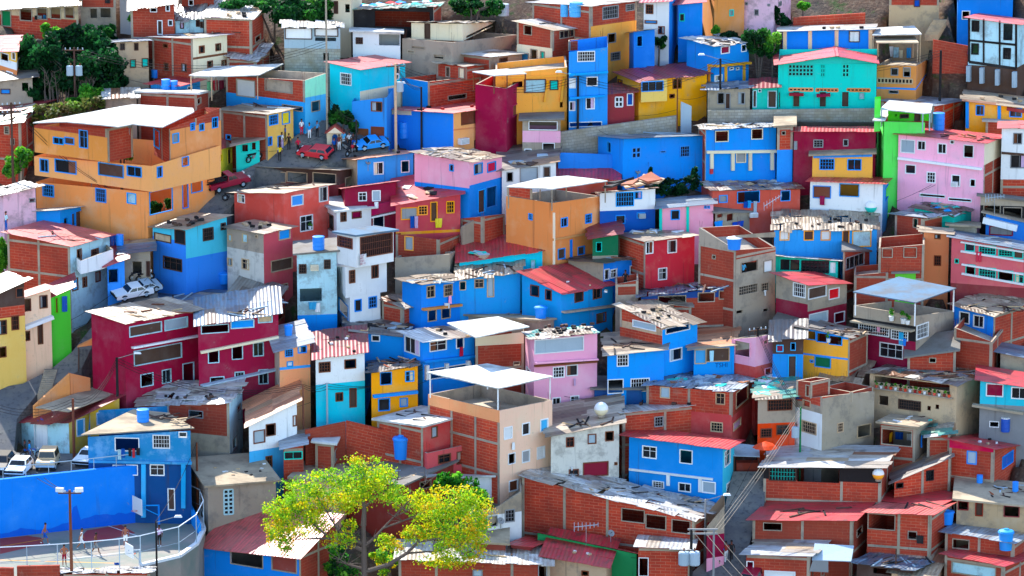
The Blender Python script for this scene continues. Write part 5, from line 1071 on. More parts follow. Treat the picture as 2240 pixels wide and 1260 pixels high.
# ---------------------------------------------------------------- people
def person(p, yaw, pose, top, bot, label, skin='skin', arms=None, shoes='white', hair='dark', sc_=1.0, group=None, knees=True):
    J = {}; w = math.radians
    if pose == 'walk': hipz = .9; kn = [(.06,.22,.52),(.08,-.06,.5)]; an = [(.07,.28,.08),(.09,-.38,.12)]; hd = [(.24,-.18,.86),(.22,.24,.9)]
    elif pose == 'sit': hipz = .5; kn = [(.12,.42,.5),(.1,.42,.5)]; an = [(.12,.44,.08),(.1,.44,.08)]; hd = [(.22,.3,.62),(.2,.28,.6)]
    elif pose == 'hips': hipz = .92; kn = [(.11,.02,.5),(.11,0,.5)]; an = [(.13,-.02,.08),(.13,-.02,.08)]; hd = [(.2,.05,1.0),(.2,.05,1.0)]
    else: hipz = .92; kn = [(.1,.03,.5),(.1,0,.5)]; an = [(.11,0,.08),(.11,-.03,.08)]; hd = [(.26,.06,.84),(.25,.02,.84)]
    dz = hipz-.92; lean = .04 if pose == 'walk' else 0
    v = []; r = []; e = []; zone = []
    def add(x, y, z, rad, par=None, zn=None):
        v.append((x, y, z)); r.append(rad); 
        if par is not None: e.append((par, len(v)-1)); zone.append(zn)
        return len(v)-1
    pel = add(0, 0, .95+dz, .135); sp = add(0, lean, 1.14+dz, .125, pel, 'top'); ch = add(0, lean*1.5, 1.34+dz, .15, sp, 'top'); nk = add(0, lean*1.8, 1.5+dz, .055, ch, 'skin')
    hd0 = add(0, lean*2+.02, 1.6+dz, .088, nk, 'skin'); add(0, lean*2+.02, 1.71+dz, .08, hd0, 'skin')
    for s, k, a, h in ((1, kn[0], an[0], hd[0]), (-1, kn[1], an[1], hd[1])):
        hp = add(s*.09, 0, .9+dz, .1, pel, 'bot'); kk = add(s*k[0], k[1], k[2], .062, hp, 'bot'); aa = add(s*a[0], a[1], a[2], .042, kk, 'leg'); add(s*a[0], a[1]+.15, max(a[2]-.05, .035), .035, aa, 'shoe')
        sh = add(s*.18, lean*1.5, 1.42+dz, .06, ch, 'top'); mx = s*(.34 if pose == 'hips' else .25)
        el = add(mx, (h[1]-.02)*.4-.04, 1.15+dz, .042, sh, 'arm'); wr = add(s*h[0], h[1], h[2]+dz+.08, .032, el, 'fore'); add(s*h[0]*.98, h[1]+.02, h[2]+dz-.05, .03, wr, 'fore')
    me = bpy.data.meshes.new('person'); me.from_pydata(v, e, []); ob = bpy.data.objects.new('person', me); COL.objects.link(ob)
    md = ob.modifiers.new('Skin', 'SKIN'); md.use_smooth_shade = True
    for i, q in enumerate(me.skin_vertices[0].data): q.radius = (r[i], r[i]*(.8 if i in (1, 2) else 1)); q.use_root = (i == 0)
    sd = ob.modifiers.new('Sub', 'SUBSURF'); sd.levels = 1; sd.render_levels = 1
    bpy.context.view_layer.update(); nm = bpy.data.meshes.new_from_object(ob.evaluated_get(bpy.context.evaluated_depsgraph_get()))
    bpy.data.objects.remove(ob); ob = bpy.data.objects.new('person', nm); COL.objects.link(ob)
    zm = dict(top=top, bot=bot, leg=skin if knees else bot, shoe=shoes, skin=skin, arm=arms or top, fore=skin)
    ms = sorted(set(zm.values())); nm.materials.clear()
    for x in ms: nm.materials.append(mat(x))
    seg = [(V(v[a]), V(v[b])) for a, b in e]
    for f in nm.polygons:
        c = f.center; best = min(range(len(seg)), key=lambda i: ((seg[i][0]+(seg[i][1]-seg[i][0])*max(0, min(1, (c-seg[i][0]).dot(seg[i][1]-seg[i][0])/max((seg[i][1]-seg[i][0]).length_squared, 1e-9))))-c).length)
        z = zone[best]
        if z in ('top',) and c.z < .98+dz: z = 'bot'
        f.material_index = ms.index(zm[z]); f.use_smooth = True
    ob.location = p; ob.rotation_euler = (0, 0, w(yaw)); ob.scale = (sc_,)*3
    tag(ob, label, 'person', group)
    m = MB(); c = V((0, lean*2+.0, 1.68+dz)); m.lathe(c, [(.098, -.02), (.1, .03), (.085, .08), (.05, .115), (0, .125)], hair, 10); h = m.build('hair'); h.parent = ob
    m = MB(); m.hexa([V((-.015,lean*2+.1,1.62+dz)), V((.015,lean*2+.1,1.62+dz)), V((.008,lean*2+.1,1.67+dz)), V((-.008,lean*2+.1,1.67+dz))], [V((-.012,lean*2+.135,1.625+dz)), V((.012,lean*2+.135,1.625+dz)), V((.006,lean*2+.12,1.66+dz)), V((-.006,lean*2+.12,1.66+dz))], skin); n = m.build('nose'); n.parent = ob
    return ob
PAL['skin'] = (156,98,70); PAL['skin2'] = (110,66,48)
for px, py, yaw, pose, tp, bt, lab, sk in [
 (98,1190,-90,'walk','skin','navy',"shirtless player in blue shorts near the blue wall",'skin'),(178,1202,-80,'walk','white','white',"player in a white vest and white shorts walking on the court",'skin'),
 (209,1212,-60,'walk','skin2','grey',"shirtless dark skinned player just right of the floodlight pole",'skin2'),(275,1196,180,'stand','skin','white',"shirtless player in white shorts with hands low, right of the group",'skin'),
 (141,1238,20,'hips','skin','maroon',"shirtless man in long dark shorts left of the floodlight pole",'skin'),(349,1195,160,'stand','lilac','dark',"person in a pale top and dark trousers at the right side of the court",'skin2')]:
    person(atZ(px, py, ZC), yaw, pose, tp, bt, lab, sk, sk if tp == sk or tp == 'white' else tp, 'white' if tp != 'skin2' else 'dark')
PG = [(612,352,180,'stand','lemon','dark',"person in a yellow shirt below the red pole on the plaza"),(617,325,120,'stand','white','lilac',"person in a white shirt beside the teal shop"),(624,310,90,'stand','navy','dark',"person in dark blue in the doorway of the yellow house"),
 (632,328,180,'stand','dark','dark',"person in black standing on the plaza alone"),(652,336,40,'hips','red','dark',"person in a red top leaning by the red hatchback"),(660,296,200,'stand','white','red',"person in white and red at the back of the plaza"),
 (677,304,180,'stand','sky','white',"person with a blue bag on the plaza"),(694,300,150,'stand','lblue','dark',"person in pale blue near the shrine"),(728,308,180,'stand','white','dark',"person in white in front of the shrine niche"),
 (731,328,200,'sit','navy','dark',"seated person in dark clothes beside the red hatchback"),(742,330,180,'stand','brown','white',"person in white trousers right of the red hatchback"),(752,322,170,'stand','lblue','zinc',"person in a light blue shirt at the right of the plaza"),
 (764,316,190,'sit','white','dark',"seated person in white beside the motorbikes"),(773,326,180,'hips','dark','navy',"person in dark clothes beside the blue sedan")]
for px, py, yaw, pose, tp, bt, lab in PG: person(hit(px, py)[0], yaw, pose, tp, bt, lab, random.choice(['skin', 'skin2']), None, 'dark', group='people on the plaza', knees=False, sc_=.86)
for px, py, tp, bt, lab in [(1576,1232,'navy','dark',"person in blue walking down the lower alley"),(1588,1230,'brickred','white',"person in red carrying a white bag in the alley"),(1600,1228,'dark','dark',"person in black at the right of the alley group")]:
    person(ground(px, py), 0, 'walk', tp, bt, lab, 'skin2', None, 'dark', group='people in the lower alley', knees=False)
person(hit(14, 506)[0], 120, 'stand', 'pale', 'navy', "person in a pale shirt beside the pink house end at the left edge", 'skin', None, 'dark', knees=False)
b = HS['b24']; person(V((b.M.x+.9, b.M.y+1.2, b.zM-.75)), 150, 'hips', 'black', 'dark', "person in black leaning on the red brick parapet", 'skin2', None, 'dark', knees=False)
b = HS['b25']; q = ontoplane(1639, 590, b.M, b.nR); person(V((q.x, q.y, q.z-1.1))-b.nR*.7, 200, 'stand', 'lblue', 'dark', "person in a light blue shirt at the dark window of the concrete block", 'skin2', None, 'dark', knees=False)
b = HS['b30']; q = ontoplane(1582, 655, b.M, b.nR); person(V((q.x, q.y, q.z-1.0))-b.nR*.5, 180, 'stand', 'navy', 'dark', "person in dark blue in the shaded porch of the long shed", 'skin2', None, 'dark', knees=False)
# ---------------------------------------------------------------- vehicles
def xf(o, p, yaw, n=None):
    r = Matrix.Rotation(math.radians(yaw), 4, 'Z')
    if n is not None: r = (V((0, 0, 1)).rotation_difference(n)).to_matrix().to_4x4() @ r
    o.matrix_world = Matrix.Translation(p) @ r
def car(px, py, yaw, style, c, label, n=None, p=None, L=4.1):
    p = p or hit(px, py)[0]; e = empty(style, V((0, 0, 0)), label, 'car' if style != 'pickup_truck' else 'truck'); g = 'gloss_'+c; w = .82; k = L/4.1
    prof = {'hatchback': [(-2,.35),(2,.35),(2.03,.62),(1.9,.78),(.95,.9),(-1.95,.93),(-2.05,.6)], 'sedan': [(-2.1,.35),(2.1,.35),(2.15,.6),(2.05,.76),(.95,.9),(-1.2,.92),(-2.1,.88),(-2.15,.55)], 'pickup_truck': [(-2.4,.5),(2.3,.5),(2.35,.85),(2.2,1.0),(1.0,1.08),(-.3,1.08),(-.31,1.0),(-2.4,1.0)], 'jeep': [(-1.8,.45),(1.8,.45),(1.82,.95),(.8,1.02),(-1.8,1.02)]}[style]
    cab = {'hatchback': [(-1.95,.93),(.85,.9),(.2,1.36),(-1.55,1.38)], 'sedan': [(-1.45,.9),(.9,.88),(.25,1.34),(-.85,1.35)], 'pickup_truck': [(-.3,1.08),(1.05,1.08),(.55,1.62),(-.2,1.62)], 'jeep': [(-1.75,1.02),(.75,1.02),(.6,1.72),(-1.7,1.72)]}[style]
    def ext(m, pr, wb, wt, z0, z1, mt):
        A = [V((x*k, -(wb+(wt-wb)*(z-z0)/(z1-z0)), z*k)) for x, z in pr]; B = [V((q.x, -q.y, q.z)) for q in A]
        m.hexa(A, B, mt)
    m = MB(); ext(m, prof, w, w*.93, .35, 1.1, g); m.build('body', e)
    m = MB(); ext(m, cab, w*.93, w*.76, .9, cab[2][1], g); m.build('cabin', e)
    z0, z1 = cab[0][1], cab[2][1]; W = lambda z: (w*.93+(w*.76-w*.93)*(z-z0)/(z1-z0))*1.0+.006
    def P(x, z, s): return V((x*k, s*W(z), z*k))
    def lerp(a, b, t): return (a[0]+(b[0]-a[0])*t, a[1]+(b[1]-a[1])*t)
    c0, c1, c2, c3 = cab
    for s in (-1, 1):
        for u0, u1 in ((.08, .48), (.53, .93)):
            q = [lerp(lerp(c0, c1, u), lerp(c3, c2, u), t) for u, t in ((u0, .16), (u1, .16), (u1, .86), (u0, .86))]; f = [P(x, z, s) for x, z in q]
            if s > 0: f.reverse()
            m = MB(); m.poly(f, 'glass'); m.build('side_window', e)
    for a, b, nm, sg in ((c1, c2, 'windshield', .012), (c0, c3, 'rear_window', -.012)):
        q0, q1 = lerp(a, b, .14), lerp(a, b, .9); f = [V((q0[0]*k+sg, -W(q0[1])*.88, q0[1]*k)), V((q0[0]*k+sg, W(q0[1])*.88, q0[1]*k)), V((q1[0]*k+sg, W(q1[1])*.86, q1[1]*k)), V((q1[0]*k+sg, -W(q1[1])*.86, q1[1]*k))]
        if sg < 0: f.reverse()
        m = MB(); m.poly(f, 'glass'); m.build(nm, e)
    wb = 1.25 if style != 'pickup_truck' else 1.45
    for x in (-wb, wb):
        for s in (-1, 1):
            m = MB(); cc = V((x*k, s*w*.86, .31)); m.tube(cc-V((0, .1, 0)), cc+V((0, .1, 0)), .31, .31, 'black', 16); o = m.build('wheel', e)
            m = MB(); m.tube(cc+V((0, s*.09, 0)), cc+V((0, s*.115, 0)), .18, .16, 'zinc', 10); m.build('rim', o)
    fx = prof[2][0]*k-.04; rx = prof[-1][0]*k+.03; hz = .68*k if style in ('hatchback', 'sedan') else .85
    for s in (-1, 1):
        m = MB(); m.box(V((fx, s*w*.68, hz-.07)), .1, .3, .15, 'gloss_white'); m.build('headlight', e)
        m = MB(); m.box(V((rx, s*w*.74, hz-.06)), .08, .2, .16, 'gloss_red'); m.build('tail_light', e)
    for x in (fx+.06, rx-.06): m = MB(); m.box(V((x, 0, .4)), .12, w*1.9, .16, 'black' if style != 'jeep' else 'zinc'); m.build('bumper', e)
    if style == 'pickup_truck':
        m = MB(); m.box(V((-1.36, 0, .98)), 1.95, w*1.5, .06, 'black'); m.build('bed', e)
        for s in (-1, 1):
            for z in (1.25, 1.5): m = MB(); m.bar(V((-2.3, s*.7, z)), V((-.4, s*.7, z)), .05, .05, 'black'); m.build('bed_rail', e)
            for x in (-2.3, -1.35, -.4): m = MB(); m.bar(V((x, s*.7, 1.0)), V((x, s*.7, 1.55)), .05, .05, 'black'); m.build('bed_post', e)
    xf(e, p, yaw, n); return e
NS = V((0, -SLOPE, 1)).normalized(); NS2 = V((0, -SLOPE*.45, 1)).normalized()
car(497,414,32,'pickup_truck','maroon',"dark red pickup truck with a black rail bed beside the orange house",NS2,ground(497,410),3.5)
car(690,346,160,'hatchback','red',"red hatchback parked on the plaza",NS2,ground(690,342),3.1); car(812,326,200,'sedan','sky',"bright blue sedan behind the orange rust roof",NS2,ground(812,322),2.9)
car(288,652,206,'sedan','white',"white sedan in the shaded street by the small blue house",NS2,ground(290,648),3.3); car(322,640,206,'sedan','zinc',"pale grey sedan parked behind the white sedan",NS2,ground(316,636),2.7)
ZP = ZW-.5
car(42,1030,262,'hatchback','white',"white hatchback parked at the blue wall",None,atZ(42,1034,ZP),3.4); car(105,1020,268,'jeep','tan',"tan jeep with a dark windshield facing the blue wall",None,atZ(105,1022,ZP),3.5)
car(188,1018,255,'sedan','white',"white sedan half hidden by the rust and white pole",None,atZ(196,1012,ZP),3.6); car(4,1030,265,'hatchback','dark',"dark car cut by the left edge in the parking corner",None,atZ(2,1030,ZP))
car(1640,1255,250,'hatchback','maroon',"dark red car at the bottom of the alley",NS2,ground(1640,1285))
def moto(p, yaw, c, label, n=None):
    e = empty('motorcycle', V((0, 0, 0)), label, 'motorcycle')
    for x in (-.62, .62):
        m = MB(); 
        for i in range(14):
            a, b = 2*math.pi*i/14, 2*math.pi*(i+1)/14; m.bar(V((x+.27*math.cos(a), 0, .3+.27*math.sin(a))), V((x+.27*math.cos(b), 0, .3+.27*math.sin(b))), .09, .08, 'black', V((0, 1, 0)))
        o = m.build('wheel', e); m = MB(); m.tube(V((x, -.05, .3)), V((x, .05, .3)), .1, .1, 'zinc', 8); m.build('rim', o)
    m = MB(); m.bar((-.62,0,.3), (-.1,0,.42), .06, .06, 'dark'); m.bar((-.1,0,.4), (.4,0,.75), .07, .07, 'dark'); m.bar((.62,0,.3), (.42,0,.95), .05, .05, 'zinc'); m.build('frame', e)
    m = MB(); m.box((0, 0, .3), .42, .24, .3, 'grey'); m.build('engine', e); m = MB(); m.box((.18, 0, .62), .42, .24, .2, 'gloss_'+c); m.build('tank', e)
    m = MB(); m.box((-.35, 0, .68), .68, .22, .1, 'black'); m.build('seat', e); m = MB(); m.bar((.42,-.34,.98), (.42,.34,.98), .035, .035, 'black'); m.build('handlebar', e); m = MB(); m.box((.56, 0, .78), .12, .16, .16, 'gloss_white'); m.build('headlight', e)
    xf(e, p, yaw, n); return e
PM = atZ(68, 1003, ZP+.02); moto(PM, 10, 'navy', "blue motorcycle with two riders beside the jeep")
R = Matrix.Rotation(math.radians(10), 3, 'Z')
person(PM+R @ V((-.12,0,.22)), -80, 'sit', 'sky', 'pale', "front motorcycle rider in a blue shirt", 'skin2', None, 'dark', group='motorcycle riders', knees=False); person(PM+R @ V((-.5,0,.26)), -80, 'sit', 'dark', 'navy', "rear motorcycle rider in black", 'skin2', None, 'dark', group='motorcycle riders', knees=False)
moto(ground(556,352), 40, 'dark', "black motorbike leaning by the teal shop", NS2); moto(ground(305,612), 20, 'dark', "dark motorbike left of the bright blue two tone house", NS2); moto(ground(318,614), 30, 'grey', "grey motorbike nearest the bright blue two tone house", NS2)
moto(ground(508,438), 10, 'dark', "dark motorbike behind the salmon house on the street", NS2); moto(ground(768,338), 60, 'red', "red motorbike at the right side of the plaza", NS2); moto(ground(758,330), 120, 'dark', "black motorbike beside the seated people on the plaza", NS2)
def dog():
    p = ground(667, 346); v = [(0,0,.5),(.28,0,.52),(.42,0,.66),(.56,0,.64),(-.3,0,.52),(-.5,0,.62)]; r = [.12,.13,.08,.06,.11,.025]; e = [(0,1),(1,2),(2,3),(0,4),(4,5)]
    for b, s, bk in ((1,.09,0),(1,-.09,0),(4,.09,1),(4,-.09,1)):
        x = v[b][0]; i = len(v); v += [(x, s, .36), (x+(-.07 if bk else .02), s, .2), (x+(.02 if bk else .0), s, .03), (x+.07, s, .03)]; r += [.065,.04,.032,.03]; e += [(b, i), (i, i+1), (i+1, i+2), (i+2, i+3)]
    me = bpy.data.meshes.new('dog'); me.from_pydata(v, e, []); ob = bpy.data.objects.new('dog', me); COL.objects.link(ob); ob.modifiers.new('Skin', 'SKIN')
    for i, q in enumerate(me.skin_vertices[0].data): q.radius = (r[i],)*2; q.use_root = i == 0
    ob.modifiers.new('Sub', 'SUBSURF').levels = 1; bpy.context.view_layer.update(); nm = bpy.data.meshes.new_from_object(ob.evaluated_get(bpy.context.evaluated_depsgraph_get())); bpy.data.objects.remove(ob)
    nm.materials.clear(); nm.materials.append(mat('cream')); o = bpy.data.objects.new('dog', nm); COL.objects.link(o); o.location = p; o.rotation_euler = (0, 0, math.radians(10)); tag(o, "cream coloured dog standing beside the red hatchback", 'dog')
    m = MB()
    for s in (-.045, .045): m.hexa([V((.4,s-.02,.7)), V((.45,s-.02,.7)), V((.45,s+.02,.7)), V((.4,s+.02,.7))], [V((.41,s,.79)), V((.42,s,.79)), V((.42,s+.005,.79)), V((.41,s+.005,.79))], 'tan')
    h = m.build('ears'); h.parent = o
dog()
# ---------------------------------------------------------------- court furniture
def hoop(px, py, bx, by, az, bw, bh, label, c='blue'):
    b = atZ(px, py, ZC); e = empty('basketball_hoop', b, label, 'hoop'); c0 = atY(bx, by, b.y-.3); n = V((math.cos(az), math.sin(az), 0)); u = V((-n.y, n.x, 0))
    m = MB(); m.tube(b, V((b.x, b.y, c0.z)), .09, .08, c, 8); m.build('post', e); m = MB(); m.bar(V((b.x, b.y, c0.z-.05)), c0-n*.05, .09, .09, c); m.bar(V((b.x, b.y, c0.z-.9)), c0-n*.05, .06, .06, c); m.build('arm', e)
    m = MB(); q = [c0-u*bw/2-V((0,0,bh/2)), c0+u*bw/2-V((0,0,bh/2)), c0+u*bw/2+V((0,0,bh/2)), c0-u*bw/2+V((0,0,bh/2))]; m.hexa(q, [x+n*.05 for x in q], 'white'); m.build('backboard', e)
    m = MB(); cc = c0+n*.3-V((0,0,bh*.3))
    for i in range(12):
        a, d = 6.283*i/12, 6.283*(i+1)/12; m.bar(cc+V((.23*math.cos(a), .23*math.sin(a), 0)), cc+V((.23*math.cos(d), .23*math.sin(d), 0)), .03, .03, 'terracotta')
    m.build('rim', e)
hoop(348,1152,301,1106,math.radians(212),1.7,1.35,"basketball hoop with a white backboard at the blue wall end")
hoop(306,1236,282,1204,math.radians(30),1.5,1.0,"second hoop frame with a pale backboard at the front of the court",'zinc')
def fence():
    pts = [(-60,1268),(60,1262),(127,1258),(201,1252),(262,1246),(308,1239),(392,1219),(430,1192),(446,1160),(438,1136),(410,1122)]
    P = [atZ(x, y, ZC) for x, y in pts]; e = empty('court_fence', P[4], "pale tube fence curving around the front of the ball court", 'fence')
    for p in P: m = MB(); m.tube(p, p+V((0, 0, 2.5)), .04, .04, 'zinc', 6); m.build('post', e)
    m = MB()
    for a, b in zip(P, P[1:]): m.tube(a+V((0,0,2.5)), b+V((0,0,2.5)), .045, .045, 'white', 6)
    m.build('top_rail', e); m = MB()
    for a, b in zip(P, P[1:]): m.tube(a+V((0,0,1.2)), b+V((0,0,1.2)), .02, .02, 'zinc', 5)
    m.build('middle_rail', e); m = MB()
    for a, b in zip(P[5:], P[6:]): m.bar(a+V((0,0,.1)), b+V((0,0,.1)), .35, .25, 'white')
    m.build('kerb', e)
fence()
def courtlines():
    def ln(a, b, c): 
        p, q = atZ(*a, ZC+.004), atZ(*b, ZC+.004); d = (q-p).normalized(); n = V((-d.y, d.x, 0))*.05; m = MB(); f = [p-n, q-n, q+n, p+n]
        m.poly(f if (f[1]-f[0]).cross(f[2]-f[0]).z > 0 else f[::-1], c); o = m.build('court_line'); o['kind'] = 'structure'
    ln((0,1196),(90,1180),'ochre'); ln((0,1225),(260,1232),'ochre'); ln((150,1222),(300,1205),'white'); ln((222,1145),(300,1172),'white'); ln((60,1245),(240,1243),'ochre')
    for pts, c, nm in (([(0,1178),(60,1172),(90,1176),(96,1190),(0,1212)], 'brickred', 'court_key'), ([(190,1160),(265,1148),(296,1166),(215,1186),(170,1182)], 'brickred', 'court_key')):
        m = MB(); p = [atZ(x, y, ZC+.003) for x, y in pts]
        a = sum(p[i].x*p[(i+1) % len(p)].y-p[(i+1) % len(p)].x*p[i].y for i in range(len(p))); m.poly(p if a > 0 else p[::-1], c); o = m.build(nm); o['kind'] = 'structure'
courtlines()
# ---------------------------------------------------------------- small things on walls and roofs
def cloth(px, py, w, h, c, label, group=None, cat='laundry', nm='laundry'):
    p, n = hit(px, py); k = mpp(p); n = V((n.x, n.y, 0)); n = n.normalized() if n.length > .3 else V((0, -1, 0)); u = V((-n.y, n.x, 0)); W, Hh = w*k, h*k; m = MB(); N_ = 5; off = n*.16
    F_, B_ = [], []
    for j in range(3):
        for i in range(N_+1):
            x = (i/N_-.5)*W*(1-.08*j*random.random()); d = .05*math.sin(i*2.1+j+px); q = p+off+u*x+n*d+V((0, 0, (.5-j/2)*Hh-(.03*random.random() if j == 2 else 0))); F_.append(q); B_.append(q-n*.02)
    a = N_+1
    for j in range(2):
        for i in range(N_):
            f = [F_[j*a+i], F_[j*a+i+1], F_[(j+1)*a+i+1], F_[(j+1)*a+i]]
            if (f[1]-f[0]).cross(f[2]-f[0]).dot(n) < 0: f.reverse()
            m.poly(f, c); m.poly([x-n*.02 for x in reversed(f)], c)
    return tag(m.build(nm), label, cat, group)
LD = [(901,485,9,26,'navy',"dark blue trousers hanging outside the coral row house"),(910,485,8,26,'lilac',"pale clothes hanging outside the coral row house"),(959,487,15,20,'lemon',"yellow cloth hung on the stair rail of the coral row house"),
 (823,448,9,14,'white',"white shirt hanging from the dark red balcony window"),(1799,438,11,20,'crimson',"red cloth hanging from the brown shuttered window"),(1630,447,9,14,'navy',"dark blue shirt on the coral house washing line"),(1638,446,8,16,'lblue',"light blue shirt on the coral house washing line"),(1651,452,8,26,'zinc',"grey trousers on the coral house washing line"),
 (262,993,8,22,'pale',"pale trousers hanging above the ball court"),(270,990,8,20,'navy',"blue jeans hanging above the ball court"),(285,988,7,18,'dark',"black shirt hanging above the ball court"),(293,990,6,20,'red',"red cloth hanging above the ball court"),(303,987,8,16,'black',"black trousers at the right end of the court balcony line"),
 (684,668,18,16,'lblue',"light blue bundle of washing under the pale cyan house"),(694,672,12,20,'white',"white sheet drying under the pale cyan house"),(624,675,12,22,'navy',"dark blue clothes beside the pale cyan house"),(636,670,16,14,'sky',"blue shirts hanging beside the pale cyan house"),(626,688,9,10,'lemon',"small yellow cloth beside the pale cyan house"),
 (982,655,8,18,'pink',"pink cloth hanging from the small two storey blue house"),(978,668,12,12,'white',"white cloth hanging below the pink one on the blue house"),(1007,768,9,20,'red',"red towel hanging from the bright blue curved balcony house"),(1556,778,9,24,'pale',"pale clothes hanging by the plank window"),
 (1945,956,15,20,'ochre',"yellow orange towel in the junk roof hut porch"),(1968,952,18,16,'navy',"dark blue cloth in the junk roof hut porch"),(1990,955,12,14,'white',"white bundle in the junk roof hut porch"),(2012,965,6,28,'blue',"blue cloth beside the junk roof hut post"),
 (1943,112,22,22,'white',"white sheet blowing on the orange rail terrace"),(1960,114,12,22,'pale',"pale shirt drying on the orange rail terrace"),(1988,115,10,22,'lblue',"blue shirt drying on the orange rail terrace"),(1971,118,8,18,'cream',"cream cloth drying on the orange rail terrace"),
 (88,38,12,9,'white',"white shirt on the top left porch line"),(80,38,7,9,'dark',"black shirt on the top left porch line"),(99,36,8,8,'lblue',"light blue shirt on the top left porch line"),(1671,640,8,12,'white',"white cloth under the barred window of the concrete block"),(1120,975,9,16,'white',"white shirt hanging from the peach house window"),
 (236,3,12,7,'dark',"dark clothes hung on the brick stilt house"),(1924,716,8,18,'pink',"pink garment behind the grille of the grey terrace house"),(1256,835,5,16,'lilac',"long cloth hung below the pink house windows"),(1250,1024,4,8,'white',"tiny white rag on the whitewashed house"),(2013,1014+165,16,18,'dark',"black shirt hanging from the brick house with green box"),
 (1570,490,26,14,'blue',"blue bedclothes on the wall by the pink house with teal pilasters"),(1612,490,34,12,'navy',"dark blue sheets beside the blue bedclothes"),(256,1234,12,9,'navy',"dark blue cloth on the court fence"),(300,770,0,0,'',"")]
for x, y, w, h, c, l in LD[:-1]: cloth(x, y, w, h, c, l, 'washing hung out to dry')
cloth(792,567,20,24,'white',"white banner with red lettering on the tall white house",None,'banner','banner')
cloth(2142,561,13,22,'red',"red and yellow pennant on the red gallery balcony",None,'banner','banner')
cloth(1973,740,11,28,'lblue',"blue and yellow beach towel hung on the grey terrace house",None,'towel','towel'); cloth(1981,748,8,16,'blue',"blue and yellow strip hung beside the beach towel",None,'towel','towel')
cloth(140,664,12,34,'navy',"cluster of dark clothes on the lime green wall",None,'laundry')
def boxon(px, py, w, h, d, c, nm, label, cat, group=None, grille=False):
    p, n = hit(px, py); k = mpp(p); n = V((n.x, n.y, 0)); n = n.normalized() if n.length > .3 else V((0,-1,0)); u = V((-n.y, n.x, 0)); e = empty(nm, p, label, cat, group); m = MB()
    a = p-V((0,0,h*k/2)); r = [a-u*w*k/2, a+u*w*k/2, a+u*w*k/2+n*d, a-u*w*k/2+n*d]; m.hexa(r, [q+V((0,0,h*k)) for q in r], c); m.build('casing', e)
    m = MB()
    for i in range(4): z = V((0,0,h*k*(.2+.2*i))); m.bar(r[3]+z+u*.04+n*.01, r[2]+z-u*.04+n*.01, .03, .02, 'grey', n)
    m.build('grille', e)
for a in [(687,584,17,12,'cream',"air conditioner on the pale cyan house"),(1010,308,24,13,'white',"white air conditioner on the blue and orange house"),(2090,402,14,10,'white',"air conditioner in the pink house window"),(1646,469,18,10,'white',"white air conditioner on the concrete base house"),(1403,471,14,10,'zinc',"air conditioner on the navy lower floor")]:
    boxon(a[0], a[1], a[2], a[3], .5, a[4], 'air_conditioner', a[5], 'air conditioner')
def dish(px, py, d, label, az=-60):
    p, n = hit(px, py); k = mpp(p); r = d*k/2; e = empty('satellite_dish', p, label, 'dish', 'satellite dishes'); h = .7; c = p+V((0,0,h)); ax = V((math.cos(math.radians(az))*.8, math.sin(math.radians(az))*.8, .6)).normalized()
    m = MB(); m.tube(p-V((0,0,.1)), c, .03, .03, 'grey', 6); m.build('mast', e); x = ax.orthogonal().normalized(); y = ax.cross(x); m = MB(); R_ = []
    for rr, dd in ((0, 0), (.5, .05), (.8, .13), (1, .22)): R_.append([c+ax*dd*r*1.2+(x*math.cos(2*math.pi*i/14)+y*math.sin(2*math.pi*i/14))*r*rr for i in range(14)])
    for A_, B_ in zip(R_, R_[1:]):
        for i in range(14): m.poly([A_[i], A_[(i+1) % 14], B_[(i+1) % 14], B_[i]], 'grey'); m.poly([q-ax*.02 for q in (B_[i], B_[(i+1) % 14], A_[(i+1) % 14], A_[i])], 'grey')
    m.build('reflector', e); m = MB(); m.bar(c+ax*.02, c+ax*r*.9, .03, .03, 'dark'); m.build('feed_arm', e)
for a in [(283,292,14,"satellite dish on the orange house balcony"),(805,372,12,"satellite dish on the blue house with orange rust roof"),(1395,392,12,"satellite dish on the rusty roof by the dark creeper"),(466,1,0,"")][:3]: dish(*a)
dish(1095,1158,16,"satellite dish in front of the stained concrete parapet"); dish(1336,1185,16,"grey dish on the maroon roof beside the antenna"); dish(1590,1060,0.01+10,"small dish at the blue house with overhanging red roof") if False else None
def antenna(px, py, w, label, tilt=.1, h=1.6):
    p, n = hit(px, py); k = mpp(p); L = w*k; e = empty('tv_antenna', p, label, 'antenna', 'television antennas'); m = MB(); c = p+V((0,0,h)); m.tube(p-V((0,0,.1)), c, .03, .025, 'grey', 6); m.build('mast', e)
    a, b = c+V((-L/2,0,-tilt)), c+V((L/2,0,tilt)); m = MB(); m.bar(a, b, .05, .05, 'zinc'); m.build('boom', e); m = MB()
    for i in range(7): q = a.lerp(b, i/6); s = .42-.04*i; m.bar(q+V((0,-s*.5,-s*.8)), q+V((0,s*.5,s*.8)), .035, .035, 'zinc')
    m.build('elements', e)
for a in [(1282,1192,52,"broad television antenna on the maroon roof of the green house"),(1690,478,38,"slanted television antenna behind the bleached patch roof",.5),(2175,470,40,"television antenna under the raw concrete deck"),(865,420,0,"")][:3]: antenna(*a)
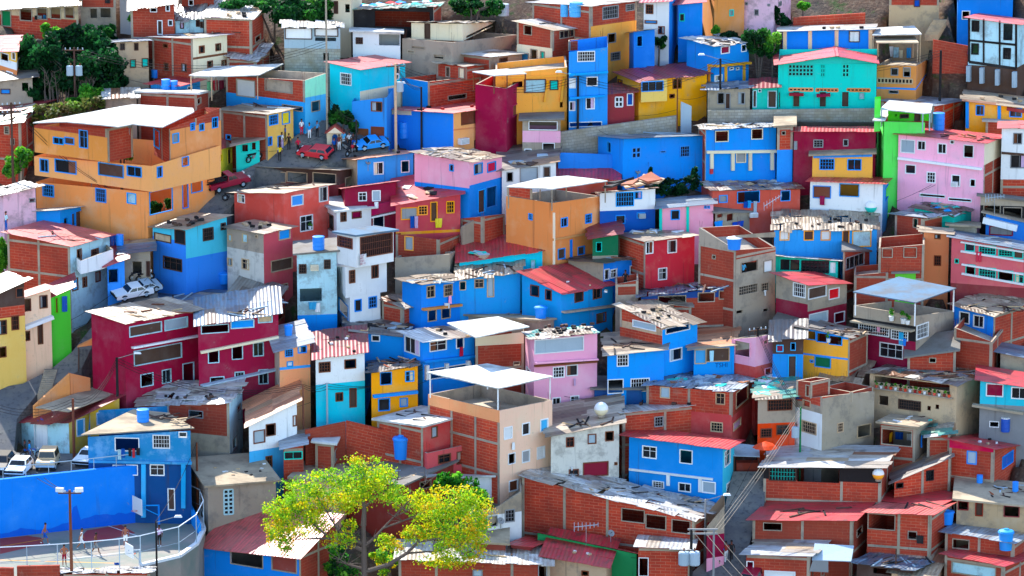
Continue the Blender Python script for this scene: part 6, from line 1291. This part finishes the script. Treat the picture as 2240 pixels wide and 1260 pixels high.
def bits(key, pts, kind, c, label, group, s=1.0):
    P = HS[key]; Lc, Mc, Rc, Bc = P.roofpts; n = (Lc-Mc).cross(Rc-Mc).normalized(); n = n if n.z > 0 else -n; src = {}
    for i, (x, y) in enumerate(pts):
        p = ontoplane(x, y, Mc+V((0, 0, .1)), n); cc = c[i % len(c)]; q = random.randint(0, 1); kk = (cc, q)
        if kk not in src:
            m = MB()
            if kind == 'brick': m.box((0,0,0), .38*s, .24*s, .2*s, cc); nm = 'loose_brick'
            elif kind == 'plank': m.box((0,0,0), (2.2+q)*s, .14, .07, cc); nm = 'plank'
            elif kind == 'tyre': 
                for t in range(12): a, b = 6.283*t/12, 6.283*(t+1)/12; m.bar((.3*math.cos(a), .3*math.sin(a), .1), (.3*math.cos(b), .3*math.sin(b), .1), .18, .18, 'black')
                nm = 'old_tyre'
            elif kind == 'sack': m.lathe((0,0,0), [(0,0),(.4,0),(.48,.12),(.36,.28),(.15,.34),(0,.34)], cc, 9); nm = 'sack'
            else: m.hexa([V((-.5,-.35,0)), V((.5,-.3,0)), V((.45,.35,0)), V((-.45,.3,0))], [V((-.5,-.35,.05)), V((.5,-.3,.12)), V((.45,.35,.03)), V((-.45,.3,.1))], cc); nm = 'scrap_sheet'
            o = m.build(nm); src[kk] = o
        else: o = src[kk].copy(); COL.objects.link(o)
        o.location = p; o.rotation_euler = (n.y*-1, n.x, random.uniform(0, 3.1)); tag(o, label, {'brick':'brick','plank':'plank','tyre':'tyre','sack':'sack','sheet':'scrap'}[kind], group)
def scat(pts, n):
    (x0, y0), (x1, y1), (x2, y2) = pts; out = []
    for _ in range(n): u, v = random.random(), random.random(); out.append((x0+(x1-x0)*u+(x2-x0)*v, y0+(y1-y0)*u+(y2-y0)*v))
    return out
bits('a84', scat([(345,492),(410,495),(430,476)], 14), 'brick', ['dark','wood'], "dark brick weighing down the light blue house roof", 'bricks on the light blue house roof')
bits('a83', scat([(505,492),(570,500),(560,484)], 9), 'brick', ['tan','dark'], "loose brick on the raw concrete and coral house roof", 'bricks on the concrete and coral roof')
bits('b1', scat([(225,678),(300,700),(380,660)], 8), 'plank', ['tan','brown'], "stick lying on the bleached maroon house roof", 'sticks on the bleached roof',.5)
bits('b3', scat([(320,660),(400,655),(380,630)], 7), 'plank', ['wood','zinc'], "plank lying on the broad blue grey roof", 'planks on the blue grey roof',.8)
bits('b65', scat([(850,912),(925,925),(925,898)], 12), 'plank', ['dark','wood'], "dark plank strewn on the white flat roof beside the peach house", 'planks on the white flat roof',.8)
bits('b19', scat([(1030,688),(1110,692),(1130,672)], 16), 'sheet', ['tan','concrete','white','wood','grey'], "rubble piece on the flat concrete terrace", 'rubble on the concrete terrace',.6)
bits('b11', scat([(1170,735),(1290,730),(1180,715)], 22), 'brick', ['dark','wood','black'], "dark brick on the green flecked pink house roof", 'bricks on the green flecked roof')
bits('b45', scat([(1960,812),(2090,835),(2000,785)], 22), 'plank', ['wood','rustwood','tan'], "weathered board on the huge rusty patch roof", 'boards on the rusty patch roof',.7) if PAL.setdefault('rustwood', (150,92,60)) else None
bits('b58', scat([(2150,1085),(2230,1085),(2170,1062)], 20), 'plank', ['wood','dark','rustwood','zinc'], "scrap piece heaped on the flat beige roof with canisters", 'scrap heap on the beige roof',.7)
bits('b49', scat([(1930,920),(2000,930),(1985,905)], 12), 'sheet', ['white','tan','wood','concrete','teal'], "junk sheet heaped on the slab roof hut", 'junk on the slab roof hut')
bits('b71', scat([(330,915),(400,925),(350,905)], 12), 'plank', ['wood','dark','tan'], "scrap board on the flat roof above the court", 'scrap on the flat roof above the court',.6)
bits('b54', scat([(1960,1115),(2030,1112),(1990,1106)], 4), 'plank', ['dark','wood'], "plank on the pink tiled roof", 'planks on the pink tiled roof',.8)
bits('b74', scat([(1230,1060),(1480,1110),(1330,1050)], 16), 'plank', ['grey','dark','tan'], "plank on the big white patchwork roof", 'planks on the patchwork roof',.8)
bits('b62', scat([(1350,895),(1520,885),(1400,880)], 14), 'brick', ['dark','wood'], "brick on the bleached roof behind the ball tank", 'bricks on the bleached roof')
bits('a67', scat([(1570,410),(1730,405),(1580,385)], 26), 'sheet', ['tan','grey','zinc','cream','wood','concrete'], "loose sheet on the ragged patchwork roof", 'loose sheets on the ragged roof',.7)
bits('a70', scat([(1320,410),(1420,405),(1340,396)], 14), 'sheet', ['wood','rustwood','tan','dark'], "broken sheet on the rusty white and navy house roof", 'broken sheets on the rusty roof',.6)
bits('a24', scat([(780,14),(940,10),(790,4)], 18), 'sheet', ['teal','blue','white','red','sky'], "coloured tarp bundle on the market shed roof", 'tarp bundles on the market shed')
bits('b72', scat([(110,898),(160,896),(140,875)], 7), 'sack', ['white','pale'], "white sack piled on the corner shop upper roof", 'sacks on the corner shop roof')
bits('b18', scat([(1020,570),(1060,568),(1040,548)], 6), 'sheet', ['zinc','tan','teal'], "scrap sheet lying on the broad dark red roof", 'scrap on the dark red roof')
bits('a55', scat([(1340,298),(1500,292),(1380,290)], 3), 'plank', ['zinc'], "grey batten on the flat blue grey roof", 'battens on the blue grey roof')
bits('b42', scat([(2010,455),(2080,462),(2050,440)], 14), 'sheet', ['teal','tan','grey','wood','sky'], "debris sheet on the teal shack roof", 'debris on the teal shack')
bits('b80', scat([(1450,835),(1590,845),(1520,820)], 14), 'sheet', ['zinc','grey','rustwood','teal'], "loose zinc piece on the patched roof above the alley", 'loose zinc above the alley')
bits('b81', scat([(1660,865),(1720,860),(1650,825)], 16), 'sheet', ['teal','white','tan','mint'], "turquoise or pale scrap on the concrete box house roof", 'scraps on the concrete box house')
bits('a50', scat([(1530,92),(1580,100),(1560,84)], 8), 'plank', ['dark','wood'], "dark stick on the blue corner house roof", 'sticks on the blue corner house',.5)
for key, tri, n_, kd, cs, sc2, nm in [('a7',[(460,34),(545,38),(500,26)],6,'brick',['dark','tan'],1,'two piece white roof'),('a9',[(350,82),(480,78),(400,74)],6,'plank',['wood','tan'],.6,'cream sided house roof'),('a18',[(500,243),(580,248),(540,228)],5,'plank',['wood','zinc'],.7,'flat beige roof with yellow tarp house'),
 ('a29',[(900,172),(990,174),(960,166)],0,'brick',['tan'],1,''),('a32',[(870,240),(980,244),(940,228)],6,'brick',['dark','brickred'],.8,'long pink tiled roof'),('a33',[(1150,50),(1300,58),(1200,42)],9,'plank',['dark','wood'],.6,'white tower roof'),('a44',[(1730,66),(1890,63),(1800,62)],4,'brick',['dark','tan'],1,'long blue house roof'),
 ('a56',[(1560,280),(1680,278),(1600,268)],9,'plank',['dark','zinc','tan'],.8,'bright ribbed roof sheets'),('a61',[(2130,222),(2220,232),(2160,208)],5,'brick',['tan','dark'],1,'beige ribbed amber house roof'),('a64',[(1990,294),(2140,308),(2060,290)],9,'plank',['wood','dark','rustwood'],.6,'red roof of the big pink house'),
 ('a74',[(920,334),(1020,350),(980,326)],10,'plank',['tan','wood','grey'],.7,'pink box house roof'),('a75',[(760,346),(880,336),(800,332)],5,'brick',['dark','tan'],.8,'orange rust roof'),('a76',[(580,364),(730,370),(700,352)],10,'sheet',['tan','wood','zinc'],.6,'open sided shed roof'),('a78',[(880,440),(990,425),(890,405)],8,'sheet',['white','tan','dark'],.4,'coral row house roof'),
 ('a79',[(540,420),(610,420),(640,402)],8,'plank',['wood','dark'],.6,'salmon house roof'),('a72',[(1110,366),(1200,354),(1120,345)],8,'sheet',['zinc','wood','tan'],.6,'white row house roof'),('a86',[(40,508),(150,528),(120,505)],4,'plank',['wood','zinc'],.6,'big pink roof of the balcony house'),
 ('b2',[(450,706),(600,684),(470,680)],9,'plank',['wood','tan','zinc'],.6,'grey blue maroon house roof'),('b4',[(520,645),(590,665),(560,640)],7,'sheet',['zinc','wood'],.6,'two step sheet roof'),('b6',[(700,775),(780,770),(700,740)],7,'brick',['dark','tan','white'],.7,'maroon roof of the turquoise floored house'),('b7',[(820,810),(900,800),(830,790)],12,'plank',['wood','rustwood','dark','tan'],.7,'dark patched ochre house roof'),
 ('b8',[(780,728),(870,734),(820,706)],12,'sheet',['zinc','wood','tan','dark'],.6,'grey debris roof of the blue wing'),('b9',[(895,730),(1020,738),(960,722)],5,'brick',['dark','tan'],.9,'blinding white roof'),('b12',[(1340,770),(1430,762),(1340,740)],9,'plank',['wood','dark'],.6,'rusty beige blue house roof'),('b13',[(1380,680),(1450,706),(1440,676)],9,'brick',['dark','tan'],1,'brick sided blue house roof'),
 ('b16',[(890,614),(920,620),(990,612)],6,'plank',['wood','zinc'],.6,'small two storey blue house roof'),('b17',[(1020,606),(1120,596),(1040,588)],8,'plank',['wood','zinc','dark'],.6,'pale rusty blue house roof'),('b15',[(1170,604),(1230,632),(1300,620)],4,'brick',['tan','white'],.6,'large bright red roof'),('b22',[(1370,512),(1500,515),(1400,504)],7,'sheet',['white','tan','zinc'],.5,'coral house beige roof'),
 ('b23',[(1260,568),(1380,566),(1300,560)],8,'plank',['wood','zinc','rustwood'],.7,'brown and grey roof'),('b26',[(1710,500),(1890,498),(1720,475)],12,'brick',['dark','wood'],.8,'bleached patch roof'),('b30',[(1420,644),(1580,632),(1440,625)],14,'plank',['wood','dark','rustwood','zinc'],.8,'layered shed roofs'),('b33',[(1765,718),(1850,732),(1880,720)],10,'plank',['wood','tan','dark'],.7,'ochre balcony house roof'),
 ('b35',[(2100,666),(2170,684),(2220,668)],10,'plank',['wood','tan','dark'],.7,'blue fronted house roof'),('b37',[(2120,526),(2230,546),(2180,514)],4,'plank',['zinc'],.6,'gallery house roof'),('b41',[(1975,468),(2020,474),(2060,466)],6,'plank',['wood','zinc'],.6,'bright zinc patch roof'),('b50',[(2100,960),(2170,974),(2200,962)],7,'brick',['tan','white','dark'],.7,'wide red roof at the right'),
 ('b63',[(1220,946),(1340,928),(1230,925)],8,'plank',['wood','dark','tan'],.6,'beige whitewashed house roof'),('b68',[(460,1050),(590,1044),(470,1020)],10,'brick',['white','tan','dark'],.7,'flat dirty roof above the lattice door'),('b66',[(780,1030),(870,1050),(900,1020)],9,'sheet',['tan','grey','zinc'],.6,'wide grey slab roof'),('b70',[(330,875),(490,874),(370,862)],9,'brick',['dark','wood'],.8,'white zinc patch roof'),
 ('b53',[(1680,1130),(1840,1130),(1720,1110)],7,'plank',['wood','dark'],.6,'red tiled porch roof'),('b57',[(1890,1228),(1980,1236),(1960,1215)],9,'plank',['dark','wood','zinc'],.7,'patched grey shanty roof'),('b76',[(900,1215),(1180,1225),(960,1198)],6,'plank',['wood','tan'],.7,'broad white ribbed roof'),('b77',[(1210,1212),(1310,1230),(1250,1205)],4,'brick',['white','tan'],.7,'tan house red roof')]:
    bits(key, scat(tri, n_), kd, cs, "loose %s on the %s" % ({'brick': 'brick', 'plank': 'stick', 'sheet': 'scrap piece'}[kd], nm), '%s bits on the %s' % (kd, nm), sc2)
def pot(p, label, group, s=1.0, c='terracotta', pal=LGT):
    e = empty('potted_plant', p, label, 'plant', group); m = MB(); m.lathe(p, [(0,0),(.13*s,0),(.17*s,.26*s),(.19*s,.28*s),(.15*s,.3*s),(0,.28*s)], c, 10); m.build('pot', e); m = MB(); leafcloud(m, p+V((0,0,.5*s)), V((.26*s,.26*s,.3*s)), 40, .09*s, pal, 4); m.build('foliage', e)
b = HS['b45']
for i in range(16):
    x = 1918+i*10.6; y = 845+ (x-1902)*.135; q = ontoplane(x, y, b.M, b.nL)-b.nL*.0; pot(V((q.x, q.y, q.z))+b.nL*.12, "flower pot in the row along the tan house balcony sill", 'flower pots on the tan balcony', .8, ['terracotta','white','brickred'][i % 3], GRN if i % 2 else LGT)
m = MB(); mb_ = b; a_ = ontoplane(1908, 847, b.M, b.nL); c_ = ontoplane(2086, 871, b.M, b.nL); m.bar(a_+b.nL*.12, c_+b.nL*.12, .1, .36, 'concrete', b.nL); m.build('sill', b.o)
for x, y, s, l in [(1950,698,1.4,"left tall potted palm on the grey terrace edge"),(1976,704,1.6,"middle bushy plant in a white pot on the grey terrace edge"),(1985,706,1.2,"right plant in a white pot on the grey terrace edge"),(1812,745,1.1,"potted plant on the ochre balcony"),(1838,752,1.1,"spiky potted plant at the right of the ochre balcony"),(678,498,.9,"potted plant in the white framed salmon house window")]:
    p, n = hit(x, y); pot(p+V((0,-.2,-.1)), l, 'potted plants', s, 'white', LGT)
# shrine, tarp stall, gate, stairs
def shrine():
    b = ground(733, 318); e = empty('shrine', b, "small cream shrine with a gabled roof and arched niche on the plaza", 'shrine'); w, d, h = 1.0, 1.2, 1.15; m = MB(); m.box(b-V((0,-.8,.5)), 2*w*.75, d, h+.5, 'cream'); m.build('walls', e)
    m = MB(); z = b.z+h; A_ = [V((b.x-w*.95, b.y-.25, z)), V((b.x+w*.95, b.y-.25, z)), V((b.x, b.y-.25, z+.75))]; m.hexa(A_, [q+V((0,d+.5,0)) for q in A_], 'brickred'); m.build('roof', e)
    m = MB(); A_ = [V((b.x-w*.7, b.y-.28, z+.02)), V((b.x+w*.7, b.y-.28, z+.02)), V((b.x, b.y-.28, z+.55))]; m.hexa(A_, [q+V((0,.04,0)) for q in A_], 'cream'); m.build('gable', e)
    m = MB(); y = b.y-.02; A_ = [V((b.x-.26, y, b.z+.1)), V((b.x+.26, y, b.z+.1)), V((b.x+.26, y, b.z+.8)), V((b.x+.14, y, b.z+1.02)), V((b.x-.14, y, b.z+1.02)), V((b.x-.26, y, b.z+.8))]; m.hexa(A_, [q+V((0,.06,0)) for q in A_], 'deepblue'); m.build('niche', e)
shrine()
def stall():
    b = ground(1634, 1030); e = empty('market_stall', b, "shadowy street stall under a sagging grey tarp beside the blue house", 'stall'); m = MB(); P = lambda x, y, d=0: atY(x, y, b.y+d)
    q = [P(1604,998,0), P(1662,1000,0), P(1660,976,3), P(1606,970,3)]; m.hexa(q, [x+V((0,0,.05)) for x in q], 'zinc'); m.build('tarp', e)
    for x, d in ((1606,.1),(1660,.1),(1656,2.8),(1608,2.8)): t = P(x, 999 if d < 1 else 975, d); m = MB(); m.tube(t-V((0,0,3.2)), t, .05, .05, 'wood', 6); m.build('post', e)
    m = MB(); c = P(1634,1030,1.2); m.box(c, 1.8, .9, .8, 'brickred'); m.build('counter', e)
    u = ground(1674, 1022); t = empty('parasol', u, "orange parasol tilted over the street stall", 'parasol'); m = MB(); m.tube(u, u+V((0,0,2.0)), .04, .04, 'wood', 6); m.build('pole', t); m = MB(); m.lathe(u+V((0,0,1.7)), [(1.1,0),(.7,.25),(.05,.5),(0,.52)], 'terracotta', 10); m.build('canopy', t)
stall()
def stairs(a, b, n, w, m_, label):
    e = empty('stairs', a, label, 'stairs'); m = MB()
    for i in range(n): p = a.lerp(b, (i+.5)/n); m.box(p-V((0,0,.6)), w, (b-a).xy.length/n*1.05+.3, .6+.001*i, m_)
    m.build('steps', e)
stairs(ground(2036,76), ground(2056,42), 12, 1.3, 'tan', "narrow concrete stairs on the bare slope at the top right"); stairs(ground(1020,502), ground(1046,474), 9, 1.2, 'concrete', "steps up to the blue floor under the pink house"); stairs(ground(96,862), ground(112,806), 12, 1.1, 'concrete', "shaded steps in front of the peach house")
def gate():
    b = ground(206, 812); e = empty('gate', b, "barred street gate with a small tiled gable beside the maroon corner house", 'gate'); P = lambda x, y: atY(x, y, b.y)
    for x in (172, 212, 222): m = MB(); m.bar(P(x,812), P(x,760), .1, .1, 'wood'); m.build('post', e)
    m = MB()
    for i in range(13): x = 174+i*3; m.bar(P(x,808), P(x,764), .03, .03, 'dark')
    m.build('bars', e); m = MB(); A_ = [P(168,760), P(226,752), P(204,742)]; m.hexa(A_, [q+V((0,.9,0)) for q in A_], 'umber'); m.build('gable', e)
    m = MB(); A_ = [P(213,806), P(226,806), P(226,760), P(213,760)]; m.hexa(A_, [q+V((0,.06,0)) for q in A_], 'dgreen'); m.build('door', e)
gate()
def tent():
    b = ground(1825, 1290); P = lambda x, y, d=0: atY(x, y, b.y+d); e = empty('tarp_shelter', b, "grey white tarp tent beside the white ribbed roof", 'shelter'); m = MB()
    q = [P(1776,1226), P(1862,1229), P(1868,1195,2.2), P(1782,1190,2.2)]; m.hexa(q, [x+V((0,0,.06)) for x in q], 'zinc'); m.build('tarp', e); m = MB(); q = [P(1770,1250,-.1), P(1812,1252,-.1), P(1812,1227,-.05), P(1778,1226,-.05)]; m.hexa(q, [x+V((0,.05,0)) for x in q], 'grey'); m.build('side_curtain', e)
    for x in (1778, 1860): m = MB(); m.tube(P(x,1300,.2), P(x,1226,.2), .06, .06, 'wood', 6); m.build('post', e)
tent()

# ---------------------------------------------------------------- lettering
def letters(txt, p, u, n, h, m_, parent, name='lettering'):
    c = bpy.data.curves.new(name, 'FONT'); c.body = txt; c.size = h; c.align_x = 'CENTER'; c.align_y = 'CENTER'; c.extrude = .004
    o = bpy.data.objects.new(name, c); COL.objects.link(o); bpy.context.view_layer.update()
    me = bpy.data.meshes.new_from_object(o.evaluated_get(bpy.context.evaluated_depsgraph_get())); bpy.data.objects.remove(o)
    me.materials.clear(); me.materials.append(mat(m_)); o = bpy.data.objects.new(name, me); COL.objects.link(o)
    z = u.cross(V((0, 0, 1))); z = n.normalized(); x = u.normalized(); y = z.cross(x)
    M_ = Matrix((x, y, z)).transposed().to_4x4(); M_.translation = p+n*.02
    o.parent = parent; o.matrix_parent_inverse = parent.matrix_basis.inverted(); o.matrix_basis = M_; return o
def onface(key, px, py, left):
    b = HS[key]; n = b.nL if left else b.nR; return ontoplane(px, py, b.M, n), (-b.uL if left else b.uR), n
p, u, n = onface('b72', 96, 925, True); letters("Bar  Bodega", p, u, n, .34, 'navy', HS['b72'].o)
p, u, n = onface('b72', 92, 917, True); letters("San", p, u, n, .3, 'navy', HS['b72'].o)
p, u, n = onface('b14', 1578, 799, False); letters("TSHI", p, u, n, .55, 'deepblue', HS['b14'].o)
bn = [o for o in COL.objects if o.name == 'banner'][0]
p, n = hit(792, 567); n = V((n.x, n.y, 0)).normalized(); u = V((-n.y, n.x, 0))
for i, tx in enumerate(("LLLC", "NO A", "OLES", "DE 80")): letters(tx, p+n*.06+V((0, 0, .34-.24*i)), u, n, .26, 'crimson', bn)
terrain(); light()
